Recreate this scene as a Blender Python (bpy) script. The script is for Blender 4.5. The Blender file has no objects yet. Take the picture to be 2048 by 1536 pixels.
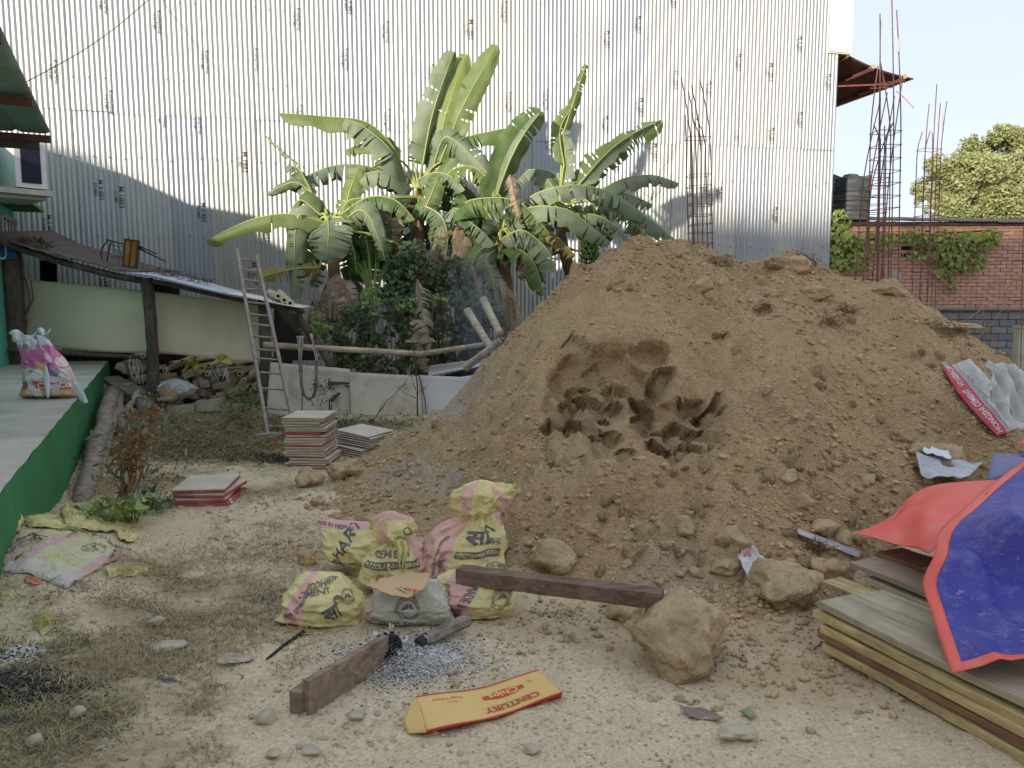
import bpy, bmesh, math, random
import numpy as np
from mathutils import Vector, Matrix, Euler, noise as mnoise
R = math.radians
scene = bpy.context.scene
COL = scene.collection
random.seed(7)

# ------------------------------------------------------------ camera
CH, FPX, PITCH = 1.6, 1550.0, R(6.5)
cam_d = bpy.data.cameras.new('camera')
cam = bpy.data.objects.new('camera', cam_d); COL.objects.link(cam)
cam_d.sensor_width = 36.0; cam_d.lens = 36.0*FPX/2048.0
cam_d.clip_end = 3000; cam_d.clip_start = 0.05
cam.location = (0, 0, CH); cam.rotation_euler = (R(90)-PITCH, 0, 0)
scene.camera = cam

# ------------------------------------------------------------ light
SUN_EL, SUN_AZ = 10.5, -150.0          # azimuth of the place the sun stands at, clockwise from +Y
w = bpy.data.worlds.new('World'); scene.world = w; w.use_nodes = True
nt = w.node_tree; nt.nodes.clear()
sky = nt.nodes.new('ShaderNodeTexSky'); sky.sky_type = 'NISHITA'; sky.sun_disc = False
sky.sun_elevation = R(SUN_EL); sky.sun_rotation = R(SUN_AZ)
sky.air_density = 1.0; sky.dust_density = 0.6; sky.ozone_density = 1.2; sky.altitude = 100
bg = nt.nodes.new('ShaderNodeBackground'); bg.inputs[1].default_value = 0.13
wo = nt.nodes.new('ShaderNodeOutputWorld')
hs = nt.nodes.new('ShaderNodeHueSaturation'); hs.inputs['Saturation'].default_value = .5
wt = nt.nodes.new('ShaderNodeMix'); wt.data_type = 'RGBA'; wt.blend_type = 'MULTIPLY'; wt.inputs[0].default_value = 1; wt.inputs[7].default_value = (1.03, .985, .96, 1)
nt.links.new(sky.outputs[0], hs.inputs['Color']); nt.links.new(hs.outputs[0], wt.inputs[6]); 
hz = nt.nodes.new('ShaderNodeMix'); hz.data_type = 'RGBA'; hz.inputs[0].default_value = .9; hz.inputs[7].default_value = (1.70, 1.93, 2.32, 1)   # thick winter haze evens out the sky
nt.links.new(wt.outputs[2], hz.inputs[6]); nt.links.new(hz.outputs[2], bg.inputs[0]); nt.links.new(bg.outputs[0], wo.inputs[0])
sl = bpy.data.lights.new('sun', 'SUN'); sl.energy = 2.0; sl.angle = R(1.6); sl.color = (1.0, 0.90, 0.74)
sun = bpy.data.objects.new('sun', sl); COL.objects.link(sun)
a, e = R(SUN_AZ), R(SUN_EL)
sdir = Vector((math.sin(a)*math.cos(e), math.cos(a)*math.cos(e), math.sin(e)))
sun.rotation_euler = sdir.to_track_quat('Z', 'Y').to_euler(); sun.location = (-8, -12, 14)
scene.view_settings.view_transform = 'Standard'; scene.view_settings.look = 'None'
scene.view_settings.exposure = 1.72; scene.view_settings.gamma = 1.0
scene.view_settings.use_curve_mapping = False
scene.render.engine = 'CYCLES'
scene.cycles.max_bounces = 6; scene.cycles.diffuse_bounces = 3; scene.cycles.transparent_max_bounces = 8

# ------------------------------------------------------------ projection helpers (photo pixels, 2048 wide)
FWD = Vector((0, math.cos(PITCH), -math.sin(PITCH))); UPV = Vector((0, math.sin(PITCH), math.cos(PITCH)))
CAM = Vector((0, 0, CH))
def ray(px, py):
    return FWD + Vector((1, 0, 0))*((px-1024)/FPX) - UPV*((py-768)/FPX)
def P(px, py, Y):
    d = ray(px, py); return CAM + d*(Y/d.y)
def G(px, py, z=0.0):
    d = ray(px, py); return CAM + d*((z-CH)/d.z)
WA, WB = 15.0, 0.25                     # tin wall plane: Y = WA + WB*X
def W(px, py, off=0.0):
    d = ray(px, py); t = (WA-off)/(d.y-WB*d.x); return CAM + d*t
def proj(X, Y, Z):
    zc = Y*math.cos(PITCH) + (CH-Z)*math.sin(PITCH)
    yc = Y*math.sin(PITCH) + (Z-CH)*math.cos(PITCH)
    return 1024+FPX*X/zc, 768-FPX*yc/zc

# ------------------------------------------------------------ object helpers
def tag(o, label=None, cat=None, group=None, kind=None):
    if label: o['label'] = label
    if cat: o['category'] = cat
    if group: o['group'] = group
    if kind: o['kind'] = kind
    return o
def empty(name, loc=(0, 0, 0), rot=(0, 0, 0)):
    o = bpy.data.objects.new(name, None); COL.objects.link(o)
    o.location = loc; o.rotation_euler = rot; o.empty_display_size = .1
    return o
def link_mesh(name, me, mats=None, parent=None):
    o = bpy.data.objects.new(name, me); COL.objects.link(o)
    if mats is not None:
        for m in (mats if isinstance(mats, (list, tuple)) else [mats]): me.materials.append(m)
    if parent is not None:
        o.parent = parent
        if parent.rotation_euler[:] != (0, 0, 0) or parent.location[:] != (0, 0, 0):
            pass
    return o
def mesh(name, V, F, mats=None, parent=None, smooth=False, uv=None, mi=None):
    me = bpy.data.meshes.new(name)
    if isinstance(F, np.ndarray):
        V = np.asarray(V, dtype=np.float32); n = F.shape[1]; F = F.astype(np.int32)
        me.vertices.add(len(V)); me.vertices.foreach_set('co', V.ravel())
        me.loops.add(F.size); me.loops.foreach_set('vertex_index', F.ravel())
        me.polygons.add(len(F)); me.polygons.foreach_set('loop_start', np.arange(0, F.size, n, dtype=np.int32))
        me.polygons.foreach_set('loop_total', np.full(len(F), n, dtype=np.int32))
        me.update(calc_edges=True)
    else:
        me.from_pydata([tuple(v) for v in V], [], F); me.update()
    if smooth: me.polygons.foreach_set('use_smooth', np.ones(len(me.polygons), dtype=bool))
    if uv is not None:
        ul = me.uv_layers.new(name='UVMap')
        li = np.empty(len(me.loops), dtype=np.int32); me.loops.foreach_get('vertex_index', li)
        ul.data.foreach_set('uv', np.asarray(uv, dtype=np.float32)[li].ravel())
    if mi is not None: me.polygons.foreach_set('material_index', np.asarray(mi, dtype=np.int32))
    return link_mesh(name, me, mats, parent)
def clone(o, parent=None, **kw):
    c = o.copy(); COL.objects.link(c); c.parent = parent
    for k, v in kw.items(): setattr(c, k, v)
    return c

class MB:
    """collects shapes into one mesh"""
    def __init__(s): s.V = []; s.F = []; s.M = []
    def add(s, V, F, m=0):
        b = len(s.V); s.V += [tuple(v) for v in V]; s.F += [tuple(i+b for i in f) for f in F]; s.M += [m]*len(F); return s
    def box(s, c, size, rot=None, m=0, jit=0.0):
        hx, hy, hz = size[0]/2, size[1]/2, size[2]/2
        vs = [Vector((x*hx, y*hy, z*hz)) for x in (-1, 1) for y in (-1, 1) for z in (-1, 1)]
        if jit: vs = [v+Vector([random.uniform(-jit, jit) for _ in range(3)]) for v in vs]
        if rot is not None: vs = [rot @ v for v in vs]
        vs = [v+Vector(c) for v in vs]
        return s.add(vs, [(0, 1, 3, 2), (4, 6, 7, 5), (0, 4, 5, 1), (2, 3, 7, 6), (0, 2, 6, 4), (1, 5, 7, 3)], m)
    def beam(s, p, q, wd, ht, up=Vector((0, 0, 1)), m=0):
        p, q = Vector(p), Vector(q); d = (q-p); L = d.length; d.normalize()
        sd = d.cross(up)
        if sd.length < 1e-4: sd = d.cross(Vector((0, 1, 0)))
        sd.normalize(); u = sd.cross(d)
        rot = Matrix((d, sd, u)).transposed()
        return s.box((p+q)/2, (L, wd, ht), rot, m)
    def tube(s, pts, rad, n=8, m=0, cap=True, wob=0.0, seed=0):
        pts = [Vector(p) for p in pts]; k = len(pts)
        rads = rad if isinstance(rad, (list, tuple)) else [rad]*k
        rr = random.Random(seed); V = []; nrm = None
        for i, p in enumerate(pts):
            t = (pts[min(i+1, k-1)]-pts[max(i-1, 0)]).normalized()
            if nrm is None:
                nrm = t.orthogonal().normalized()
            else:
                nrm = (nrm - t*nrm.dot(t)); nrm = nrm.normalized() if nrm.length > 1e-6 else t.orthogonal().normalized()
            b = t.cross(nrm)
            for j in range(n):
                an = 2*math.pi*j/n; r = rads[i]*(1+(rr.uniform(-wob, wob) if wob else 0))
                V.append(p+nrm*(math.cos(an)*r)+b*(math.sin(an)*r))
        F = [(i*n+j, i*n+(j+1) % n, (i+1)*n+(j+1) % n, (i+1)*n+j) for i in range(k-1) for j in range(n)]
        if cap: F += [tuple(range(n-1, -1, -1)), tuple((k-1)*n+j for j in range(n))]
        return s.add(V, F, m)
    def build(s, name, mats, parent=None, smooth=False):
        return mesh(name, s.V, s.F, mats, parent, smooth, mi=s.M)

def sheet(name, f, nu, nv, mats, parent=None, smooth=True, thick=0.0, mi=None):
    """surface f(u,v), u,v in 0..1 with uv map"""
    us = np.linspace(0, 1, nu); vs = np.linspace(0, 1, nv)
    V = []; UV = []
    for v in vs:
        for u in us:
            V.append(tuple(f(u, v))); UV.append((u, v))
    F = []; M = []
    for j in range(nv-1):
        for i in range(nu-1):
            F.append((j*nu+i, j*nu+i+1, (j+1)*nu+i+1, (j+1)*nu+i)); M.append(mi(us[i], vs[j]) if mi else 0)
    o = mesh(name, V, F, mats, parent, smooth, uv=np.array(UV), mi=M)
    if thick:
        md = o.modifiers.new('thick', 'SOLIDIFY'); md.thickness = thick; md.offset = 0
    return o

# ------------------------------------------------------------ numpy noise
_rs = np.random.RandomState(11)
_LAT = _rs.rand(256, 256)
def vnoise(x, y, seed=0):
    x = x+seed*17.31; y = y+seed*9.77
    xi = np.floor(x).astype(int); yi = np.floor(y).astype(int); fx = x-xi; fy = y-yi
    fx = fx*fx*fx*(fx*(fx*6-15)+10); fy = fy*fy*fy*(fy*(fy*6-15)+10)
    a = _LAT[xi & 255, yi & 255]; b = _LAT[(xi+1) & 255, yi & 255]; c = _LAT[xi & 255, (yi+1) & 255]; d = _LAT[(xi+1) & 255, (yi+1) & 255]
    return (a*(1-fx)+b*fx)*(1-fy)+(c*(1-fx)+d*fx)*fy
def fbm(x, y, oct=4, seed=0, gain=.5):
    s = 0; a = 1; t = 0
    for o in range(oct):
        s = s+a*vnoise(x*2**o, y*2**o, seed+o*3); t += a; a *= gain
    return s/t*2-1
_WX = _rs.rand(256, 256); _WY = _rs.rand(256, 256); _WH = _rs.rand(256, 256)
def worley(x, y, seed=0):
    x = x+seed*13.7; y = y+seed*7.1
    xi = np.floor(x).astype(int); yi = np.floor(y).astype(int)
    f1 = np.full(x.shape, 9.0); f2 = np.full(x.shape, 9.0); h = np.zeros(x.shape)
    for dx in (-1, 0, 1):
        for dy in (-1, 0, 1):
            a = (xi+dx) & 255; b = (yi+dy) & 255
            d = np.hypot(xi+dx+_WX[a, b]-x, yi+dy+_WY[a, b]-y)
            m = d < f1; f2 = np.where(m, f1, np.minimum(f2, d)); h = np.where(m, _WH[a, b], h); f1 = np.where(m, d, f1)
    return f1, f2, h
def grid_mesh(name, X, Y, Z, mats, parent=None, smooth=True):
    ny, nx = X.shape; V = np.stack([X, Y, Z], -1).reshape(-1, 3)
    i = np.arange(nx-1); j = np.arange(ny-1); I, J = np.meshgrid(i, j); b = J*nx+I
    F = np.stack([b, b+1, b+nx+1, b+nx], -1).reshape(-1, 4)
    return mesh(name, V, F, mats, parent, smooth)

# ------------------------------------------------------------ materials
def nodes(name):
    m = bpy.data.materials.new(name); m.use_nodes = True; t = m.node_tree; t.nodes.clear()
    o = t.nodes.new('ShaderNodeOutputMaterial'); b = t.nodes.new('ShaderNodeBsdfPrincipled'); t.links.new(b.outputs[0], o.inputs[0])
    return m, t, b
class N:
    """tiny node-graph builder"""
    def __init__(s, t): s.t = t
    def new(s, typ, **kw):
        n = s.t.nodes.new(typ)
        for k, v in kw.items(): setattr(n, k, v)
        return n
    def coord(s, kind='Object'):
        return s.new('ShaderNodeTexCoord').outputs[kind]
    def pos(s): return s.new('ShaderNodeNewGeometry').outputs['Position']
    def scale(s, vec, sc):
        n = s.new('ShaderNodeMapping'); s.t.links.new(vec, n.inputs[0]); n.inputs['Scale'].default_value = sc; return n.outputs[0]
    def noise(s, vec, sc, det=4, rough=.55, dist=0, out='Fac'):
        n = s.new('ShaderNodeTexNoise'); s.t.links.new(vec, n.inputs['Vector']); n.inputs['Scale'].default_value = sc
        n.inputs['Detail'].default_value = det; n.inputs['Roughness'].default_value = rough; n.inputs['Distortion'].default_value = dist
        return n.outputs[out]
    def voro(s, vec, sc, feature='F1', out='Distance'):
        n = s.new('ShaderNodeTexVoronoi', feature=feature); s.t.links.new(vec, n.inputs['Vector']); n.inputs['Scale'].default_value = sc
        return n.outputs[out]
    def ramp(s, fac, stops, interp='LINEAR'):
        n = s.new('ShaderNodeValToRGB'); n.color_ramp.interpolation = interp; s.t.links.new(fac, n.inputs[0])
        el = n.color_ramp.elements
        while len(el) > 1: el.remove(el[-1])
        el[0].position = stops[0][0]; c = stops[0][1]; el[0].color = (c, c, c, 1) if not hasattr(c, '__len__') else (*c, 1)
        for p, c in stops[1:]:
            e_ = el.new(p); e_.color = (c, c, c, 1) if not hasattr(c, '__len__') else (*c, 1)
        return n.outputs[0]
    def mix(s, fac, a, b, mode='MIX'):
        n = s.new('ShaderNodeMix', data_type='RGBA', blend_type=mode)
        for v, i in ((fac, 0), (a, 6), (b, 7)):
            if isinstance(v, (int, float)): n.inputs[i].default_value = v if i == 0 else (v, v, v, 1)
            elif isinstance(v, tuple): n.inputs[i].default_value = (*v, 1)
            else: s.t.links.new(v, n.inputs[i])
        return n.outputs[2]
    def math(s, op, a, b=0.0):
        n = s.new('ShaderNodeMath', operation=op)
        for v, i in ((a, 0), (b, 1)):
            if isinstance(v, (int, float)): n.inputs[i].default_value = v
            else: s.t.links.new(v, n.inputs[i])
        return n.outputs[0]
    def bump(s, h, strength=.5, dist=.01, normal=None):
        n = s.new('ShaderNodeBump'); s.t.links.new(h, n.inputs['Height']); n.inputs['Strength'].default_value = strength
        n.inputs['Distance'].default_value = dist
        if normal is not None: s.t.links.new(normal, n.inputs['Normal'])
        return n.outputs[0]
    def set(s, b, name, v):
        if isinstance(v, (int, float)): b.inputs[name].default_value = v
        elif isinstance(v, tuple): b.inputs[name].default_value = (*v, 1) if len(v) == 3 else v
        else: s.t.links.new(v, b.inputs[name])
def simple(name, col, rough=.8, metal=0.0, var=.25, nscale=6, bump=.3, bscale=60, bdist=.004, dirt=None, dirt_amt=.5, kind='Object', spec=.3, orand=0.0):
    m, t, b = nodes(name); g = N(t); v = g.coord(kind)
    n1 = g.noise(v, nscale, 5); f = g.ramp(n1, [(.3, 0.0), (.7, 1.0)])
    c = g.mix(f, tuple(x*(1-var) for x in col), tuple(min(1, x*(1+var)) for x in col))
    if orand:
        oi = g.new('ShaderNodeObjectInfo').outputs['Random']
        c = g.mix(1.0, c, g.ramp(oi, [(0, 1-orand), (1, 1+orand)]), 'MULTIPLY')
    if dirt:
        d = g.ramp(g.noise(v, nscale*2.3, 6, .65), [(.5, 0.0), (.68, 1.0)])
        c = g.mix(g.math('MULTIPLY', d, dirt_amt), c, dirt)
    g.set(b, 'Base Color', c); g.set(b, 'Roughness', rough); g.set(b, 'Metallic', metal); g.set(b, 'Specular IOR Level', spec)
    if bump: g.set(b, 'Normal', g.bump(g.noise(v, bscale, 5, .6), bump, bdist))
    return m
def wood(name, c1, c2, rough=.8, axis=0, dirt=(.25, .2, .14), sc=1.0, dirt_amt=.5, orand=.15):
    m, t, b = nodes(name); g = N(t); v = g.coord('Object')
    s_ = [14*sc, 14*sc, 14*sc]; s_[axis] = 1.2*sc
    vv = g.scale(v, tuple(s_)); gr = g.noise(vv, 3, 6, .6, .6)
    c = g.mix(g.ramp(gr, [(.36, 0.0), (.62, 1.0)]), c1, tuple(x*.8 for x in c2))
    c = g.mix(g.ramp(g.noise(g.scale(vv, (.35, .35, .35)), 2.5, 5, .7), [(.52, 0.0), (.66, .45)]), c, tuple(x*.35 for x in c2))
    oi = g.new('ShaderNodeObjectInfo').outputs['Random']
    c = g.mix(1.0, c, g.ramp(oi, [(0, 1-orand), (1, 1+orand)]), 'MULTIPLY')
    d = g.ramp(g.noise(v, 4*sc, 5, .65), [(.48, 0.0), (.66, 1.0)])
    c = g.mix(g.math('MULTIPLY', d, dirt_amt), c, dirt)
    g.set(b, 'Base Color', c); g.set(b, 'Roughness', rough); g.set(b, 'Specular IOR Level', .25)
    g.set(b, 'Normal', g.bump(gr, .8, .006))
    return m

# ------------------------------------------------------------ rocks
def ico(level):
    bm = bmesh.new(); bmesh.ops.create_icosphere(bm, subdivisions=level, radius=1.0)
    V = np.array([v.co[:] for v in bm.verts]); F = np.array([[v.index for v in f.verts] for f in bm.faces]); bm.free(); return V, F
ICO = {k: ico(k) for k in (1, 2, 3, 4, 5)}
def rock_verts(level, seed, rough=.35, ang=.5, freq=1.3):
    V, F = ICO[level]; V = V.copy(); rr = random.Random(seed); off = Vector((seed*3.1 % 50, seed*7.7 % 50, seed*1.3 % 50))
    # facet cuts
    for _ in range(int(6+14*ang)):
        n = Vector((rr.gauss(0, 1), rr.gauss(0, 1), rr.gauss(0, 1))).normalized(); d = rr.uniform(.5, .9)
        dt = V @ np.array(n[:]); m = dt > d
        V[m] -= np.outer(dt[m]-d, n[:])*.85
    for i in range(len(V)):
        p = Vector(V[i]); k = mnoise.noise(p*freq+off)*rough + mnoise.noise(p*freq*2.7+off)*rough*.35
        if level > 2: k += mnoise.noise(p*freq*6+off)*rough*.16 + (mnoise.noise(p*freq*14+off)*rough*.08 if level > 3 else 0)
        V[i] *= 1+k
    return V, F
PROTO1 = [rock_verts(1, s, .45, .3) for s in range(16)]
PROTO2 = [rock_verts(2, s+40, .4, .6) for s in range(14)]
def rand_rots(n, rs):
    q = rs.normal(size=(n, 4)); q /= np.linalg.norm(q, axis=1)[:, None]; w_, x, y, z = q.T
    return np.stack([np.stack([1-2*(y*y+z*z), 2*(x*y-z*w_), 2*(x*z+y*w_)], -1), np.stack([2*(x*y+z*w_), 1-2*(x*x+z*z), 2*(y*z-x*w_)], -1), np.stack([2*(x*z-y*w_), 2*(y*z+x*w_), 1-2*(x*x+y*y)], -1)], 1)
def scatter(name, pts, sizes, protos, mats, parent=None, seed=0, flat=.75, smooth=False):
    rs = np.random.RandomState(seed); pts = np.asarray(pts); sizes = np.asarray(sizes); n = len(pts)
    which = rs.randint(0, len(protos), n); Rm = rand_rots(n, rs); allV = []; allF = []; base = 0
    for k, (PV, PF) in enumerate(protos):
        idx = np.where(which == k)[0]
        if not len(idx): continue
        sc = rs.uniform(.7, 1.25, (len(idx), 1, 3))
        v = PV[None]*sc; v = np.einsum('nij,nvj->nvi', Rm[idx], v); v = v*sizes[idx][:, None, None]; v[..., 2] *= flat
        v = v+pts[idx][:, None, :]
        allV.append(v.reshape(-1, 3)); f = PF[None]+(np.arange(len(idx))*len(PV))[:, None, None]+base
        allF.append(f.reshape(-1, 3)); base += len(idx)*len(PV)
    return mesh(name, np.concatenate(allV), np.concatenate(allF), mats, parent, smooth)

# ------------------------------------------------------------ flat print from text
_fonts = {}
def text_geo(txt, size=1.0, bold=0.0, shear=0.0):
    """triangles of a text, origin at centre, height about size"""
    cu = bpy.data.curves.new('t', 'FONT'); cu.body = txt; cu.size = size; cu.align_x = 'CENTER'; cu.align_y = 'CENTER'; cu.offset = bold*size
    cu.resolution_u = 2; cu.shear = shear
    o = bpy.data.objects.new('t', cu); COL.objects.link(o)
    dg = bpy.context.evaluated_depsgraph_get(); dg.update(); me = bpy.data.meshes.new_from_object(o.evaluated_get(dg))
    bm = bmesh.new(); bm.from_mesh(me); bmesh.ops.triangulate(bm, faces=bm.faces[:])
    V = np.array([v.co[:2] for v in bm.verts]) if len(bm.verts) else np.zeros((0, 2)); F = [[v.index for v in f.verts] for f in bm.faces]
    bm.free(); bpy.data.objects.remove(o); bpy.data.curves.remove(cu); bpy.data.meshes.remove(me)
    return V, F
def subdiv_tris(V, F, maxlen):
    V = [tuple(v) for v in V]; out = list(map(tuple, F))
    for _ in range(4):
        new = []; cache = {}; ch = False
        def mid(a, b):
            k = (min(a, b), max(a, b))
            if k not in cache:
                cache[k] = len(V); V.append(((V[a][0]+V[b][0])/2, (V[a][1]+V[b][1])/2))
            return cache[k]
        for (a, b, c) in out:
            L = max(math.dist(V[a], V[b]), math.dist(V[b], V[c]), math.dist(V[a], V[c]))
            if L > maxlen:
                ab, bc, ca = mid(a, b), mid(b, c), mid(c, a); new += [(a, ab, ca), (ab, b, bc), (ca, bc, c), (ab, bc, ca)]; ch = True
            else: new.append((a, b, c))
        out = new
        if not ch: break
    return V, out
# ============================================================ materials of the earth
def earth_mat(name, pale, dark, damp, ash=True, grassy=False, mscale=1.0):
    m, t, b = nodes(name); g = N(t); p = g.pos()
    big = g.ramp(g.noise(p, .8*mscale, 5, .6), [(.35, 0.0), (.65, 1.0)])
    mid = g.ramp(g.noise(p, 5*mscale, 6, .65), [(.35, 0.0), (.68, 1.0)])
    c = g.mix(big, pale, dark); c = g.mix(g.math('MULTIPLY', mid, .55), c, damp)
    c = g.mix(g.math('MULTIPLY', g.ramp(g.noise(p, 1.9*mscale, 7, .72), [(.5, 0.0), (.66, 1.0)]), .5), c, tuple(min(1, x*1.12) for x in pale))
    fine = g.noise(p, 60*mscale, 5, .7); c = g.mix(.45, c, g.ramp(fine, [(.3, tuple(x*.45 for x in dark)), (.7, tuple(min(1, x*1.35) for x in pale))]))
    sp = g.voro(p, 95*mscale, 'F1', 'Color'); spn = g.new('ShaderNodeSeparateColor'); t.links.new(sp, spn.inputs[0])
    spk = g.ramp(spn.outputs[0], [(.86, 0.0), (.9, 1.0)], 'CONSTANT'); c = g.mix(g.math('MULTIPLY', spk, .15), c, tuple(min(1, x*1.5) for x in pale))
    g.set(b, 'Base Color', c); g.set(b, 'Roughness', .95); g.set(b, 'Specular IOR Level', .15)
    h = g.math('ADD', g.math('MULTIPLY', g.noise(p, 25*mscale, 6, .7), 1.0), g.math('MULTIPLY', g.voro(p, 60*mscale), -.35))
    g.set(b, 'Normal', g.bump(h, .7, .014))
    return m, t, b, g, c
M = {}
# ---- ground: pale dusty yard with straw, green and charred patches
m, t, b, g, c = earth_mat('yard_dust', (.66, .54, .365), (.54, .43, .275), (.40, .295, .18))
at = g.new('ShaderNodeAttribute', attribute_name='grassy').outputs['Fac']
gn = g.noise(g.pos(), 14, 6, .7)
gf = g.ramp(g.math('ADD', g.math('MULTIPLY', at, .75), g.math('MULTIPLY', gn, .55)), [(.62, 0.0), (.86, 1.0)])
c2 = g.mix(g.math('MULTIPLY', gf, .85), c, g.mix(g.ramp(g.noise(g.pos(), 30, 6, .75), [(.35, 0.0), (.65, 1.0)]), (.42, .32, .18), (.23, .185, .105)))
ab = g.new('ShaderNodeAttribute', attribute_name='burnt').outputs['Fac']
bf = g.ramp(g.math('ADD', ab, g.math('MULTIPLY', g.math('SUBTRACT', g.noise(g.pos(), 22, 6, .75), .5), 1.1)), [(.45, 0.0), (.72, 1.0)])
c3 = g.mix(bf, c2, g.mix(g.noise(g.pos(), 60, 4), (.02, .02, .025), (.16, .155, .16)))
asl = g.new('ShaderNodeAttribute', attribute_name='soily').outputs['Fac']
sf = g.ramp(g.math('ADD', asl, g.math('MULTIPLY', g.math('SUBTRACT', g.noise(g.pos(), 6, 6, .7), .5), .9)), [(.35, 0.0), (.75, .9)])
c4 = g.mix(sf, c3, g.mix(g.noise(g.pos(), 8, 5), (.50, .385, .235), (.36, .26, .15)))
g.set(b, 'Base Color', c4)
M['yard'] = m
m, t, b, g, c = earth_mat('mound_soil', (.61, .43, .235), (.48, .325, .17), (.29, .18, .09))
ap = g.new('ShaderNodeAttribute', attribute_name='pale').outputs['Fac']
c2 = g.mix(g.math('MULTIPLY', ap, .7), c, (.48, .42, .34))
ad = g.new('ShaderNodeAttribute', attribute_name='pit_shade').outputs['Fac']
c2 = g.mix(g.math('MULTIPLY', ad, .7), c2, g.mix(g.noise(g.pos(), 12, 5), (.30, .20, .11), (.40, .28, .16)))  # shade of the dug pits put into the soil colour
g.set(b, 'Base Color', c2)
dk = g.ramp(g.noise(g.pos(), 2.2, 7, .7, .6), [(.50, 0.0), (.64, 1.0)]); c2 = g.mix(g.math('MULTIPLY', dk, .35), c2, (.32, .21, .115))
g.set(b, 'Base Color', c2)
sv = g.math('ADD', g.math('MULTIPLY', g.noise(g.pos(), 18, 7, .72, .4), 1.3), g.math('ADD', g.math('MULTIPLY', g.voro(g.pos(), 30), -.55), g.math('MULTIPLY', g.voro(g.pos(), 75), -.3)))
g.set(b, 'Normal', g.bump(sv, .9, .036))
M['soil'] = m
M['clod'] = simple('clod_soil', (.49, .35, .20), .95, var=.28, nscale=5, bump=.9, bscale=45, bdist=.012, dirt=(.17, .11, .06), dirt_amt=.55, kind='Object', spec=.1)
M['boulder'] = simple('hard_clay', (.49, .365, .215), .95, var=.3, nscale=7, bump=1.0, bscale=28, bdist=.03, dirt=(.21, .14, .07), dirt_amt=.6, spec=.1)
M['pebble'] = simple('river_pebble', (.44, .38, .28), .85, var=.3, nscale=3, bump=.6, bscale=40, spec=.3)
M['rubble'] = simple('rubble_grey', (.27, .24, .21), .95, var=.35, nscale=5, bump=.8, bscale=30, bdist=.01)

# ============================================================ ground sheet
def axis(fine0, fine1, step, far):
    a_ = list(np.arange(fine0, fine1+1e-6, step)); lo = []; d = step; x = fine0
    while x > -far: d *= 1.35; x -= d; lo.append(x)
    hi = []; d = step; x = fine1
    while x < far: d *= 1.35; x += d; hi.append(x)
    return np.array(lo[::-1]+a_+hi)
gx = axis(-7.2, 6.5, .028, 900); gy = axis(1.9, 12.2, .028, 900)
GX, GY = np.meshgrid(gx, gy)
def ground_h(X, Y):
    near = np.exp(-((np.maximum(0, np.abs(X)-8))/4)**2)*np.exp(-(np.maximum(0, Y-13)/3)**2)
    h = fbm(X*.7, Y*.7, 3, 1)*.04 + fbm(X*3, Y*3, 4, 5)*.022 + fbm(X*12, Y*12, 3, 8)*.009
    f1, f2, hh = worley(X*14, Y*14, 2)
    h += np.where(hh > .72, np.maximum(0, .36-f1)*.035, 0)
    # sand banked up against the near end of the platform
    dl = ((X-PLX)*PNX+(Y-PLY)*PNY); h = h+.26*np.exp(-(np.maximum(0, dl)/.55)**2)*np.exp(-((Y-4.25)/1.0)**2)*(X > -4)
    return h*near
HP = .60; _k = G(216, 722, HP); _n = G(0, 984, HP); _d = (_n-_k).xy.normalized(); PLX, PLY, PNX, PNY = _k.x, _k.y, -_d.y, _d.x
GZ = ground_h(GX, GY)
ground = grid_mesh('ground', GX, GY, GZ, M['yard']); tag(ground, kind='structure')
def blob(X, Y, c, rx, ry, rot=0.0):
    dx, dy = X-c[0], Y-c[1]; ca, sa = math.cos(rot), math.sin(rot); u = (dx*ca+dy*sa)/rx; v = (-dx*sa+dy*ca)/ry
    return np.exp(-(u*u+v*v))
def gpx(px, py): p = G(px, py); return (p.x, p.y)
# (px, py, half-width m, half-depth m, strength)
GRASS = [(90, 1420, .6, .4, 1), (250, 1330, .5, .35, .9), (330, 1240, .5, .3, 1), (420, 1180, .6, .3, .9), (560, 1200, .45, .3, .8), (300, 1150, .35, .2, .9), (480, 1110, .6, .25, .5),
         (340, 1400, .5, .3, .7), (200, 1500, .6, .3, .8), (400, 900, 1.6, .9, 1), (520, 980, .6, .35, .8), (600, 870, 1.3, .6, .9), (260, 970, .7, .5, 1), (450, 850, 1.5, 1.0, 1), (60, 1300, .4, .2, .5),
         (540, 1050, .5, .25, .55), (430, 1290, .4, .2, .5), (690, 850, 1.2, .6, .9), (500, 1250, .4, .2, .6)]
BURN = [(790, 1310, .42, .33, .55), (60, 1390, .30, .15, 1.0), (45, 1370, .2, .12, .8), (530, 1195, .12, .1, .8), (520, 915, .55, .3, 1.0), (1130, 1225, .35, .15, .55), (340, 1370, .1, .05, .8), (20, 1455, .1, .05, .9), (205, 1440, .07, .04, .9), (560, 1175, .1, .06, .6), (900, 1260, .35, .1, .4)]
def field(lst, X, Y):
    f = np.zeros(X.shape)
    for (px, py, rx, ry, s) in lst: f = np.maximum(f, s*blob(X, Y, gpx(px, py), rx, ry))
    return f
SOILY = [(1500, 1250, 1.5, .5, .8), (1000, 1150, 1.0, .3, .7), (1600, 1350, .7, .4, .8), (700, 1080, .8, .4, .6), (1200, 1220, 1.0, .3, .6), (1900, 1250, 1.0, .6, .8), (520, 1000, .6, .3, .4)]
for nm, lst in (('grassy', GRASS), ('burnt', BURN), ('soily', SOILY)):
    at = ground.data.attributes.new(nm, 'FLOAT', 'POINT'); at.data.foreach_set('value', field(lst, GX, GY).ravel().astype(np.float32))

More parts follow.
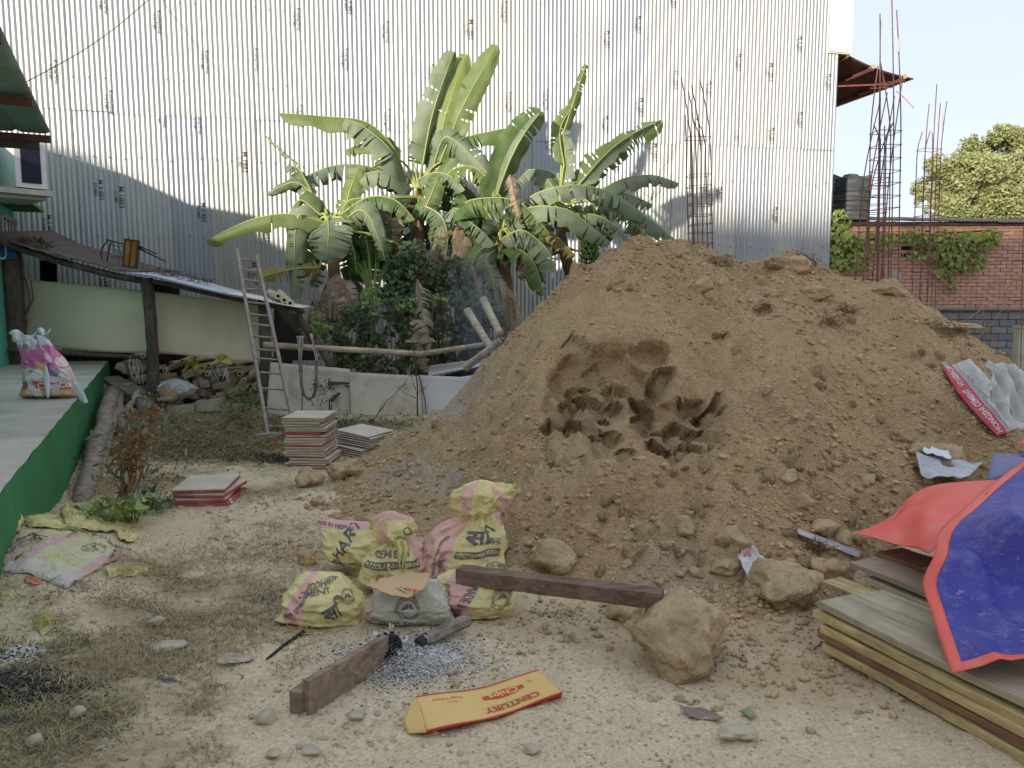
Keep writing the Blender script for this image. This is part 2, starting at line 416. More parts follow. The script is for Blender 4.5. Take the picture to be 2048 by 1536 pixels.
# ============================================================ the heap of soil
SX = [430, 560, 640, 740, 830, 920, 1000, 1080, 1130, 1200, 1290, 1370, 1440, 1530, 1580, 1640, 1780, 1850, 1920, 2000, 2048, 2200, 2500, 2900]
SY = [1010, 985, 960, 905, 850, 790, 690, 600, 560, 510, 487, 490, 510, 530, 515, 545, 575, 620, 670, 710, 740, 800, 900, 1000]
RY = [6.3, 6.5, 6.8, 7.2, 7.6, 8, 8.2, 8.5, 8.6, 8.7, 8.8, 8.8, 8.8, 8.8, 8.8, 8.8, 8.6, 8.3, 8, 7.8, 7.6, 7.2, 6.7, 6.2]
TX = [430, 560, 640, 760, 900, 1040, 1200, 1400, 1560, 1700, 1800, 1900, 2048, 2300, 2900]
TY = [1015, 1000, 1030, 1055, 1090, 1135, 1165, 1180, 1190, 1150, 1110, 1080, 1060, 1060, 1080]
TD = [G(1024, y).y for y in TY]
mx = np.arange(-3.6, 8.6, .021); my = np.arange(3.3, 12.2, .021); MX, MY = np.meshgrid(mx, my)
def mound_base(X, Y, it=3):
    Z = np.full(X.shape, .8)
    for _ in range(it):
        px, _py = proj(X, Y, Z)
        sy = np.interp(px, SX, SY); ry = np.interp(px, SX, RY); td = np.interp(px, TX, TD)+fbm(X*1.4, Y*1.4, 3, 99)*.35
        # smoothed silhouette height
        ang = np.arctan((768-sy)/FPX)-PITCH
        H = CH+ry*np.tan(ang)/np.maximum(.2, 1)
        r = (Y-td)/np.maximum(.3, ry-td)
        up = H*(1-np.maximum(0, 1-r)**1.30)
        up = np.where(r < 0, r*1.0, up)
        dn = H-np.maximum(0, Y-ry)*.62-np.maximum(0, .35-(Y-ry))*0
        Z = np.where(Y > ry, dn, up)
    return np.maximum(Z, -.35)
MZ0 = mound_base(MX, MY)
# pixel coordinates of the smooth heap steer where it has been dug
PX, PY = proj(MX, MY, MZ0)
HOLES = [(1155, 747, 20, 11, .13), (1150, 776, 32, 12, .17), (1150, 799, 27, 10, .16), (1205, 770, 42, 13, .15), (1290, 757, 24, 16, .17), (1225, 799, 25, 13, .17), (1290, 804, 25, 15, .18), (1142, 833, 30, 11, .16),
         (1230, 852, 27, 13, .13), (1088, 850, 16, 14, .15), (1350, 825, 30, 13, .15), (1432, 806, 22, 20, .17), (1398, 842, 28, 13, .14), (1340, 867, 32, 11, .14), (1382, 893, 34, 15, .13), (1332, 728, 28, 20, .19),
         (1300, 692, 34, 15, .14), (1190, 872, 28, 13, .10), (1262, 898, 26, 18, .09), (1345, 922, 22, 11, .10), (1444, 672, 16, 8, .10), (1190, 715, 30, 10, .08), (1390, 780, 24, 10, .12), (1240, 735, 30, 10, .12), (1110, 935, 22, 9, .06),
         (1240, 565, 16, 8, .06), (1150, 690, 30, 9, .06), (1830, 705, 12, 8, .06), (1180, 920, 20, 9, .06), (1450, 880, 20, 10, .07)]
HX = fbm(MX*6, MY*6, 3, 31); HY = fbm(MX*6, MY*6, 3, 47)
qx = PX+HX*14; qy = PY+HY*10
D = np.zeros(MX.shape)
def sstep(a_, b_, x): k = np.clip((x-a_)/(b_-a_), 0, 1); return k*k*(3-2*k)
# general scoop with a sharp upper left rim
u = (qx-1270)/200; v = (qy-800)/130
D += .22*(1-sstep(.50, 1.15, np.hypot(u, v)))
D += .16*(1-sstep(.75, .95, np.hypot((qx-1220)/135, (qy-745)/62)))
D += .14*(1-sstep(.75, .98, np.hypot((qx-1370)/95, (qy-840)/72)))
D += .10*sstep(1088, 1104, qx)*(1-sstep(1150, 1330, qx))*sstep(690, 740, qy)*(1-sstep(845, 900, qy))
for (cx, cy, rx, ry, d) in HOLES:
    rr_ = np.hypot((qx-cx)/(rx*1.08), (qy-cy)/(ry*1.12)); top_ = qy < cy
    D = D + d*1.25*np.where(top_, 1-sstep(.82, 1.04, rr_), 1-sstep(.25, 1.3, np.hypot((qx-cx)/(rx*1.08), (qy-cy)/(ry*1.7))))
rough = .35+.65*sstep(-.1, .35, fbm(MX*1.1, MY*1.1, 3, 71))
smoothz = sstep(1480, 1560, PX)*(1-sstep(1700, 1850, PX))*.5 + sstep(1050, 980, PX)*.35*0
rough = np.clip(rough-smoothz+.5*sstep(620, 540, PY), .25, 1.1)
f1, f2, hh = worley(MX*7, MY*7, 3); g1, g2, gh = worley(MX*16, MY*16, 6); k1, k2, kh = worley(MX*30, MY*30, 9)
h1, h2_, h3_ = worley(MX*3.1+fbm(MX*4, MY*4, 2, 2)*.3, MY*3.1, 17)
bump = (.5-h1)*.14*(h3_ > .5)+(.5-f1)*.065*(hh > .4)+(.45-g1)*.034*(gh > .2)+(.4-k1)*.013
det = fbm(MX*1.3, MY*1.3, 4, 12)*.10 + fbm(MX*4, MY*4, 4, 15)*.068 + fbm(MX*15, MY*15, 3, 19)*.018 - np.abs(fbm(MX*2.6, MY*1.2, 4, 33))*.06
# ledges: soil sheared into small steps on the dug face
led = np.abs(((MZ0+fbm(MX*2, MY*2, 3, 23)*.12)*9) % 1-.5)*.05*(1-sstep(.7, 1.3, np.hypot(u, v)))
edge = sstep(-.05, .18, MZ0)
MZ = MZ0+(bump*rough*1.25+det+led)*edge - D*.40
MYY = MY+D*.60
inh = np.clip(D*5, 0, 1); MYY = MYY+fbm(MX*8, MZ*9, 4, 61)*.045*inh; MX2 = MX+fbm(MX*7+3, MZ*8, 3, 67)*.03*inh; MZ = MZ+(.4-worley(MX*11, MZ*13, 5)[0])*.03*inh
# big lumps along the crest
for (cx, cy, rad, hgt) in [(1582, 530, .35, .10), (1640, 560, .25, .07), (1410, 500, .3, .05), (1780, 585, .25, .08), (1250, 500, .3, .06), (1900, 640, .3, .07)]:
    p = P(cx, cy, float(np.interp(cx, SX, RY))-.1); MZ += hgt*np.exp(-((MX-p.x)**2+(MY-p.y)**2)/rad**2*2.2)
mound = grid_mesh('soil_heap', MX2, MYY, MZ, M['soil'])
tag(mound, 'large heap of excavated brown soil with a dug out hollow in its front', 'soil heap')
pale = np.clip(sstep(1060, 900, PX)*.8 + .9*blob(PX, PY, (1000, 900), 160, 90) + sstep(1000, 1150, PY)*.5, 0, 1)*sstep(-.2, .3, fbm(MX*2, MY*2, 3, 91))
pit_shade = np.clip(D*2.6, 0, 1)*(.35+.65*sstep(-.2, .3, fbm(MX*4, MY*4, 3, 44)))  # painted pit shade, darker the deeper the soil is dug
for nm, arr in (('pale', pale), ('pit_shade', pit_shade)):
    at = mound.data.attributes.new(nm, 'FLOAT', 'POINT'); at.data.foreach_set('value', arr.ravel().astype(np.float32))
def mound_at(X, Y):
    """height of the heap (or ground) at arrays X, Y"""
    fx = (np.asarray(X, float)-mx[0])/.021; fy = (np.asarray(Y, float)-my[0])/.021
    ok = (fx >= 0) & (fx < len(mx)-1) & (fy >= 0) & (fy < len(my)-1)
    ix = np.clip(fx.astype(int), 0, len(mx)-1); iy = np.clip(fy.astype(int), 0, len(my)-1)
    return np.where(ok, MZ[iy, ix], -9)
# height table of yard and heap together (the heap as it stands after digging)
_tx = np.arange(-5.2, 7.2, .03); _ty = np.arange(1.9, 12.6, .03); _TX, _TY = np.meshgrid(_tx, _ty)
_T = np.maximum(ground_h(_TX, _TY), mound_at(_TX, _TY)).tolist(); _nx, _ny = len(_tx), len(_ty)
def surf(X, Y):
    i = int((X+5.2)/.03); j = int((Y-1.9)/.03)
    return _T[j][i] if 0 <= i < _nx and 0 <= j < _ny else 0.0
def hit(px, py):
    """first point of ground or heap seen at a photo pixel"""
    d = ray(px, py); t0 = 1.6; st = .04
    while t0 < 13:
        z = CH+d.z*t0
        if z <= surf(d.x*t0, d.y*t0):
            if st < .006: return CAM+d*t0
            t0 -= st; st = .005
        t0 += st
    return G(px, py)

# ---- crumbs, clods and pebbles
rs = np.random.RandomState(5)
def sample(n, box, dens):
    X = rs.uniform(box[0], box[1], n*4); Y = rs.uniform(box[2], box[3], n*4); k = rs.rand(n*4) < dens(X, Y); return X[k][:n], Y[k][:n]
def onm(X, Y): return mound_at(X, Y) > .02
def dens_m(X, Y):
    z = mound_at(X, Y); px, py = proj(X, Y, z)
    n_ = sstep(-.15, .35, fbm(X*1.6, Y*1.6, 3, 55))
    toe = np.exp(-np.maximum(z, 0)/.28)
    d = .10+.75*n_*.6+.8*toe + .5*sstep(600, 520, py)+.5*sstep(1350, 1550, px)*sstep(700, 850, py)
    return np.where(z > -.05, np.clip(d, 0, 1), 0)
def D_at(X, Y): return D[np.clip(((Y-my[0])/.021).astype(int), 0, len(my)-1), np.clip(((X-mx[0])/.021).astype(int), 0, len(mx)-1)]
_dm = dens_m
def dens_m(X, Y): return _dm(X, Y)*(D_at(X, Y) < .02)
X, Y = sample(46000, (-3.4, 8.0, 3.5, 9.4), dens_m); Z = mound_at(X, Y)
s = .0045+.014*rs.rand(len(X))**3; o = scatter('loose_crumbs', np.stack([X, Y, Z+s*.25], 1), s, PROTO1, M['clod'], None, 3)
tag(o, 'loose crumbs of brown soil lying over the heap', 'soil crumbs', kind='stuff')
X, Y = sample(8000, (-3.4, 8.0, 3.5, 9.2), dens_m); Z = mound_at(X, Y)
s = .010+.026*rs.rand(len(X))**2.6; o = scatter('small_clods', np.stack([X, Y, Z+s*.3], 1), s, PROTO2, M['clod'], None, 4)
tag(o, 'small clods of soil strewn over the slope of the heap', 'soil clods', kind='stuff')
X, Y = sample(9000, (-2.6, 5.0, 2.7, 6.6), lambda X, Y: np.where(mound_at(X, Y) < .05, np.clip(field(SOILY, X, Y)*1.3-.25+.5*fbm(X*3, Y*3, 3, 8), 0, 1), 0)); Z = ground_h(X, Y)
s = .004+.022*rs.rand(len(X))**3.5; o = scatter('spilled_soil', np.stack([X, Y, Z+s*.2], 1), s, PROTO2, M['clod'], None, 14)
tag(o, 'crumbled soil spilled over the yard at the foot of the heap', 'soil crumbs', kind='stuff')
# gravel over the yard
def dens_g(X, Y):
    n_ = sstep(-.1, .4, fbm(X*1.3, Y*1.3, 3, 77)); px, py = proj(X, Y, 0*X)
    d = .15+.55*n_+.5*blob(X, Y, gpx(1350, 1400), .8, .4)+.5*blob(X, Y, gpx(950, 1350), .8, .35)+.3*blob(X, Y, gpx(700, 1480), 1.2, .3)
    return np.where(mound_at(X, Y) < .03, np.clip(d, 0, 1), 0)
X, Y = sample(15000, (-3.6, 3.6, 2.1, 7.0), dens_g); Z = ground_h(X, Y)
s = .0025+.0075*rs.rand(len(X))**2.5; o = scatter('gravel', np.stack([X, Y, Z+s*.2], 1), s, PROTO1, M['pebble'], None, 6, .6, True)
tag(o, 'fine gravel and grit strewn over the dusty yard', 'gravel', kind='stuff')
# ============================================================ unseen houses behind and left, placed and sized to shade the yard
M['plaster'] = simple('cream_plaster', (.80, .74, .62), .9, var=.1, nscale=1.2, bump=.2, bscale=20)
M['glass_dark'] = simple('dark_window', (.03, .035, .04), .2, var=.1, bump=0)
def block(label, x0, x1, y0, y1, h, prof=None):
    r = empty('house', ((x0+x1)/2, (y0+y1)/2, 0)); tag(r, label, 'house'); mb = MB(); hw, hd = (x1-x0)/2, (y1-y0)/2
    if prof:
        n = len(prof); V = [(px-r.location.x, hd, pz) for px, pz in prof]+[(px-r.location.x, -hd, pz) for px, pz in prof]
        mb.add(V, [tuple(range(n))[::-1], tuple(range(n, 2*n))]+[(i, (i+1) % n, n+(i+1) % n, n+i) for i in range(n)])
    else:
        mb.box((0, 0, h/2), (2*hw, 2*hd, h)); mb.box((0, 0, h+.06), (2*hw+.3, 2*hd+.3, .12))
    mb.build('wall', M['plaster'], r)
    mw = None; nx_ = int(2*hw/3)
    for fz in range(int((h-.6)/3)):
        for k in range(nx_):
            x = -hw+(k+.5)*2*hw/nx_
            f = MB().box((x, hd+.02, 1.7+fz*3), (1.2, .06, 1.3)).build('window', M['plaster'], r)
            MB().box((x, hd+.045, 1.7+fz*3), (1.05, .03, 1.15)).build('pane', M['glass_dark'], f)
block('unseen shade casting cream house behind the viewer, lower and wider', -40, -14.02, -24, -14, 7.8)
block('unseen shade casting cream house behind the viewer, taller of the two', -14.0, 14, -24, -14, 9.6)
# unseen gabled house at left, its outline shaped to throw the slanting shadow edge
WA, WB = 15.0, 0.25
hd_ = Vector((sdir.x, sdir.y, 0)).normalized(); pf = []
for px, py in [(-420, 280), (60, 284), (150, 300), (240, 345), (300, 378), (400, 425), (480, 462), (560, 497), (640, 540)]:
    p = W(px, py); pf.append(p+sdir*((p.y-2.6)/-sdir.y))
gh = empty('house', (pf[2].x, 2.6, 0)); tag(gh, 'unseen gabled cream house at left, shaped to cast the slanting shadow', 'house')
fr = [Vector((p.x, p.y, p.z))-gh.location for p in pf]; fr = [Vector((fr[0].x, fr[0].y, 0))]+fr+[Vector((fr[-1].x, fr[-1].y, 0))]
n = len(fr); V = fr+[v+hd_*5 for v in fr]; mb = MB(); mb.add(V, [tuple(range(n))[::-1], tuple(range(n, 2*n))]+[(i, (i+1) % n, n+(i+1) % n, n+i) for i in range(n)]); mb.build('wall', M['plaster'], gh)
# ============================================================ corrugated tin building
def tin_mat(name, col, rust=.0, metal=.75, rough=.42, dark=(.25, .27, .3)):
    m, t, b = nodes(name); g = N(t); v = g.coord('Object'); oi = g.new('ShaderNodeObjectInfo').outputs['Random']
    st = g.noise(g.scale(v, (6, 6, .35)), 1.6, 4, .6)
    c = g.mix(g.ramp(st, [(.3, 0.0), (.7, 1.0)]), tuple(x*.78 for x in col), col)
    c = g.mix(1.0, c, g.ramp(oi, [(0, (.78, .81, .88)), (.5, (1.0, 1.0, .96)), (1, (.93, .93, .84))]), 'MULTIPLY')
    sp = g.noise(v, 90, 3, .6); c = g.mix(g.ramp(sp, [(.35, .25), (.6, 0.0)]), c, dark)
    if rust:
        d = g.ramp(g.noise(v, 3, 6, .7), [(.45, 0.0), (.62, rust)]); c = g.mix(d, c, (.16, .075, .045))
    g.set(b, 'Base Color', c); g.set(b, 'Metallic', metal)
    g.set(b, 'Roughness', g.ramp(g.noise(v, 5, 4), [(.3, rough-.08), (.7, rough+.12)]))
    g.set(b, 'Normal', g.bump(g.noise(g.scale(v, (1, 1, .4)), 5, 3), .12, .02))
    return m
M['tin'] = tin_mat('galvanised_tin', (.47, .475, .48), metal=.35)
M['tin_dark'] = tin_mat('weathered_tin', (.085, .075, .07), .35, .2, .75)
M['tin_blue'] = tin_mat('pale_blue_tin', (.55, .62, .72), .0, .2, .45)
M['ink'] = simple('stencil_ink', (.035, .035, .05), .6, var=.3, bump=0)
def corr_geo(width, height, pitch=.078, amp=.010, per=8, nz=2, bow=.0):
    nx = int(width/pitch*per)+1; xs = np.linspace(0, width, nx); zs = np.linspace(0, height, nz)
    X, Z = np.meshgrid(xs, zs); Y = amp*np.cos(2*np.pi*X/pitch)+bow*np.sin(Z*2.1+1)*np.ones_like(X)
    i, j = np.meshgrid(np.arange(nx-1), np.arange(nz-1)); b = j*nx+i
    return np.stack([X, Y, Z], -1).reshape(-1, 3), np.stack([b, b+1, b+nx+1, b+nx], -1).reshape(-1, 4)
PIT = .080
def mkmesh(V, F, mat, smooth=True):
    o = mesh('tmp', V, F, mat, None, smooth); me = o.data; bpy.data.objects.remove(o); return me
WANG = math.atan(WB)
xl = W(-260, 400).x; xr = W(1672, 110).x
seam_tab = [(80, 214), (200, 224), (300, 230), (500, 240), (800, 262), (1110, 282), (1400, 290), (1660, 301)]
wall = empty('corrugated_tin_wall', (xl, WA+WB*xl, 0), (0, 0, WANG))
tag(wall, 'tall silvery wall of corrugated tin sheets behind the banana plants', 'tin wall')
Lw = (xr-xl)/math.cos(WANG); n_sh = int(round(Lw/(9*PIT))); cov = Lw/n_sh; pit = cov/9
wdir = Vector((math.cos(WANG), math.sin(WANG), 0)); wn = Vector((math.sin(WANG), -math.cos(WANG), 0))
lowV = {}
def seam_z(xloc):
    p = Vector((xl, WA+WB*xl, 0))+wdir*xloc
    px, _ = proj(p.x, p.y, 4.6); sy = float(np.interp(px, [a_[0] for a_ in seam_tab], [a_[1] for a_ in seam_tab]))
    return W(px, sy).z
rr = random.Random(3)
V, F = corr_geo(cov+pit*.9, 5.0, pit, .0105, 8, 2); meL = mkmesh(V, F, M['tin'])
V, F = corr_geo(cov+pit*.9, 4.2, pit, .0105, 8, 2); meU = mkmesh(V, F, M['tin'])
sheets = []
for i in range(n_sh):
    zs = seam_z((i+.5)*cov)+rr.uniform(-.02, .02)
    for row in (0, 1):
        me = (meL if row == 0 else meU)
        o = bpy.data.objects.new('tin_sheet', me); COL.objects.link(o); o.parent = wall
        x0 = i*cov
        o.location = (x0, -(.006*(i % 2)) - (.016 if row else 0), (zs+.05-5.0) if row == 0 else zs)
        o.rotation_euler = (rr.uniform(-.0015, .0015), 0, rr.uniform(-.006, .006))
        sheets.append((i, row, o, x0, zs))
        if i == n_sh-1 and row == 1: o.scale.x = .97
# stencilled marks, reading downwards
marksL = [(108, 145), (208, 5), (309, 45), (410, 125), (505, 120), (597, 40), (688, 120), (770, 65), (857, 150), (770, 240), (320, 232), (217, 205), (390, 245), (597, 232), (1090, 200), (1015, 205), (1010, 25)]
marksR = [(200, 380), (240, 395), (95, 450), (402, 425), (490, 325), (212, 560), (532, 465), (500, 545), (1210, 80), (1275, 50), (1345, 160), (1412, 180), (1475, 125), (1540, 145), (1600, 90), (1658, 165), (1278, 215), (1212, 250),
          (1597, 240), (1476, 272), (1440, 390), (1550, 430), (1308, 305), (1100, 295), (1345, 0), (1420, 8), (1540, 272), (700, 10), (940, 60), (1140, 120), (1230, 330)]
def stencil(txts, bold):
    parts = []
    for k, (tx, dx, sz) in enumerate(txts):
        V, F = text_geo(tx, sz, bold); V, F = subdiv_tris(V, F, .035); V = np.array(V)
        parts.append((np.stack([V[:, 1]+dx, -V[:, 0]], 1), F))          # quarter turn clockwise
    VV = []; FF = []
    for v, f in parts:
        b = len(VV); VV += [tuple(x) for x in v]; FF += [(a_+b, b_+b, c_+b) for a_, b_, c_ in f]
    return VV, FF
stA = stencil([('Kosharbhai', .035, .085), ('0.26 X 883', -.045, .055)], .012)
stB = stencil([('M II 883', .035, .10), ('E3 8883', -.045, .07)], .008)
stC = stencil([('M 1883', .03, .12), ('C 383', -.055, .075)], .008)
for k, (px, py) in enumerate(marksL+marksR):
    p = W(px, py); xloc = (p-Vector((xl, WA+WB*xl, 0))).dot(wdir)
    i = int(xloc//cov); zs = [s_ for s_ in sheets if s_[0] == max(0, min(n_sh-1, i)) and s_[1] == 0][0][4]
    row = 1 if p.z > zs+.02 else 0
    so = [s_ for s_ in sheets if s_[0] == max(0, min(n_sh-1, i)) and s_[1] == row][0]
    VV, FF = stA if k < len(marksL) else (stB if k % 3 else stC)
    x0 = round((xloc-so[3])/pit)*pit+pit*.0; lz = p.z-so[2].location.z
    v3 = [(x0+vx, .0105*math.cos(2*math.pi*(x0+vx)/pit)-.004, lz+vy) for vx, vy in VV]
    hi = 5.0 if row == 0 else 4.2
    o = mesh('stencil_mark', v3, FF, M['ink'], so[2])
# nail heads (one joined part)
mb = MB()
for i in range(n_sh):
    for zz in (1.2, 2.6, 3.9, 5.2, 6.5):
        for kx in (1, 4, 7):
            if rr.random() < .8:
                x = i*cov+kx*pit+pit*.5; mb.box((x, -.020, zz+rr.uniform(-.04, .04)+i*.0), (.018, .02, .018))
o = mb.build('nail_heads', M['tin_dark'], wall); tag(o, kind='stuff')
# side wall going back from the right corner, and cream corner flashing
back = -wn
c0 = Vector((xr, WA+WB*xr, 0))
mb = MB(); p0 = c0+wdir*.02
for k in range(60):
    a0 = p0+back*(k*.12); a1 = p0+back*((k+1)*.12); off = wdir*(.012 if k % 2 else 0)
    mb.add([a0+off, a1+off, a1+off+Vector((0, 0, 7.6)), a0+off+Vector((0, 0, 7.6))], [(0, 1, 2, 3)])
sw = mb.build('tin_side_wall', M['tin'], None); tag(sw, 'side wall of the tin building running back under the rust red awning', 'tin wall')
M['cream'] = simple('cream_painted_steel', (.80, .76, .60), .5, var=.06, bump=.05)
zt = W(1655, 105).z
fl = MB(); xa = W(1656, 60); xb_l = (W(1699, 60)-xa).length
fl.box((0, 0, 1.5), (xb_l, .05, 3.0)); fl.box((xb_l/2-.02, .35, 1.5), (.04, .7, 3.0)); fl.box((0, .02, -.012), (xb_l, .03, .02), m=0)
fo = fl.build('corner_flashing', M['cream'], None); fo.location = (xa+wdir*(xb_l/2)+wn*.07).xy.to_3d()+Vector((0, 0, zt)); fo.rotation_euler = (0, 0, WANG)
tag(fo, 'cream painted flashing panel at the upper right corner of the tin wall', 'flashing panel')

# ---- rust red awning
M['oxide'] = simple('red_oxide_tin', (.12, .05, .04), .75, var=.35, nscale=3, bump=.3, dirt=(.10, .05, .04))
M['rustrod'] = simple('rusty_steel', (.17, .095, .085), .8, var=.35, nscale=12, bump=.4, bscale=90)
M['rustred'] = simple('rusty_red_steel', (.30, .10, .07), .8, var=.35, nscale=12, bump=.4, bscale=90)
A_ = P(1672, 98, 16.75); B_ = P(1828, 158, 17.2)
aw = empty('tin_awning', (0, 0, 0)); tag(aw, 'rust red corrugated awning jutting out beyond the right end of the tin wall', 'awning')
def f_aw(u, v):
    p = A_.lerp(B_, u)+back*(v*2.9); n_ = math.cos(v*2.9/.078*2*math.pi)*.012
    p = p+Vector((0, 0, n_ - .10*math.sin(u*3.14)*.8)); return p
sheet('roof_sheet', f_aw, 9, 300, M['oxide'], aw)
for k, u in enumerate((.12, .45, .85)):
    a0 = A_.lerp(B_, u)+Vector((0, 0, -.07-.07*math.sin(u*3.14))); mb = MB(); mb.beam(a0-back*.05, a0+back*2.9, .05, .07); mb.build('purlin', M['oxide'], aw)
mb = MB(); mb.tube([A_+Vector((.0, 0, -.75)), A_.lerp(B_, .75)+Vector((0, .3, -.18))], .018, 6); mb.build('brace', M['rustred'], aw)
mb = MB(); mb.tube([A_+Vector((.06, .05, -.12)), A_+Vector((.06, .05, -.85))], .02, 6); mb.build('brace', M['rustred'], aw)
# cut wood ends
for u in (.13, .46, .86):
    p = A_.lerp(B_, u)+Vector((0, -.08, -.02-.07*math.sin(u*3.14))); mb = MB(); mb.tube([p, p+Vector((0, .2, 0))], .05, 8); mb.build('pole_end', simple('pale_pole', (.4, .3, .2)), aw)

# ============================================================ black water tank
def lathe(name, prof, n, mats, parent=None, loc=(0, 0, 0), smooth=True):
    V = []; F = []
    for r, z in prof:
        for j in range(n): a_ = 2*math.pi*j/n; V.append((r*math.cos(a_), r*math.sin(a_), z))
    for i in range(len(prof)-1):
        for j in range(n): F.append((i*n+j, i*n+(j+1) % n, (i+1)*n+(j+1) % n, (i+1)*n+j))
    F += [tuple(range(n-1, -1, -1)), tuple((len(prof)-1)*n+j for j in range(n))]
    o = mesh(name, V, F, mats, parent, smooth); o.location = loc; return o
M['tank'] = simple('black_plastic', (.045, .05, .05), .55, var=.3, nscale=2, bump=.1, dirt=(.16, .16, .15), dirt_amt=.4, spec=.4)
tp = P(1697, 445, 19.0); tz = P(1697, 352, 19.0).z
tank = empty('water_tank', (tp.x, tp.y, tp.z-.3)); tag(tank, 'black ribbed plastic water tank standing behind the brick building roof', 'water tank')
Hh = tz-tp.z+.3; rad = .43; prof = [(rad, 0)]
for k in range(5):
    z0 = .12+k*(Hh-.3)/5; prof += [(rad, z0), (rad+.018, z0+.01), (rad+.018, z0+.035), (rad, z0+.045), (rad, z0+.075), (rad+.014, z0+.085), (rad+.014, z0+.10), (rad, z0+.11)]
prof += [(rad, Hh-.16), (rad-.02, Hh-.10), (rad-.12, Hh-.04), (rad-.25, Hh-.01)]
lathe('body', prof, 40, M['tank'], tank)
lathe('lid', [(.17, Hh-.02), (.17, Hh+.02), (.05, Hh+.05), (.01, Hh+.05)], 24, M['tank'], tank)
for s_ in (-1, 1):
    mb = MB(); mb.add([(s_*.43, -.16, Hh-.20), (s_*.43, .16, Hh-.20), (s_*.44, .1, Hh+.03), (s_*.44, -.1, Hh+.03), (s_*.2, -.05, Hh-.05), (s_*.2, .05, Hh-.05)], [(0, 1, 2, 3), (3, 2, 5, 4), (0, 3, 4), (1, 5, 2)]); mb.build('lifting_lug', M['tank'], tank)

# ============================================================ brick building
def brick_mat(name, c1, c2, c3, dust=(.42, .36, .28)):
    m, t, b = nodes(name); g = N(t); v = g.coord('Object'); oi = g.new('ShaderNodeObjectInfo').outputs['Random']
    wv = g.pos()
    c = g.ramp(oi, [(0, c1), (.4, c2), (.75, c3), (1, c1)]); f = g.noise(wv, 9, 5); c = g.mix(g.ramp(f, [(.3, 0.0), (.75, .6)]), c, tuple(x*.6 for x in c2))
    c = g.mix(g.ramp(g.noise(wv, 30, 5), [(.55, 0.0), (.7, .45)]), c, dust)
    g.set(b, 'Base Color', c); g.set(b, 'Roughness', .9); g.set(b, 'Normal', g.bump(g.noise(wv, 60, 4), .5, .006)); return m
M['brick'] = brick_mat('red_brick', (.52, .27, .20), (.60, .34, .26), (.44, .22, .165))
M['greyblock'] = brick_mat('blackened_block', (.16, .165, .18), (.22, .225, .24), (.12, .125, .14), (.26, .25, .25))
M['mortar'] = simple('mortar', (.42, .35, .27), .95, var=.25, nscale=8, bump=.6)
M['mortar_grey'] = simple('dark_mortar', (.20, .20, .20), .95, var=.3, nscale=8, bump=.6)
BY = 17.0
def brick_wall(root, x0, x1, z0, z1, bw, bh, joint, mat, mmat, name, maxn, holes=(), seed=0, xprio=1):
    rr = random.Random(seed)
    mb = MB(); mb.box(((x0+x1)/2-root.location.x, .13, (z0+z1)/2), (x1-x0, .2, z1-z0-.002)); mb.build('mortar_bed', mmat, root)
    proto = MB().box((0, 0, 0), (bw-joint, .07, bh-joint*.8), jit=.0035).build(name, mat, root); me = proto.data; me2 = MB().box((0, 0, 0), (bw-joint, .07, bh-joint*.8), jit=.005)
    o2 = me2.build('tmp', mat); me2 = o2.data; bpy.data.objects.remove(o2)
    bpy.data.objects.remove(proto)
    cells = []; nr = int((z1-z0)/bh)
    for r in range(nr):
        x = x0+(bw/2 if r % 2 else 0)
        while x+bw*.5 < x1:
            z = z0+(r+.5)*bh
            if not any(hx0 < x+bw/2 < hx1 and hz0 < z < hz1 for hx0, hx1, hz0, hz1 in holes): cells.append((x+bw/2-root.location.x, z))
            x += bw
    cells.sort(key=lambda c_: -c_[0]*xprio); rest = MB()
    for k, (x, z) in enumerate(cells):
        yy = rr.uniform(-.006, .006)
        if k < maxn:
            o = bpy.data.objects.new(name, me if rr.random() < .5 else me2); COL.objects.link(o); o.parent = root
            o.location = (x, yy, z+rr.uniform(-.003, .003)); o.rotation_euler = (0, rr.uniform(-.01, .01), rr.uniform(-.01, .01))
        else: rest.box((x, yy, z), (bw-joint, .07, bh-joint*.8), jit=.004)
    if len(cells) > maxn: o = rest.build(name+'s_beyond', mat, root); tag(o, kind='stuff')
bx0 = P(1640, 600, BY).x; bx1 = P(2250, 600, BY).x; ztop = P(1850, 447, BY).z; zmid = P(1950, 616, BY).z
bb = empty('brick_building', (bx0, BY, 0)); tag(bb, 'low red brick building with a tin roof and a creeper hanging down its wall', 'building')
wx = P(1803, 500, BY).x
brick_wall(bb, bx0, bx1, zmid, ztop, .242, .078, .014, M['brick'], M['mortar'], 'brick', 298, holes=[(wx-.02, wx+.1, P(1800, 512, BY).z, P(1800, 475, BY).z)], seed=2)
mb = MB(); mb.box((wx-bx0+.07, .03, P(1800, 493, BY).z), (.22, .09, .42)); mb.build('vent_opening', simple('black_void', (.01, .01, .01)), bb)
rb = empty('tin_roof_part')
bpy.data.objects.remove(rb)
V, F = corr_geo(1.0, 1, .078, .011, 8, 2)
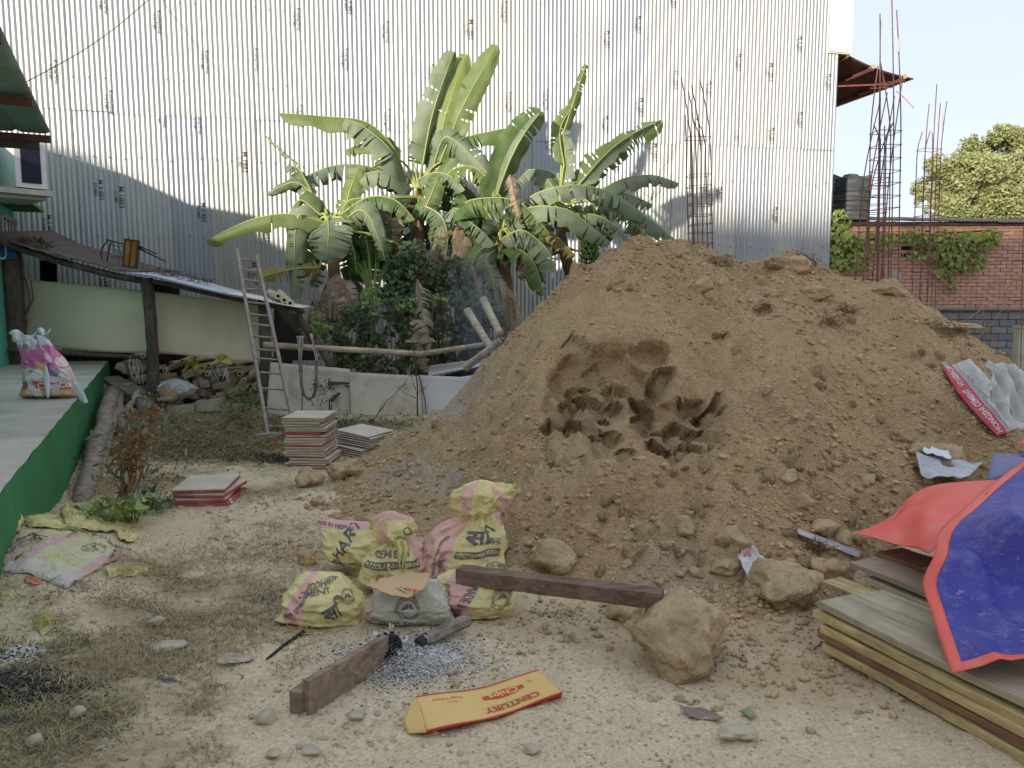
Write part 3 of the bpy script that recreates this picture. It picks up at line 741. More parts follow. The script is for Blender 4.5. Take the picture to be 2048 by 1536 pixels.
# roof of three long sheets, ribs running front to back
for k in range(7):
    wdt = .95
    def f_rf(u, v, k=k): return (k*.9+u*wdt, -.28+v*4.2, ztop+.06+.011*math.cos(u*wdt/.078*6.283)+v*.5+(.004 if k % 2 else 0)-.015*k)
    sheet('roof_sheet', f_rf, 97, 2, M['tin_dark'], bb)
mb = MB(); mb.box(((bx1-bx0)/2, -.1, ztop-.01), (bx1-bx0, .08, .07)); mb.build('rafter_plate', simple('dark_timber', (.05, .04, .035)), bb)
gb = empty('grey_masonry_wall', (bx0, BY-.04, 0)); tag(gb, 'blackened grey block wall below the red brickwork at the right', 'wall')
brick_wall(gb, P(1800, 600, BY).x, bx1, 0, zmid-.03, .36, .155, .02, M['greyblock'], M['mortar_grey'], 'block', 298, seed=5)
mb = MB(); mb.box(((bx0+bx1)/2-bx0, .03, zmid-.015), (bx1-bx0, .28, .05)); mb.build('ledge', M['mortar_grey'], gb)
# gate post / pale column at the far right edge
cp = P(2043, 655, 13.6)
mb = MB(); mb.box((0, 0, .6), (.16, .16, 1.25)); mb.box((0, 0, 1.24), (.2, .2, .05)); mb.box((0, 0, .75), (.19, .19, .03))
o = mb.build('concrete_post', simple('pale_green_concrete', (.36, .37, .28), .9, var=.2, bump=.5), None); o.location = (cp.x, cp.y, cp.z-1.22); tag(o, 'pale greenish concrete post at the right edge in front of the grey wall', 'post')

# ---- creeper leaves
def leafmat(name, c1, c2, rough=.5, trans=.25, sc=3):
    m, t, b = nodes(name); g = N(t); oi = g.new('ShaderNodeObjectInfo').outputs['Random']; v = g.pos()
    f = g.ramp(g.noise(v, sc, 4, .6), [(.3, 0.0), (.7, 1.0)]); c = g.mix(f, c1, c2)
    wn_ = g.new('ShaderNodeTexWhiteNoise'); t.links.new(g.new('ShaderNodeNewGeometry').outputs['Random Per Island'], wn_.inputs['Vector'])
    c = g.mix(1.0, c, g.ramp(wn_.outputs['Value'], [(0, .65), (1, 1.3)]), 'MULTIPLY')
    c = g.mix(1.0, c, g.ramp(oi, [(0, .75), (1, 1.2)]), 'MULTIPLY')
    g.set(b, 'Base Color', c); g.set(b, 'Roughness', rough)
    out = [n for n in t.nodes if n.type == 'OUTPUT_MATERIAL'][0]
    tr = g.new('ShaderNodeBsdfTranslucent'); t.links.new(c, tr.inputs[0]); mx_ = g.new('ShaderNodeMixShader'); mx_.inputs[0].default_value = trans
    t.links.new(b.outputs[0], mx_.inputs[1]); t.links.new(tr.outputs[0], mx_.inputs[2]); t.links.new(mx_.outputs[0], out.inputs[0]); return m
M['creeper'] = leafmat('creeper_leaf', (.19, .27, .05), (.36, .42, .11))
HEART = ([(0, 0, 0), (-.45, .12, .03), (-.5, -.3, .06), (0, -1.0, -.05), (.5, -.3, .06), (.45, .12, .03), (0, -.4, -.06)], [(0, 1, 2, 6), (6, 2, 3), (6, 3, 4), (0, 6, 4, 5)])
def leaf_cloud(name, P3, S, RM, mat, parent=None, shape=HEART):
    PV = np.array(shape[0]); n = len(P3); k = len(PV)
    V = np.einsum('nij,vj->nvi', RM, PV)*np.asarray(S)[:, None, None]+np.asarray(P3)[:, None, :]
    F = []; base = np.arange(n)*k
    Fs = [tuple(int(b)+i for i in f) for b in base for f in shape[1]]
    return mesh(name, V.reshape(-1, 3), Fs, mat, parent)
leafme = mkmesh(HEART[0], HEART[1], M['creeper'], False)
def vine(name, label, blobs, n, seed, stems):
    rs = np.random.RandomState(seed); root = empty(name, (0, 0, 0)); tag(root, label, 'creeper')
    tot = sum(b[2]*b[3] for b in blobs); pts = []
    for (px, py, rx, ry) in blobs:
        for _ in range(int(n*rx*ry/tot)):
            while True:
                a_, b_ = rs.uniform(-1, 1, 2)
                if a_*a_+b_*b_ < 1: break
            pts.append(P(px+a_*rx, py+b_*ry, BY-.08-rs.rand()*.22))
    rs.shuffle(pts); rest = []
    for k, p in enumerate(pts):
        s = rs.uniform(.055, .115); e = Euler((rs.normal(1.35, .35), rs.normal(0, .35), rs.normal(0, .45)))
        if k < 296:
            o = bpy.data.objects.new('leaf', leafme); COL.objects.link(o); o.parent = root; o.location = p; o.rotation_euler = e; o.scale = (s, s, s)
        else: rest.append((p, s, e))
    if rest:
        o = leaf_cloud('inner_leaves', [r[0][:] for r in rest], [r[1] for r in rest], np.array([np.array(r[2].to_matrix()) for r in rest]), M['creeper'], root); tag(o, kind='stuff')
    mb = MB()
    for st in stems: mb.tube([P(x, y, BY-.07) for x, y in st], .012, 5)
    mb.build('stems', simple('vine_stem', (.09, .07, .04)), root)
vine('climbing_vine', 'bright green creeper filling the gap between tin wall and brick wall', [(1680, 440, 22, 22), (1670, 480, 20, 35), (1695, 500, 30, 40), (1670, 525, 14, 18), (1740, 490, 35, 28), (1780, 480, 25, 18), (1725, 520, 22, 20)], 560, 3, [[(1675, 560), (1680, 500), (1678, 430)], [(1680, 500), (1740, 480), (1800, 470)]])
vine('climbing_vine', 'green creeper hanging in a tapering tongue down the red brick wall', [(1830, 470, 30, 16), (1900, 480, 55, 25), (1960, 480, 40, 24), (1990, 465, 14, 14), (1890, 520, 32, 30), (1930, 525, 30, 22), (1885, 550, 14, 14), (1903, 570, 8, 16), (1965, 515, 13, 22), (1855, 500, 22, 20), (1825, 510, 12, 10)], 640, 9, [[(1830, 460), (1900, 465), (1990, 460)], [(1900, 465), (1900, 580)]])

# ============================================================ background tree
M['tree_leaf'] = leafmat('tree_leaf', (.27, .30, .13), (.42, .43, .21), .6, .35, .8)
M['bark'] = simple('bark', (.11, .085, .06), .95, var=.3, nscale=10, bump=.8)
def bg_tree(cx, cy, Y, rpx, seed, clumps, n, label):
    rs = np.random.RandomState(seed); root = empty('leafy_tree', P(cx, 600, Y).xy.to_3d()); tag(root, label, 'tree')
    base = root.location.copy(); mb = MB(); top = P(cx, cy, Y)-base
    mb.tube([(0, 0, 0), (.1, 0, top.z*.35), (-.1, .1, top.z*.6)], [.35, .28, .2], 8); mb.build('trunk', M['bark'], root)
    pts = []; mb = MB()
    for (px, py, r) in clumps:
        c = P(px, py, Y+rs.uniform(-1.2, 1.2))-base; rr_ = r*Y/FPX
        mb.tube([(-.1, .1, top.z*.6), (c*.5+Vector((0, 0, top.z*.22))), c], [.13, .08, .03], 6)
        k = int(n*r*r/sum(q[2]**2 for q in clumps))
        d = rs.normal(size=(k, 3)); d /= np.linalg.norm(d, axis=1)[:, None]; rad_ = rr_*rs.rand(k, 1)**.45
        q = d*rad_*np.array([1.15, 1, .62]); sub = rs.normal(size=(k, 3))*.05
        nz = np.array([mnoise.noise(Vector(v)*1.6) for v in (q+np.array(c))]); q = q[nz > -.12]; pts.append(q+np.array(c))
    mb.build('limbs', M['bark'], root)
    pts = np.concatenate(pts); k = len(pts)
    o = leaf_cloud('crown', pts, rs.uniform(.045, .10, k), rand_rots(k, rs), M['tree_leaf'], root, ([(-.5, 0, 0), (0, -1, .1), (.5, 0, 0), (0, 1, .1)], [(0, 1, 2, 3)]))
bg_tree(1985, 390, 30, 0, 4, [(1960, 290, 38), (2000, 275, 40), (2040, 285, 45), (1900, 330, 42), (1950, 340, 52), (2010, 340, 60), (2080, 340, 70), (1870, 375, 42), (1920, 385, 55), (1980, 395, 60), (2050, 400, 70), (1865, 400, 30), (1900, 420, 40), (1960, 425, 45), (2030, 430, 50), (2120, 400, 80), (2140, 300, 60)], 90000, 'broad yellow green tree rising beyond the brick building')
# ============================================================ turquoise house at the left edge
M['turq'] = simple('turquoise_plaster', (.16, .55, .43), .85, var=.12, nscale=2, bump=.2, dirt=(.12, .30, .24), dirt_amt=.3)
M['redox'] = simple('red_oxide_purlin', (.13, .05, .04), .8, var=.3, nscale=6)
M['greensheet'] = simple('green_fibre_sheet', (.23, .30, .24), .6, var=.25, nscale=2, bump=.1, dirt=(.16, .15, .12), dirt_amt=.5)
M['offwhite'] = simple('offwhite_enamel', (.66, .64, .60), .5, var=.08, bump=.05, dirt=(.35, .31, .25), dirt_amt=.3)
dT = Vector((-706/1550, 1, 0)).normalized(); sT = Vector((dT.y, -dT.x, 0))      # along the house wall / out of the wall
c1 = P(36, 500, 12.7).xy.to_3d()
th = empty('turquoise_house', c1); tag(th, 'turquoise plastered house at the left edge under a green sheet roof', 'house')
def wallbox(root, a_, b_, z0, z1, th_, mat, name):
    a_, b_ = Vector(a_)-root.location, Vector(b_)-root.location; mb = MB(); d = (b_-a_).normalized(); s_ = Vector((d.y, -d.x, 0))*th_
    V = [a_+Vector((0, 0, z0)), b_+Vector((0, 0, z0)), b_+Vector((0, 0, z1)), a_+Vector((0, 0, z1))]; V += [v+s_ for v in V]
    mb.add(V, [(0, 1, 2, 3), (7, 6, 5, 4), (0, 4, 5, 1), (1, 5, 6, 2), (2, 6, 7, 3), (3, 7, 4, 0)]); return mb.build(name, mat, root)
mb = MB(); _o = Vector((-sT.x, -sT.y, 0))*.25; _pr = [(0, 0), (9.5, 0), (9.5, 3.05), (4.6, 3.05), (1.2, 4.0), (0, 4.1)]
_v = [-dT*a_+Vector((0, 0, z_)) for a_, z_ in _pr]; mb.add(_v+[v+_o for v in _v], [tuple(range(6))[::-1], tuple(range(6, 12))]+[(i, (i+1) % 6, 6+(i+1) % 6, 6+i) for i in range(6)]); mb.build('wall', M['turq'], th); wallbox(th, c1-sT*.26, c1-sT*5, 0, 4.1, -.25, M['turq'], 'end_wall')
# window next to the corner
wc = c1-dT*.55+Vector((0, 0, 2.0)); mb = MB()
q = lambda along, out, up: c1-dT*along+sT*out+Vector((0, 0, up))-c1
mb = MB(); mb.beam(q(.3, .02, 2.75), q(1.5, .02, 2.75), .08, .06); mb.beam(q(.3, .02, 1.75), q(1.5, .02, 1.1), .1, .06)
for a_ in (.3, .6, .9, 1.2, 1.5): mb.beam(q(a_, .02, 1.75), q(a_, .02, 2.75), .05, .05)
wf = mb.build('window', simple('grey_window_frame', (.3, .28, .27)), th)
mb = MB(); mb.beam(q(.32, .005, 2.25), q(1.48, .005, 2.25), .01, 1.0); mb.build('pane', M['glass_dark'], wf)
mb = MB(); mb.beam(q(.2, .2, 2.95), q(1.8, .2, 2.95), .45, .05); mb.build('sunshade', simple('mossy_green', (.12, .22, .09)), th)
# roof seen from below
E1 = P(101, 268, 7.6); E2 = P(-2, 52, 5.35); left = -sT
def f_roof(u, v):
    p = E1.lerp(E2, u)+left*(v*3.2)+Vector((0, 0, .02*max(0, math.cos(v*3.2/.28*6.283))**6)); return p-c1
sheet('roof_sheet', f_roof, 2, 150, M['greensheet'], th, thick=.004)
for u in (.0, .44, .97):
    a_ = E1.lerp(E2, u)+Vector((0, 0, -.05))-c1; mb = MB(); mb.beam(a_+sT*.0, a_+left*3.2, .05, .065); mb.build('purlin', M['redox'], th)
mb = MB(); a_ = E1+Vector((0, 0, -.115))+left*.10-c1+dT*.02; mb.beam(a_, a_+left*3, .05, .07); mb.build('fascia_beam', simple('dark_fascia', (.07, .06, .06)), th)
# air conditioner hung from the wall
acp = P(36, 336, 10.9)
ac = empty('air_conditioner_unit', acp, (0, 0, math.atan2(dT.y, dT.x)-R(90)+R(25))); ac.scale = (1.56, 1.56, 1.56); tag(ac, 'off white air conditioner outdoor unit hung on the turquoise house wall', 'air conditioner')
mb = MB(); mb.box((0, 0, 0), (.24, .62, .40)); mb.build('casing', M['offwhite'], ac)
mb = MB(); mb.box((0, -.313, .01), (.15, .012, .34)); mb.build('grille', simple('black_grille', (.015, .018, .03)), ac)
mb = MB(); mb.box((0, .02, .206), (.25, .64, .012)); mb.build('lid', M['offwhite'], ac)
mb = MB(); mb.box((-.06, 0, -.235), (.42, .66, .045)); mb.box((-.06, 0, -.275), (.36, .5, .03)); mb.build('bracket', simple('dirty_white_bracket', (.42, .38, .33)), ac)
mb = MB(); mb.box((.122, -.05, .02), (.006, .22, .10)); mb.build('sticker', simple('pale_teal', (.35, .55, .52)), ac)
# blue hoarding behind the shed post
M['bluesign'] = simple('blue_sign', (.04, .13, .42), .6, var=.2, bump=.1)
bp = P(10, 492, 11.2); sg = empty('blue_signboard', bp, (0, 0, 0)); tag(sg, 'blue signboard with white letters leaning behind the first shed post', 'sign')
mb = MB(); mb.add([(-.9, 0, -.25), (.17, 0, -.17), (.10, 0, -.02), (-.12, 0, .10), (-.9, 0, .42), (-.9, .04, -.25), (.17, .04, -.17), (.10, .04, -.02), (-.12, .04, .10), (-.9, .04, .42)], [(0, 1, 2, 3, 4), (9, 8, 7, 6, 5), (0, 5, 6, 1), (1, 6, 7, 2), (2, 7, 8, 3), (3, 8, 9, 4), (4, 9, 5, 0)]); mb.build('board', M['bluesign'], sg)
V, F = text_geo('TOU', .30, .012); mesh('lettering', [(v[0]*.8-.22, -.006, v[1]-.10) for v in V], F, simple('white_letter', (.75, .75, .75)), sg)
# overhead wire
mb = MB(); a_ = P(48, 166, 9.5); b_ = W(305, -8, .15)
pts = [a_.lerp(b_, k/14)+Vector((0, 0, -.10*math.sin(k/14*3.14))) for k in range(15)]; mb.tube(pts, .006, 5)
o = mb.build('overhead_wire', simple('black_cable', (.03, .03, .03)), None); tag(o, 'thin black wire running up across the tin wall at upper left', 'wire')

# ============================================================ green sided platform
M['conc'] = simple('worn_concrete', (.46, .43, .36), .9, var=.2, nscale=1.6, bump=.35, bscale=30, dirt=(.28, .25, .20), dirt_amt=.5)
def green_mat():
    m, t, b = nodes('green_distemper'); g = N(t); p = g.pos(); st = g.noise(g.scale(p, (9, 9, .8)), 2.2, 6, .65)
    c = g.mix(g.ramp(g.noise(p, 1.5, 4), [(.3, 0.0), (.7, 1.0)]), (.022, .16, .055), (.035, .23, .075))
    c = g.mix(g.ramp(st, [(.56, 0.0), (.72, .55)]), c, (.16, .30, .17)); c = g.mix(g.ramp(g.noise(p, 3, 6, .7), [(.52, 0.0), (.7, .5)]), c, (.015, .05, .03))
    g.set(b, 'Base Color', c); g.set(b, 'Roughness', .7); g.set(b, 'Normal', g.bump(g.noise(p, 25, 5), .4, .01)); return m
M['greenwall'] = green_mat()
HP = .60
kc = G(216, 722, HP); kn = G(0, 984, HP); dP = (kn-kc).xy.to_3d().normalized(); near = kc+dP*12
pl = empty('raised_platform', kc.xy.to_3d()); tag(pl, 'raised concrete platform with a green painted side at the left', 'platform')
# top slab, slightly irregular edge
def f_top(u, v):
    x = kc+dP*(v*12)+Vector((-1, 0, 0))*(u*9)*(1 if u else 0); jx = 0
    if u == 0: jx = .012*mnoise.noise(Vector((v*40, 0, 3)))
    return (x.x-kc.x+jx, x.y-kc.y, HP+.004*mnoise.noise(Vector((u*30, v*30, 0))))
sheet('top', f_top, 40, 160, M['conc'], pl, smooth=False)
def f_side(u, v):
    x = dP*(u*12); nrm = Vector((-dP.y, dP.x, 0)); k = .012*mnoise.noise(Vector((u*30, v*3, 9)))
    k2 = .012*mnoise.noise(Vector((u*40, 0, 3))) if v == 1 else 0
    return (x.x+nrm.x*k+k2, x.y+nrm.y*k, v*(HP-.002)-.1*(1-v))
sheet('painted_side', f_side, 200, 8, M['greenwall'], pl)
mb = MB(); mb.box((-4.5, .015, HP/2-.04), (9.0, .03, HP)); mb.build('back_face', M['greenwall'], pl)

# ============================================================ sacks (used for the bags everywhere)
def sack_mat(name, base, band, bands, dust=(.42, .38, .32), dust_amt=.55, low=.0, top=None):
    """bands: (u0,u1) strips round the bag in the band colour; u runs across the front 0..1"""
    m, t, b = nodes(name); g = N(t); uv = g.coord('UV'); sp = g.new('ShaderNodeSeparateXYZ'); t.links.new(uv, sp.inputs[0]); u, v = sp.outputs[0], sp.outputs[1]
    n1 = g.noise(g.pos(), 14, 4); c = g.mix(g.ramp(n1, [(.3, 0.0), (.7, 1.0)]), tuple(x*.85 for x in base), base)
    wob = g.math('ADD', u, g.math('MULTIPLY', g.math('SUBTRACT', g.noise(uv, 4, 2), .5), .03))
    for (a0, a1) in bands:
        k = g.math('MULTIPLY', g.math('GREATER_THAN', wob, a0), g.math('LESS_THAN', wob, a1)); c = g.mix(k, c, band)
    if top: c = g.mix(g.math('GREATER_THAN', v, top), c, band)
    d = g.ramp(g.noise(g.pos(), 8, 6, .7), [(.45, 0.0), (.7, 1.0)]); c = g.mix(g.math('MULTIPLY', d, dust_amt), c, dust)
    if low: c = g.mix(g.ramp(g.math('ADD', v, g.math('MULTIPLY', g.noise(g.pos(), 7, 3), .3)), [(low, .85), (low+.3, 0.0)]), c, dust)
    g.set(b, 'Base Color', c); g.set(b, 'Roughness', .62); g.set(b, 'Specular IOR Level', .3)
    wv = g.noise(g.scale(uv, (260, 260, 1)), 1, 1); cr = g.noise(g.scale(g.pos(), (1, 1, 1)), 16, 6, .62, 1.2)
    g.set(b, 'Normal', g.bump(wv, .12, .002, g.bump(cr, .75, .022))); return m
class Sack:
    """closed bag: theta round, s bottom to top; w/t half width/thickness tables over s; local x across, y depth, z height"""
    def __init__(s, h, W_, T_, seed=0, folds=.25, lean=(0, 0), sag=.0, neck=None, bend=0.0, spow=.8):
        s.h, s.W, s.T, s.seed, s.folds, s.lean, s.neck, s.bend, s.spow = h, W_, T_, seed, folds, lean, neck, bend, spow
    def pt(s, th, q):
        k = [x[0] for x in s.W]; w_ = float(np.interp(q, k, [x[1] for x in s.W])); t_ = float(np.interp(q, [x[0] for x in s.T], [x[1] for x in s.T]))
        ct, st = math.cos(th), math.sin(th)
        x = w_*math.copysign(abs(ct)**s.spow, ct); y = t_*math.copysign(abs(st)**s.spow, st); z = q*s.h
        n1 = mnoise.noise(Vector((ct*1.6+s.seed, st*1.6, q*3.2)))
        n2 = mnoise.noise(Vector((ct*4+s.seed*2, st*4, q*9))); n3 = mnoise.noise(Vector((x*16+s.seed, z*46, st*3)))
        n4 = 1-abs(mnoise.noise(Vector((x*9+s.seed*3, z*13+x*8, st*1.5))))*2.2
        amp = min(w_, t_+.02)
        r = 1+.16*n1+.07*n2
        x *= r; y = y*r + math.copysign(1, st)*(n3*.05+n4*.09)*amp*min(1, t_*18)
        if s.neck:
            for nk in s.neck:
                f = math.exp(-((q-nk[0])/nk[1])**2); k2 = math.sin(th*nk[2]+4*mnoise.noise(Vector((s.seed, q*3, 0))))
                x *= 1+f*.22*k2; y *= 1+f*.22*k2
        z += .03*s.h*n1*math.sin(q*3.14)*2
        x += s.lean[0]*q*q; y += s.lean[1]*q*q + s.bend*math.sin(q*3.14)
        return Vector((x, y, z))
    def build(s, name, mat, parent=None, nth=96, ns=84):
        V = []; UV = []; F = []
        for j in range(ns+1):
            q = j/ns
            for i in range(nth):
                th = 2*math.pi*i/nth; V.append(s.pt(th, q)); c = math.cos(th); UV.append((.5+.5*c if math.sin(th) <= 0 else .5+.5*c, q))
        for j in range(ns):
            for i in range(nth): F.append((j*nth+i, j*nth+(i+1) % nth, (j+1)*nth+(i+1) % nth, (j+1)*nth+i))
        F += [tuple(range(nth-1, -1, -1)), tuple(ns*nth+i for i in range(nth))]
        return mesh(name, V, F, mat, parent, True, uv=np.array(UV))
    def wrap(s, geo, u0, v0, du, dv, rot=0.0, off=.0035, shearx=0):
        """put flat print on the front; u,v 0..1, du,dv = size of one unit of the geometry in u and v"""
        V, F = geo; out = []; ca, sa = math.cos(rot), math.sin(rot)
        for x, y in V:
            xx, yy = x*ca-y*sa, x*sa+y*ca; u = u0+xx*du+yy*shearx; v = v0+yy*dv
            u = min(.985, max(.015, u)); v = min(.99, max(.01, v)); th = -math.acos(2*u-1)
            p = s.pt(th, v); e1 = s.pt(th+.02, v)-s.pt(th-.02, v); e2 = s.pt(th, min(1, v+.01))-s.pt(th, v-.01)
            n_ = e1.cross(e2); n_ = n_.normalized() if n_.length > 1e-9 else Vector((0, -1, 0))
            if n_.y > 0 and abs(n_.y) > .2: n_ = -n_
            out.append(p+n_*off)
        return out, F
PRINT = simple('grey_bag_print', (.13, .125, .115), .7, var=.35, nscale=20, bump=0, dirt=(.35, .31, .22), dirt_amt=.35)
def ring_geo(r, wdt, n=48):
    V = []; F = []
    for k in range(n): a_ = 2*math.pi*k/n; V += [(r*math.cos(a_), r*math.sin(a_)), ((r+wdt)*math.cos(a_), (r+wdt)*math.sin(a_))]
    for k in range(n): a_, b_ = 2*k, 2*((k+1) % n); F += [(a_, a_+1, b_+1), (a_, b_+1, b_)]
    return V, F
def text_sub(txt, bold=.012, maxlen=.16):
    V, F = text_geo(txt, 1.0, bold); return subdiv_tris(V, F, maxlen)
def emblem():
    V, F = ring_geo(.9, .05); V2, F2 = ring_geo(.62, .035)
    VV = list(V); FF = list(F)
    def ad(v, f):
        b = len(VV); VV.extend([tuple(x) for x in v]); FF.extend([tuple(i+b for i in q) for q in f])
    ad(V2, F2); ad([(-.45, -.1), (-.1, .42), (.02, .15), (.14, .42), (.45, -.1), (.1, -.02), (0, .1), (-.12, -.02)], [(0, 1, 7), (1, 2, 7), (2, 6, 7), (2, 3, 5), (2, 5, 6), (3, 4, 5)])
    tx = 'SIDDHARTHA CEMENT UDHYOG'
    for k, ch in enumerate(tx):
        if ch == ' ': continue
        a_ = math.pi*1.25-k/len(tx)*math.pi*1.9; v, f = text_geo(ch, .24, .02); ca, sa = math.cos(a_-math.pi/2), math.sin(a_-math.pi/2)
        ad([(x*ca-y*sa+.76*math.cos(a_), x*sa+y*ca+.76*math.sin(a_)) for x, y in v], f)
    return subdiv_tris(VV, FF, .2)

# ---- pink carrier bag on the platform
def pink_mat():
    m, t, b = nodes('pink_printed_film'); g = N(t); uv = g.coord('UV'); sp = g.new('ShaderNodeSeparateXYZ'); t.links.new(uv, sp.inputs[0]); u, v = sp.outputs[0], sp.outputs[1]
    c = g.ramp(v, [(0, (.10, .10, .30)), (.04, (.55, .30, .18)), (.12, (.62, .45, .15)), (.18, (.45, .05, .06)), (.27, (.50, .07, .09)), (.29, (.60, .42, .36)), (.44, (.62, .55, .42)), (.46, (.75, .70, .66)), (.50, (.62, .18, .32)), (.6, (.70, .12, .32)), (.84, (.72, .20, .42)), (.86, (.78, .72, .78)), (1, (.80, .80, .85))])
    vo = g.voro(g.scale(uv, (7, 9, 1)), 1.0, 'F1', 'Color'); s2 = g.new('ShaderNodeSeparateColor'); t.links.new(vo, s2.inputs[0])
    c = g.mix(g.ramp(s2.outputs[0], [(.80, 0.0), (.84, .8)], 'CONSTANT'), c, (.75, .58, .12)); c = g.mix(g.ramp(s2.outputs[1], [(.84, 0.0), (.86, .8)], 'CONSTANT'), c, (.12, .10, .28)); c = g.mix(g.ramp(s2.outputs[2], [(.8, 0.0), (.82, .7)], 'CONSTANT'), c, (.8, .72, .78))
    c = g.mix(g.ramp(g.noise(uv, 12, 4), [(.5, 0.0), (.75, .5)]), c, (.78, .55, .65))
    g.set(b, 'Base Color', c); g.set(b, 'Roughness', .3); g.set(b, 'Specular IOR Level', .5); g.set(b, 'Normal', g.bump(g.noise(g.pos(), 30, 5, .6, 1), .5, .01)); return m
pbp = G(103, 796, HP); wpx = lambda n_, p_: n_*(p_-CAM).length/FPX
s_ = wpx(1.0, pbp)
pb = empty('pink_plastic_bag', pbp, (0, 0, R(3))); tag(pb, 'tied pink and white printed plastic bag standing on the platform', 'plastic bag')
sk = Sack(108*s_, [(0, 42*s_), (.05, 47*s_), (.3, 42*s_), (.6, 33*s_), (.8, 27*s_), (.88, 22*s_), (1, 24*s_)], [(0, .02), (.06, .10), (.3, .11), (.6, .08), (.85, .05), (1, .01)], 5, neck=[(.86, .08, 9)], lean=(-28*s_, 0)); sk.build('bag_body', pink_mat(), pb)
M['film'] = simple('white_film', (.72, .72, .76), .35, var=.1, bump=.5, bscale=30, bdist=.01)
def f_kn(u, v): return (-38*s_+(u-.5)*30*s_*(.5+v)+.02*math.sin(v*9), -.03+.02*math.sin(u*12+v*4), (86+26*v+6*math.sin(u*7))*s_)
sheet('tied_handle', f_kn, 14, 10, M['film'], pb)
def f_kn2(u, v): return (-5*s_+(u-.5)*16*s_*(.4+v), .01+.02*math.sin(u*9+v*4), (95+22*v+4*math.sin(u*7))*s_)
sheet('tied_handle', f_kn2, 12, 10, M['film'], pb)
def f_st(u, v): return ((6+(u-.5)*10*math.sin(v*3.1)**.7)*s_, -.125-.01*math.sin(u*3.1), (2+56*v)*s_)
sheet('white_streamer', f_st, 8, 20, M['film'], pb)
def f_st2(u, v): return ((42+v*26+(u-.5)*8)*s_, -.03-.01*math.sin(u*3.1)-v*.1, (26-34*v+(u-.5)*16*math.sin(v*3))*s_+.012)
sheet('white_streamer', f_st2, 8, 20, M['film'], pb)
g1 = text_sub('CHOICE', .02); V, F = sk.wrap(g1, .66, .22, .13, .12, .0); mesh('print', V, F, simple('cream_print', (.85, .8, .65)), pb)

# ============================================================ woodshed
M['log'] = wood('weathered_trunk', (.16, .12, .09), (.09, .07, .055), axis=2, dirt=(.22, .18, .13))
M['bamboo'] = wood('old_bamboo', (.66, .56, .41), (.52, .42, .29), .6, axis=0, dirt=(.16, .13, .09))
M['bamboo_end'] = simple('bamboo_end', (.72, .60, .40), .8, var=.2)
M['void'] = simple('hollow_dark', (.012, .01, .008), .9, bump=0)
M['pvc'] = simple('ivory_sheet', (.80, .69, .50), .5, var=.06, nscale=.9, bump=.06, bscale=6, dirt=(.46, .42, .28), dirt_amt=.25)
shed = empty('woodshed', (-6.0, 11, 0)); tag(shed, 'rough open woodshed with ivory sheet front and sagging tin roof', 'shed')
S0 = shed.location
def pole(name, pts, r, mat, parent=None, n=10, wob=.07, seed=0, org=None, m=0):
    org = org or Vector((0, 0, 0)); mb = MB(); P_ = []; K = len(pts)
    sub = []; rads = []
    for i in range(K-1):
        for k in range(5): sub.append(Vector(pts[i]).lerp(Vector(pts[i+1]), k/5)); rads.append((r[i] if isinstance(r, (list, tuple)) else r)*(1-k/5)+(r[i+1] if isinstance(r, (list, tuple)) else r)*k/5)
    sub.append(Vector(pts[-1])); rads.append(r[-1] if isinstance(r, (list, tuple)) else r)
    for i, p in enumerate(sub): sub[i] = p+Vector((mnoise.noise(p*1.7+Vector((seed, 0, 0))), mnoise.noise(p*1.7+Vector((0, seed, 0))), 0))*r_of(r)*.28-org
    mb.tube(sub, rads, n, wob=wob, seed=seed); return mb.build(name, mat, parent, True)
def r_of(r): return max(r) if isinstance(r, (list, tuple)) else r
pole('post', [P(32, 738, 11.4), P(30, 620, 11.4), P(26, 492, 11.35)], [.15, .135, .12], M['log'], shed, seed=1, org=S0)
pole('post', [P(310, 826, 10.75), P(304, 700, 10.7), P(296, 556, 10.65)], [.09, .078, .08], M['log'], shed, seed=2, org=S0)
pole('post', [P(538, 835, 10.7), P(532, 720, 10.7), P(528, 600, 10.7)], [.085, .08, .08], M['log'], shed, seed=3, org=S0)
# roof: front edge rails and sheets
fe = [(-20, 468, 10.9), (40, 492, 11.1), (130, 520, 11.0), (240, 548, 10.8), (330, 562, 10.5), (460, 592, 10.5), (606, 618, 10.5)]
FEP = [P(*q_) for q_ in fe]
def along(u):
    u = min(.9999, max(0, u))*(len(FEP)-1); i = int(u); return FEP[i].lerp(FEP[i+1], u-i)
backv = Vector((.0, 1.5, .05))
def bk(u): p = along(u); return Vector((0, 1.5, (p.z-CH)/p.y*1.5+.02))
def roofsheet(u0, u1, lift, mat, nm, front=0.0, dpt=1.0, ang=0.0):
    def f(u, v):
        p = along(u0+(u1-u0)*u)+bk(u0+(u1-u0)*u)*(front+v*dpt)-S0; xx = (u1-u0)*u*9.5
        return p+Vector((0, 0, lift+.014*math.cos(xx/.085*6.283)+.02*mnoise.noise(Vector((u*6, v*3, lift*50)))))
    return sheet(nm, f, 130, 5, mat, shed)
roofsheet(-.0, .34, .015, M['tin_dark'], 'roof_sheet'); roofsheet(.14, .36, .04, M['tin_dark'], 'roof_sheet', -.08); roofsheet(.30, .56, .055, M['tin_dark'], 'roof_sheet', -.05)
def flatroof(u0, u1, lift, mat, nm, front, dpt):
    def f(u, v): return along(u0+(u1-u0)*u)+bk(u0+(u1-u0)*u)*(front+v*dpt)-S0+Vector((0, 0, lift+.01*math.sin(u*5)))
    return sheet(nm, f, 12, 4, mat, shed, thick=.006)
flatroof(.55, .83, .05, M['tin_blue'], 'roof_sheet', -.15, .6); flatroof(.78, 1.0, .03, M['offwhite'], 'roof_sheet', -.12, .5)
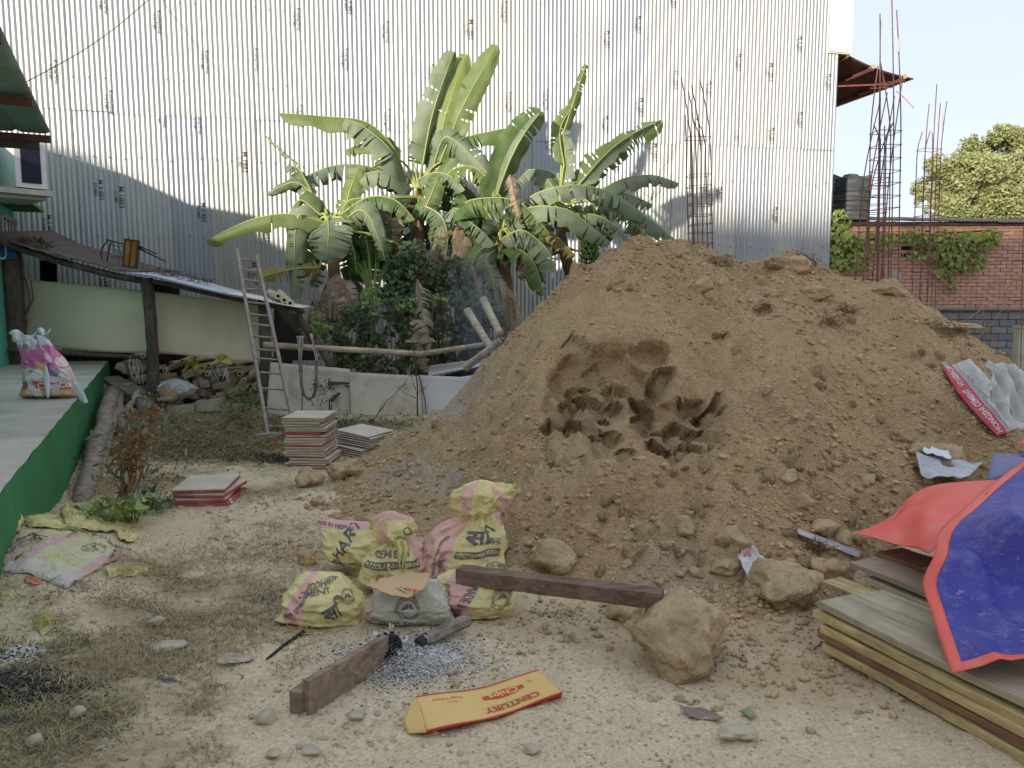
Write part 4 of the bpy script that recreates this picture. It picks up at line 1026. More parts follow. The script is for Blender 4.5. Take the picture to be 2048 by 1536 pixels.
mb = MB(); mb.tube([along(k/12)+Vector((0, .02, -.045))-S0 for k in range(0, 8)], .045, 8, wob=.1); mb.build('roof_rail', M['log'], shed, True)
mb = MB(); mb.tube([along(k/12)+Vector((0, .05, -.035))-S0 for k in range(6, 13)], .03, 8, wob=.1); mb.build('roof_rail', M['log'], shed, True)
mb = MB(); mb.tube([along(k/20)+Vector((0, .1, -.09))-S0 for k in range(2, 10)], .02, 6); mb.build('pale_batten', M['offwhite'], shed)
# rags and straw lying on the roof
mb = MB(); rr = random.Random(2)
for k in range(170):
    u = rr.uniform(.58, .76); p = along(u)+backv*rr.uniform(0, .3)-S0+Vector((0, 0, .08+rr.uniform(0, .04))); d = Vector((rr.gauss(0, 1), rr.gauss(0, .6), rr.gauss(0, .35))).normalized()*rr.uniform(.04, .13); mb.tube([p, p+d], .005, 3, cap=False)
for k in range(60):
    u = rr.uniform(.16, .26); p = along(u)+backv*rr.uniform(0, .15)-S0+Vector((0, 0, .10+rr.uniform(0, .05))); d = Vector((rr.gauss(0, 1), rr.gauss(0, .6), rr.gauss(0, .35))).normalized()*rr.uniform(.05, .12); mb.tube([p, p+d], .012, 4, cap=False)
o = mb.build('roof_litter', simple('dry_litter', (.15, .11, .085)), shed); tag(o, kind='stuff')
# ivory sheets: two panels with a shallow bulge
def ivory(pa, pb, pc, pd, Y, seed, Y0=None):
    A, B, C_, D_ = P(*pa, Y0 or Y), P(*pb, Y), P(*pc, Y), P(*pd, Y0 or Y)       # bl br tr tl
    def f(u, v):
        p = A.lerp(B, u).lerp(D_.lerp(C_, u), v)-S0
        return p+Vector((0, .05*mnoise.noise(Vector((u*2.2+seed, v*1.1, 0)))+.015*math.sin(u*9+seed), .012*math.sin(u*7)*(1-v)))
    return sheet('ivory_panel', f, 60, 20, M['pvc'], shed, thick=.003)
ivory((2, 690), (312, 708), (314, 584), (22, 556), 10.98, 0, 11.62); ivory((306, 706), (524, 726), (532, 611), (306, 583), 10.93, 4)
mb = MB(); mb.tube([P(6, 700, 11.2)-S0, P(310, 716, 11.1)-S0], .03, 6); mb.build('lower_rail', M['log'], shed)
# black sheets standing in for shaded gaps; dark panels close back and right end
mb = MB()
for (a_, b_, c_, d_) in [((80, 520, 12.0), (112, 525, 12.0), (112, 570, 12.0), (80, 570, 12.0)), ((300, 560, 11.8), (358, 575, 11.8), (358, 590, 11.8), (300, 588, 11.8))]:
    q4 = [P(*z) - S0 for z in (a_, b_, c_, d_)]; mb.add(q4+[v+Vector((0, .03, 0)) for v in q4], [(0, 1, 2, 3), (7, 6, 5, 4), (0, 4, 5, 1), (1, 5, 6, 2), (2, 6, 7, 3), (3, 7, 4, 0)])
o = mb.build('shade_gaps', M['void'], shed); tag(o, kind='stuff')
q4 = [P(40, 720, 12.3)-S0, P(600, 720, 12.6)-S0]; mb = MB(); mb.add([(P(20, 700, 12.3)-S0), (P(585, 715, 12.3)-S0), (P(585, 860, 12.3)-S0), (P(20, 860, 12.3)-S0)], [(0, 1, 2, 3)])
mb.build('back_panel', simple('dark_board', (.05, .042, .036)), shed)  # near-black board across the back
mb = MB(); mb.add([P(548, 615, 11.0)-S0, P(600, 628, 12.2)-S0, P(640, 720, 12.2)-S0, P(548, 722, 11.0)-S0], [(0, 1, 2, 3)]); mb.build('side_panel', simple('dark_board2', (.045, .038, .032)), shed)
mb = MB(); mb.tube([P(596, 612, 10.9), P(600, 640, 10.9), P(645, 700, 10.75), P(668, 742, 10.7)], [.03, .05, .055, .06], 8, wob=.1)
o = mb.build('slanting_log', M['log'], None, True); tag(o, 'dark slanting log propped beside the right end of the woodshed', 'log')
mb = MB()
for (pts, r) in [([(38, 545), (52, 560), (60, 600), (48, 640), (10, 660)], .012), ([(62, 560), (66, 600), (50, 636)], .010), ([(18, 540), (45, 536)], .012), ([(20, 650), (46, 644)], .012)]:
    mb.tube([P(x, y, 11.35)-S0 for x, y in pts], r, 6)
mb.build('rope', simple('brown_rope', (.13, .10, .075)), shed)
# ---- stacked firewood, bamboo and blocks
def bamboo(p, q, r, label, group=None, mat=None):
    p, q = Vector(p), Vector(q); root = empty('bamboo_pole', p); tag(root, label, 'bamboo', group)
    L = q-p; n = max(2, int(L.length/.28)); pts = []; rads = []
    for k in range(n+1):
        for d_, f in ((-.012, 1.0), (0, 1.09), (.012, 1.0)):
            t = k/n+d_; 
            if 0 <= t <= 1: pts.append(L*t); rads.append(r*f*(1-.15*t))
    mb = MB(); mb.tube(pts, rads, 10); mb.build('culm', mat or M['bamboo'], root, True)
    d = L.normalized(); mb = MB(); mb.tube([-d*.004, d*.02], r*.94, 10); mb.build('cut_end', M['bamboo_end'], root)
    mb = MB(); mb.tube([-d*.008, d*.01], r*.5, 8); mb.build('hollow', M['void'], root)
    return root
ends = [(396, 733, 1), (405, 736, 1), (418, 731, 1), (343, 727, 1), (415, 748, 1), (454, 748, 1.2), (453, 769, 1.3), (375, 766, 1.0), (500, 772, 1.2), (263, 716, 1.3), (104, 700, 1.2), (286, 712, 1.0), (480, 748, 1.2), (435, 735, .9), (470, 730, 1.0), (365, 722, .9), (385, 722, .8), (330, 740, 1.0), (440, 720, .9), (488, 760, 1.0)]
for k, (px, py, sz) in enumerate(ends):
    Y_ = 11.05+.25*rr.random(); p = P(px, py, Y_); q = p+Vector((rr.uniform(-.25, .25), 1.15, rr.uniform(-.02, .12)))
    if k == 7: p = P(378, 775, 10.85); q = P(366, 742, 11.6)
    bamboo(p, q, .036*sz, 'old bamboo pole stacked end on under the woodshed', 'bamboo poles stacked under the woodshed')
M['endgrain'] = wood('sawn_offcut', (.60, .50, .36), (.44, .35, .25), axis=1, dirt=(.12, .10, .08))
blocks = [(385, 775), (405, 783), (418, 790), (440, 790), (452, 780), (372, 790), (386, 792), (360, 805), (380, 812), (404, 808), (430, 800), (470, 800), (486, 770), (350, 770), (345, 790), (396, 765), (410, 768), (436, 772), (466, 785), (452, 812), (476, 815), (500, 800), (394, 752), (376, 748), (430, 760), (440, 745), (462, 762), (505, 750), (515, 770), (330, 800), (340, 815), (300, 775), (285, 790), (265, 785), (250, 770), (270, 760), (288, 755), (245, 790), (232, 776), (258, 740), (240, 735), (275, 735)]
me_o = None
for k, (px, py) in enumerate(blocks):
    Y_ = 11.0+.3*rr.random(); p = P(px, py, Y_); sz = rr.uniform(.10, .17)
    mb = MB(); mb.box((0, .4, 0), (sz, .85, sz*rr.uniform(.6, .95)), jit=.008); o = mb.build('firewood_block', M['endgrain'], None); o.location = p; o.rotation_euler = (rr.uniform(-.08, .08), rr.uniform(-.6, .6), rr.uniform(-.3, .3))
    tag(o, 'squared firewood offcut stacked end on under the woodshed', 'firewood', 'firewood offcuts stacked under the woodshed')
M['cblock'] = simple('broken_concrete', (.40, .36, .29), .95, var=.25, nscale=4, bump=.8, bscale=20, bdist=.02)
def brokeblock(px, py, w_, h_, lab, Y_=10.6, rz=0.0, ry=0.0):
    p = P(px, py, Y_); mb = MB(); mb.box((0, 0, 0), (w_, .2, h_), jit=.012); o = mb.build('concrete_block', M['cblock'], None); o.location = p; o.rotation_euler = (0, ry, rz); tag(o, lab, 'block'); return o
brokeblock(368, 820, .36, .13, 'low broken concrete block beside the middle shed post'); brokeblock(421, 811, .34, .15, 'broken concrete block with a notch, middle of the three along the shed front', ry=-.08)
mb = MB(); mb.box((0, 0, 0), (.12, .03, .05)); brokeblock(472, 818, .34, .12, 'concrete block half hidden in weeds below the firewood')
brokeblock(235, 775, .4, .12, 'short block wedged beside the platform corner', 10.9)
# thick board, tilted, left of the middle post
def board(name, p, q, wd, th_, mat, label, cat='board', group=None, up=Vector((0, 0, 1))):
    p, q = Vector(p), Vector(q); o = MB().beam(p-(p+q)/2, q-(p+q)/2, wd, th_, up); o = o.build(name, mat, None); o.location = (p+q)/2; tag(o, label, cat, group); return o
board('wooden_board', P(218, 756, 11.0), P(280, 790, 10.6), .28, .05, wood('grey_board', (.28, .25, .2), (.2, .17, .14)), 'grey wooden board sloping down left of the middle shed post')
pole('x', [P(250, 720, 11.0), P(262, 760, 10.9)], .02, M['log']).name = 'stick'; o = bpy.data.objects['stick']; tag(o, 'thin stick leaning in the dark of the woodshed', 'stick')
bamboo(P(248, 826, 10.0), P(272, 795, 10.9), .05, 'short bamboo stub poking out left of the middle shed post')
for k, (a_, b_, r_, lab) in enumerate([((158, 1035, 5.7), (226, 785, 10.0), .085, 'thick grey log leaning along the green platform side'), ((180, 1010, 6.2), (238, 790, 10.2), .065, 'grey log lying behind the thickest log beside the platform'), ((246, 860, 8.6), (232, 780, 10.3), .05, 'pale peeling log standing at the head of the logs beside the platform')]):
    o = pole('log', [P(*a_), P(*a_).lerp(P(*b_), .5)+Vector((0, 0, .03)), P(*b_)], [r_*.95, r_, r_*1.1], wood('grey_log%d' % k, (.34, .29, .23), (.22, .18, .14), dirt=(.12, .1, .07)), None, seed=k+9); tag(o, lab, 'log')
# boulders by the middle post
def rock_at(px, py, rpx, label, mat='boulder', lvl=3, flat=.8, Y_=None, z=None, seed=0, sink=.25, cat='rock', group=None, asp=1.0, name='rock', rough=.35, ang=.6):
    p = hit(px, py+rpx*.6) if Y_ is None else P(px, py+rpx*.6, Y_); r = rpx*(p-CAM).length/FPX
    V, F = rock_verts(lvl, seed+px+py, rough, ang); V = V*np.array([asp, 1, flat])*r
    o = mesh(name, V, F, M[mat], None, lvl < 3); o.location = p+Vector((0, r*.5, r*flat*(1-sink)-.0)); o.rotation_euler = (0, 0, rr.uniform(-.5, .5)); tag(o, label, cat, group); return o
rock_at(334, 796, 17, 'tan mud covered stone at the foot of the middle shed post', Y_=10.5, flat=1.2); rock_at(285, 815, 20, 'rounded dark stone left of the middle shed post', 'rubble', Y_=10.3)
# crumpled sacks in the shed
def cloth(name, fn, nu, nv, mat, label, cat, parent=None):
    o = sheet(name, fn, nu, nv, mat, parent, thick=.002)
    if label: tag(o, label, cat)
    return o
wb_ = P(350, 770, 10.75)
M['dirtywhite'] = simple('dirty_white_sack', (.52, .52, .55), .7, var=.2, nscale=5, bump=.6, bscale=20, bdist=.02, dirt=(.3, .27, .24), dirt_amt=.5)
M['yellowbag'] = simple('faded_yellow_sack', (.62, .50, .16), .7, var=.25, nscale=5, bump=.6, bscale=20, bdist=.02, dirt=(.45, .38, .2), dirt_amt=.5)
sk = Sack(.28, [(0, .08), (.25, .22), (.55, .26), (.8, .2), (1, .05)], [(0, .04), (.4, .15), (.8, .1), (1, .02)], 21, neck=[(.6, .3, 7)], spow=1.0); o = sk.build('white_sack', M['dirtywhite'], None, 48, 30); o.location = P(352, 798, 10.75); tag(o, 'crumpled dirty white sack stuffed into the firewood', 'sack')
def f_y(u, v): p = P(425+34*u+8*math.sin(v*4), 708+20*v+8*u*(1-v)+6*math.sin(u*8), 10.8); return p+Vector((0, .05*math.sin(u*9+v*5), 0))
cloth('yellow_sack', f_y, 24, 16, M['yellowbag'], 'crumpled yellow sack hanging out below the ivory sheet', 'sack')
def f_y(u, v): p = P(368+28*u, 724+20*v-8*math.sin(u*3)+4*math.sin(u*14), 10.95); return p+Vector((0, .06*math.sin(u*7+v*5), 0))
cloth('yellow_sack', f_y, 20, 14, simple('olive_sack', (.38, .33, .07), .7, var=.3, nscale=6), 'olive yellow sack crammed in the dark above the white sack', 'sack')
mb = MB()
for k in range(14):
    p = P(rr.choice([265, 430, 452, 275])+rr.uniform(-6, 6), rr.uniform(710, 725), 10.8); mb.tube([p, p+Vector((rr.uniform(-.05, .05), 0, -.15)), p+Vector((rr.uniform(-.08, .08), 0, -rr.uniform(.2, .35)))], .004, 4)
o = mb.build('loose_strings', M['film'], None); tag(o, 'loose white plastic strings hanging in the woodshed', 'string', kind='stuff')

# ---- overturned chair on the roof
ch = empty('broken_chair', P(262, 528, 11.3)); tag(ch, 'overturned black steel chair with orange brown seat lying on the shed roof', 'chair')
ck = lambda x, y, dy=0.0: P(x, y, 11.3+dy)-ch.location
M['blacksteel'] = simple('black_steel', (.02, .02, .025), .5, bump=.1)
mb = MB(); mb.box((0, 0, 0), (.17, .06, .37)); st = mb.build('seat', wood('orange_ply', (.42, .22, .05), (.33, .16, .035), axis=2, dirt=(.15, .08, .03)), ch); st.location = ck(263, 507); st.rotation_euler = (0, R(8), 0)
mb = MB()
for dx in (-.09, 0, .09): mb.box((dx, -.01, 0), (.014, .07, .38))
mb.box((0, -.01, .19), (.2, .07, .02)); mb.box((0, -.01, -.19), (.2, .07, .02)); sf = mb.build('seat_frame', simple('brown_frame', (.08, .04, .03)), ch); sf.location = ck(263, 507); sf.rotation_euler = (0, R(8), 0)
for a_, b_ in [((256, 482), (313, 508)), ((270, 494), (332, 523))]:
    mb = MB(); mb.tube([ck(*a_), ck(*b_)], .011, 6); mb.build('leg', M['blacksteel'], ch)
for pts in [[(212, 479), (250, 489)], [(222, 482), (213, 525)], [(216, 480), (203, 497), (202, 510), (206, 524)], [(250, 489), (263, 484)], [(262, 484), (290, 502), (270, 494)]]:
    mb = MB(); mb.tube([ck(*q_, .02) for q_ in pts], .010, 6); mb.build('back_tube', M['blacksteel'], ch)
mb = MB()
for a_, b_ in [((222, 490), (250, 494)), ((222, 498), (250, 503)), ((220, 514), (248, 518)), ((226, 484), (240, 526)), ((236, 486), (246, 526)), ((226, 505), (230, 502)), ((230, 502), (246, 508)), ((226, 507), (232, 512)), ((232, 512), (247, 512))]: mb.tube([ck(*a_, .03), ck(*b_, .03)], .004, 5)
mb.build('back_wirework', M['blacksteel'], ch)
# bamboo logs at the right end of the roof
for k, (a_, b_) in enumerate([((568, 600), (540, 584)), ((580, 606), (560, 585)), ((556, 592), (538, 586))]):
    bamboo(P(*a_, 10.45), P(*b_, 11.2), .048, ['bamboo log on the right end of the shed roof, middle one', 'bamboo log overhanging the right end of the shed roof', 'shortest bamboo log on the right end of the shed roof'][k])

# ============================================================ ladder
lf = hit(536, 872); lfY = lf.y
M['ladder'] = simple('faded_red_steel', (.30, .245, .21), .7, var=.3, nscale=10, bump=.3, dirt=(.22, .12, .10), dirt_amt=.5)
ld = empty('ladder', (lf.x, lf.y, 0)); tag(ld, 'narrow faded red ladder leaning against the right end of the woodshed', 'ladder')
LB, LT = P(536, 872, 8.7), P(474, 500, 10.35); RB, RT = P(590, 862, 8.75), P(513, 512, 10.35)
for a_, b_ in ((LB, LT), (RB, RT)): mb = MB(); mb.beam(a_-ld.location, b_-ld.location, .035, .05); mb.build('rail', M['ladder'], ld)
tot = 372
for y in (518, 538, 560, 577, 604, 628, 648, 672, 698, 716, 744, 776, 816, 852):
    tl = (y-500)/(872-500); pr = None
    # same height on both rails measured in the picture
    def onrail(a_, b_, y):
        lo, hi = 0, 1
        for _ in range(30):
            mid_ = (lo+hi)/2; p = b_.lerp(a_, mid_)
            if proj(p.x, p.y, p.z)[1] < y: lo = mid_
            else: hi = mid_
        return b_.lerp(a_, lo)
    a_ = onrail(LB, LT, y); b_ = onrail(RB, RT, y+4); mb = MB(); mb.tube([a_-ld.location, b_-ld.location], .014, 6); mb.build('rung', M['ladder'], ld)
o = MB().box((0, 0, 0), (.30, .14, .09), jit=.01).build('foot_block', M['cblock'], None); o.location = P(541, 874, 8.62); o.rotation_euler = (0, -.12, .1); tag(o, 'broken concrete block under the foot of the ladder', 'block')
o = MB().box((0, 0, 0), (.22, .12, .10), jit=.015).build('brick_stub', M['brick'], None); o.location = P(543, 884, 8.62); tag(o, 'brick bedded in the soil under the ladder block', 'brick')

# ============================================================ low fence of pale panels, rails and bamboo
M['paleboard'] = simple('pale_stained_board', (.70, .65, .55), .8, var=.12, nscale=2, bump=.2, dirt=(.27, .24, .2), dirt_amt=.45)
M['whitetin'] = simple('white_sheet_metal', (.78, .79, .82), .4, var=.05, nscale=1, bump=.05, dirt=(.5, .5, .5), dirt_amt=.2)
fn = empty('low_panel_fence', P(760, 840, 10.5).xy.to_3d()); tag(fn, 'low fence of pale stained panels below the banana plants', 'fence')
def fpanel(top, bot, Y0, Y1, mat, nm='panel', bul=.04, seed=0):
    """top, bot: polylines in photo pixels, left to right"""
    def lerpp(pl_, u):
        xs = [p[0] for p in pl_]; x = xs[0]+(xs[-1]-xs[0])*u; return x, float(np.interp(x, xs, [p[1] for p in pl_]))
    def f(u, v):
        x0, y0 = lerpp(bot, u); x1, y1 = lerpp(top, u); Y_ = Y0+(Y1-Y0)*u
        a_ = P(x0, y0, Y_); b_ = P(x1, y1, Y_); p = a_.lerp(b_, v)-fn.location
        return p+Vector((0, bul*mnoise.noise(Vector((u*2+seed, v*1.3, 0)))+.03*(1-v)*math.sin(u*8+seed)*.5, 0))
    return sheet(nm, f, 40, 14, mat, fn, thick=.005)
fpanel([(541, 724), (700, 738)], [(532, 832), (700, 842)], 10.45, 10.5, M['paleboard'], seed=1)
fpanel([(698, 744), (840, 752)], [(702, 850), (846, 850)], 10.38, 10.38, M['paleboard'], seed=2)
fpanel([(838, 750), (920, 754), (985, 744)], [(846, 852), (990, 845)], 10.42, 10.3, M['whitetin'], seed=3)
fpanel([(855, 732), (985, 715)], [(857, 752), (985, 728)], 10.55, 10.45, M['whitetin'], 'upper_sheet', seed=5)
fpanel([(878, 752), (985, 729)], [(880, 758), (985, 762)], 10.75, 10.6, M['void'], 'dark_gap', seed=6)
mb = MB(); mb.tube([P(604, 732, 10.44)-fn.location, P(604, 836, 10.44)-fn.location], .006, 5); mb.tube([P(838, 752, 10.36)-fn.location, P(850, 800, 10.36)-fn.location, P(854, 850, 10.36)-fn.location], .008, 5); mb.build('seam', M['log'], fn)
# tar marks painted on the first panel
mb = MB(); M['tar'] = simple('dried_tar', (.10, .075, .06), .8, bump=.3)
for poly in [[(656, 762), (700, 765), (700, 769), (672, 770), (655, 772)], [(657, 800), (678, 784), (682, 787), (668, 802), (660, 805), (661, 820), (658, 822)], [(662, 808), (664, 808), (664, 838), (662, 838)], [(690, 770), (700, 772), (700, 776), (688, 773)]]:
    pts = [P(x, y, 10.44)-fn.location for x, y in poly]; mb.add(pts+[p+Vector((0, .012, 0)) for p in pts], [tuple(range(len(pts)))])
mb.build('tar_mark', M['tar'], fn)
bamboo(P(528, 690, 10.35), P(850, 708, 10.2), .042, 'long bamboo rail running behind the ladder above the pale panels'); bamboo(P(848, 707, 10.2), P(985, 686, 9.9), .035, 'bamboo rail rising to the right behind the dead banana stem')
bamboo(P(935, 622, 10.4), P(992, 712, 9.7), .055, 'pale bamboo pole leaning steeply left of the soil heap'); bamboo(P(967, 600, 10.6), P(1000, 668, 9.9), .055, 'pale bamboo pole leaning right beside the soil heap crest')
bamboo(P(930, 736, 9.9), P(1000, 682, 9.7), .05, 'short bamboo pole crossing low against the soil heap')
# rope and rag hanging on the rail
mb = MB(); mb.tube([P(600, 735, 10.2), P(603, 770, 10.2), P(608, 790, 10.2), P(618, 800, 10.2), P(628, 792, 10.2), P(632, 760, 10.2), P(633, 700, 10.2)], .018, 8, wob=.15)
o = mb.build('hanging_rope', simple('old_rope', (.20, .15, .11)), None, True); tag(o, 'loop of brown rope hanging down from the bamboo rail', 'rope')
def f_rag(x0, x1, y0, y1, w0, w1, Y_=10.18):
    def f(u, v):
        x = x0+(x1-x0)*v+(u-.5)*(w0+(w1-w0)*v); y = y0+(y1-y0)*v; return P(x, y, Y_)+Vector((0, .03*math.sin(u*10+v*3), 0))
    return f
cloth('hanging_rag', f_rag(601, 600, 672, 740, 16, 4), 14, 20, simple('grey_rag', (.45, .42, .38)), 'grey cloth strip hanging over the bamboo rail at the left', 'rag')
cloth('hanging_rag', f_rag(622, 634, 668, 722, 6, 5), 8, 20, simple('white_rag', (.6, .6, .58)), 'thin white cloth strip hanging beside the rope loop', 'rag')
# ============================================================ banana plants
def banana_mat(name, c1, c2, dust, trans=.28, dust_amt=.5, rough=.45):
    m, t, b = nodes(name); g = N(t); uv = g.coord('UV'); oi = g.new('ShaderNodeObjectInfo').outputs['Random']
    ve = g.noise(g.scale(uv, (1.5, 60, 1)), 1.5, 3, .6); c = g.mix(g.ramp(ve, [(.35, 0.0), (.65, 1.0)]), c1, c2)
    c = g.mix(1.0, c, g.ramp(oi, [(0, (.78, .84, .86)), (1, (1.16, 1.12, 1.0))]), 'MULTIPLY')
    d = g.ramp(g.noise(g.pos(), 3.5, 5, .6), [(.35, 0.0), (.7, 1.0)]); c = g.mix(g.math('MULTIPLY', d, dust_amt), c, dust)
    sp = g.new('ShaderNodeSeparateXYZ'); t.links.new(uv, sp.inputs[0])
    edge = g.ramp(g.math('ADD', sp.outputs[0], g.math('MULTIPLY', g.noise(uv, 9, 4), .25)), [(1.02, 0.0), (1.12, .8)]); c = g.mix(edge, c, (.26, .17, .08))
    g.set(b, 'Base Color', c); g.set(b, 'Roughness', rough); g.set(b, 'Specular IOR Level', .35); g.set(b, 'Normal', g.bump(ve, .35, .01))
    out = [n for n in t.nodes if n.type == 'OUTPUT_MATERIAL'][0]; tr = g.new('ShaderNodeBsdfTranslucent'); t.links.new(c, tr.inputs[0]); mx_ = g.new('ShaderNodeMixShader'); mx_.inputs[0].default_value = trans
    t.links.new(b.outputs[0], mx_.inputs[1]); t.links.new(tr.outputs[0], mx_.inputs[2]); t.links.new(mx_.outputs[0], out.inputs[0]); return m
BM = {'g': banana_mat('banana_green', (.075, .14, .035), (.12, .19, .055), (.22, .25, .145)),
      'y': banana_mat('banana_young', (.16, .225, .06), (.215, .275, .085), (.29, .32, .18), .35, .5),
      'b': banana_mat('banana_dusty', (.13, .185, .105), (.175, .235, .135), (.29, .31, .235), .2, .75, .6),
      'd': banana_mat('banana_dark', (.045, .10, .025), (.075, .14, .04), (.13, .17, .08), .25, .4),
      'o': banana_mat('banana_yellowing', (.35, .28, .07), (.28, .28, .08), (.33, .20, .09), .3, .6),
      'n': banana_mat('banana_dead', (.33, .26, .185), (.22, .165, .115), (.42, .35, .27), .15, .6, .85)}
M['midrib'] = simple('banana_midrib', (.30, .34, .10), .5, var=.2, nscale=4, bump=.1)
M['midrib_dead'] = simple('dead_midrib', (.22, .15, .09), .9, var=.3, nscale=8, bump=.4)
M['pseudostem'] = simple('banana_stem', (.16, .10, .055), .8, var=.45, nscale=5, bump=.6, bscale=20, dirt=(.20, .22, .07), dirt_amt=.5)
def bez(pts, t):
    k = len(pts)
    if k == 2: return pts[0].lerp(pts[1], t)
    # catmull through points
    s_ = t*(k-1); i = min(int(s_), k-2); f = s_-i; p0 = pts[max(i-1, 0)]; p1 = pts[i]; p2 = pts[i+1]; p3 = pts[min(i+2, k-1)]
    return .5*((2*p1)+(p2-p0)*f+(2*p0-5*p1+4*p2-p3)*f*f+(3*p1-p0-3*p2+p3)*f*f*f)
lrnd = random.Random(12)
def banana_leaf(plant, kind, pts, wpx_, fold=.5, face='u', tears=6, Y=12.6, crown=None, asym=1.0, only=None, ragged=0.0, name='leaf'):
    org = plant.location; Pts = [P(x, y, Y+(p[0] if p else 0)) for x, y, *p in pts]
    W_ = wpx_*Y/FPX/2; dead = kind == 'n'; V = []; F = []; UV = []; MI = []
    NT = 40
    if face == 'u': N0 = Vector((0, -.35, 1))
    elif face == 'c': N0 = Vector((0, -1, .15))
    elif face == 'r': N0 = Vector((.8, -.8, .3))
    elif face == 'l': N0 = Vector((-.8, -.8, .3))
    else: N0 = Vector(face)
    def frame(t):
        t0, t1 = max(0, t-.02), min(1, t+.02); T = (bez(Pts, t1)-bez(Pts, t0)).normalized(); n_ = N0-T*N0.dot(T)
        if n_.length < .15: n_ = n_+Vector((0, -1, .3))-T*Vector((0, -1, .3)).dot(T)
        n_.normalize(); return T, n_, T.cross(n_)
    def wid(t): return W_*min(1, (t/.10+.05))**.6*(max(0, 1-((t-.35)/.66)**2 if t > .35 else 1))**.42
    for side in (-1, 1):
        if only is not None and side != only: continue
        cuts = sorted([0.0, 1.0]+[lrnd.uniform(.08, .95) for _ in range(int(tears*1.5))])
        for a0, a1 in zip(cuts[:-1], cuts[1:]):
            if a1-a0 < .012: continue
            if ragged and lrnd.random() < ragged*.35: continue
            dph = lrnd.gauss(0, .10+.25*(tears > 9)); nk = max(2, int((a1-a0)*NT)+1); na = 7; reach = 1-(ragged*lrnd.random()*.6 if ragged else lrnd.random()*.06)
            gap = min(.25, .006/(a1-a0)) if len(cuts) > 2 else 0
            b0 = len(V)
            for i in range(nk+1):
                tt = a0+(a1-a0)*i/nk
                for j in range(na+1):
                    a_ = j/na; c = (a0+a1)/2; t2 = c+(tt-c)*(1-gap*4*a_) if len(cuts) > 2 else tt
                    T, n_, S = frame(tt); p = bez(Pts, t2) if a_ else bez(Pts, tt); w_ = wid(tt)*a_*reach*(asym if side > 0 else 1)
                    ph = fold*(.45+.75*a_)+dph*a_
                    # strips lag towards the tip
                    wav = .05*math.sin(tt*31+side+a_*2)*a_*W_*1.6+mnoise.noise(Vector((tt*7, a_*2, side*3+W_*50)))*.16*W_*a_
                    q = p+S*side*(w_*math.cos(ph))-n_*(w_*math.sin(ph))+T*(w_*.16)+n_*wav
                    V.append(q-org); UV.append((a_, tt*(len(Pts)*.8)))
            for i in range(nk):
                for j in range(na): F.append((b0+i*(na+1)+j, b0+i*(na+1)+j+1, b0+(i+1)*(na+1)+j+1, b0+(i+1)*(na+1)+j)); MI.append(0)
    # midrib and petiole
    mp = [bez(Pts, k/16) for k in range(17)]; rr_ = [.016-.012*k/16 for k in range(17)]
    if crown is not None:
        c0 = crown; m0 = Pts[0]; T0 = (Pts[0]-bez(Pts, .1)).normalized()
        pre = [c0.lerp(m0, k/5)+T0*0+Vector((0, 0, .10*math.sin(k/5*3.14))) for k in range(5)]; mp = pre+mp; rr_ = [.028-.0025*k for k in range(5)]+rr_
    mb = MB(); mb.tube([p-org for p in mp], rr_, 6); b0 = len(V); V += [Vector(v) for v in mb.V]; UV += [(.5, .5)]*len(mb.V); F += [tuple(i+b0 for i in f) for f in mb.F]; MI += [1]*len(mb.F)
    o = mesh(name, V, F, [BM[kind], M['midrib_dead'] if dead else M['midrib']], plant, True, uv=np.array(UV), mi=MI); return o
def plant(px, py, Y, label):
    b = P(px, py, Y); r = empty('banana_plant', (b.x, b.y, 0)); tag(r, label, 'banana plant', 'banana plants before the tin wall'); return r
def stem(pl_, pts, r0, r1, Y):
    P_ = [P(x, y, Y)-pl_.location for x, y in pts]; sub = [bez(P_, k/14) for k in range(15)]
    mb = MB(); mb.tube(sub, [r0+(r1-r0)*k/14 for k in range(15)], 12, wob=.08, seed=int(pts[0][0])); mb.build('stem', M['pseudostem'], pl_, True); return P_[-1]+pl_.location
def dead_strips(pl_, cx, cy, n, sprx, length, Y, seed, kinds='n'):
    for k in range(n):
        x = cx+lrnd.uniform(-sprx, sprx); y = cy+lrnd.uniform(-25, 25); L = length*lrnd.uniform(.6, 1.2); bx = lrnd.uniform(-22, 22)
        banana_leaf(pl_, 'n', [(x, y, -.1), (x+bx*.8, y+L*.3, -.25), (x+bx, y+L, -.2+lrnd.uniform(-.1, .1))], lrnd.uniform(26, 58), fold=lrnd.uniform(.3, 1.1), face=(lrnd.uniform(-1, 1), -1, .3), tears=9, Y=Y, ragged=.35, name='dead_leaf')
# ---- plant 1: the tallest crown, centre
p1 = plant(840, 820, 12.7, 'tallest banana plant with upright pale leaves, in the middle of the clump')
c1_ = stem(p1, [(842, 830), (846, 640), (838, 480), (838, 385)], .14, .075, 12.7)
B = lambda *a_, **k: banana_leaf(p1, *a_, Y=12.7, crown=c1_, **k)
B('y', [(868, 330, 0), (893, 225, -.1), (932, 108, .1)], 62, .25, 'c', 1)
B('b', [(845, 330, -.1), (866, 225, -.2), (908, 103, -.1)], 62, .5, 'r', 2)
B('y', [(880, 325, -.1), (925, 215, -.2), (993, 90, -.1)], 58, .3, 'c', 2)
B('d', [(846, 330, 0), (845, 300, -.1), (860, 250, -.1)], 60, .3, 'c', 2)
B('y', [(812, 365, 0), (790, 300, -.2), (735, 245, -.3), (650, 233, -.4), (560, 226, -.5)], 74, .75, 'u', 3)
B('b', [(812, 372, 0), (780, 300, -.35), (725, 252, -.45), (690, 238, -.45)], 80, .9, 'u', 5)
B('y', [(838, 385, 0), (822, 290, 0), (795, 190, 0)], 9, 1.4, 'c', 0)
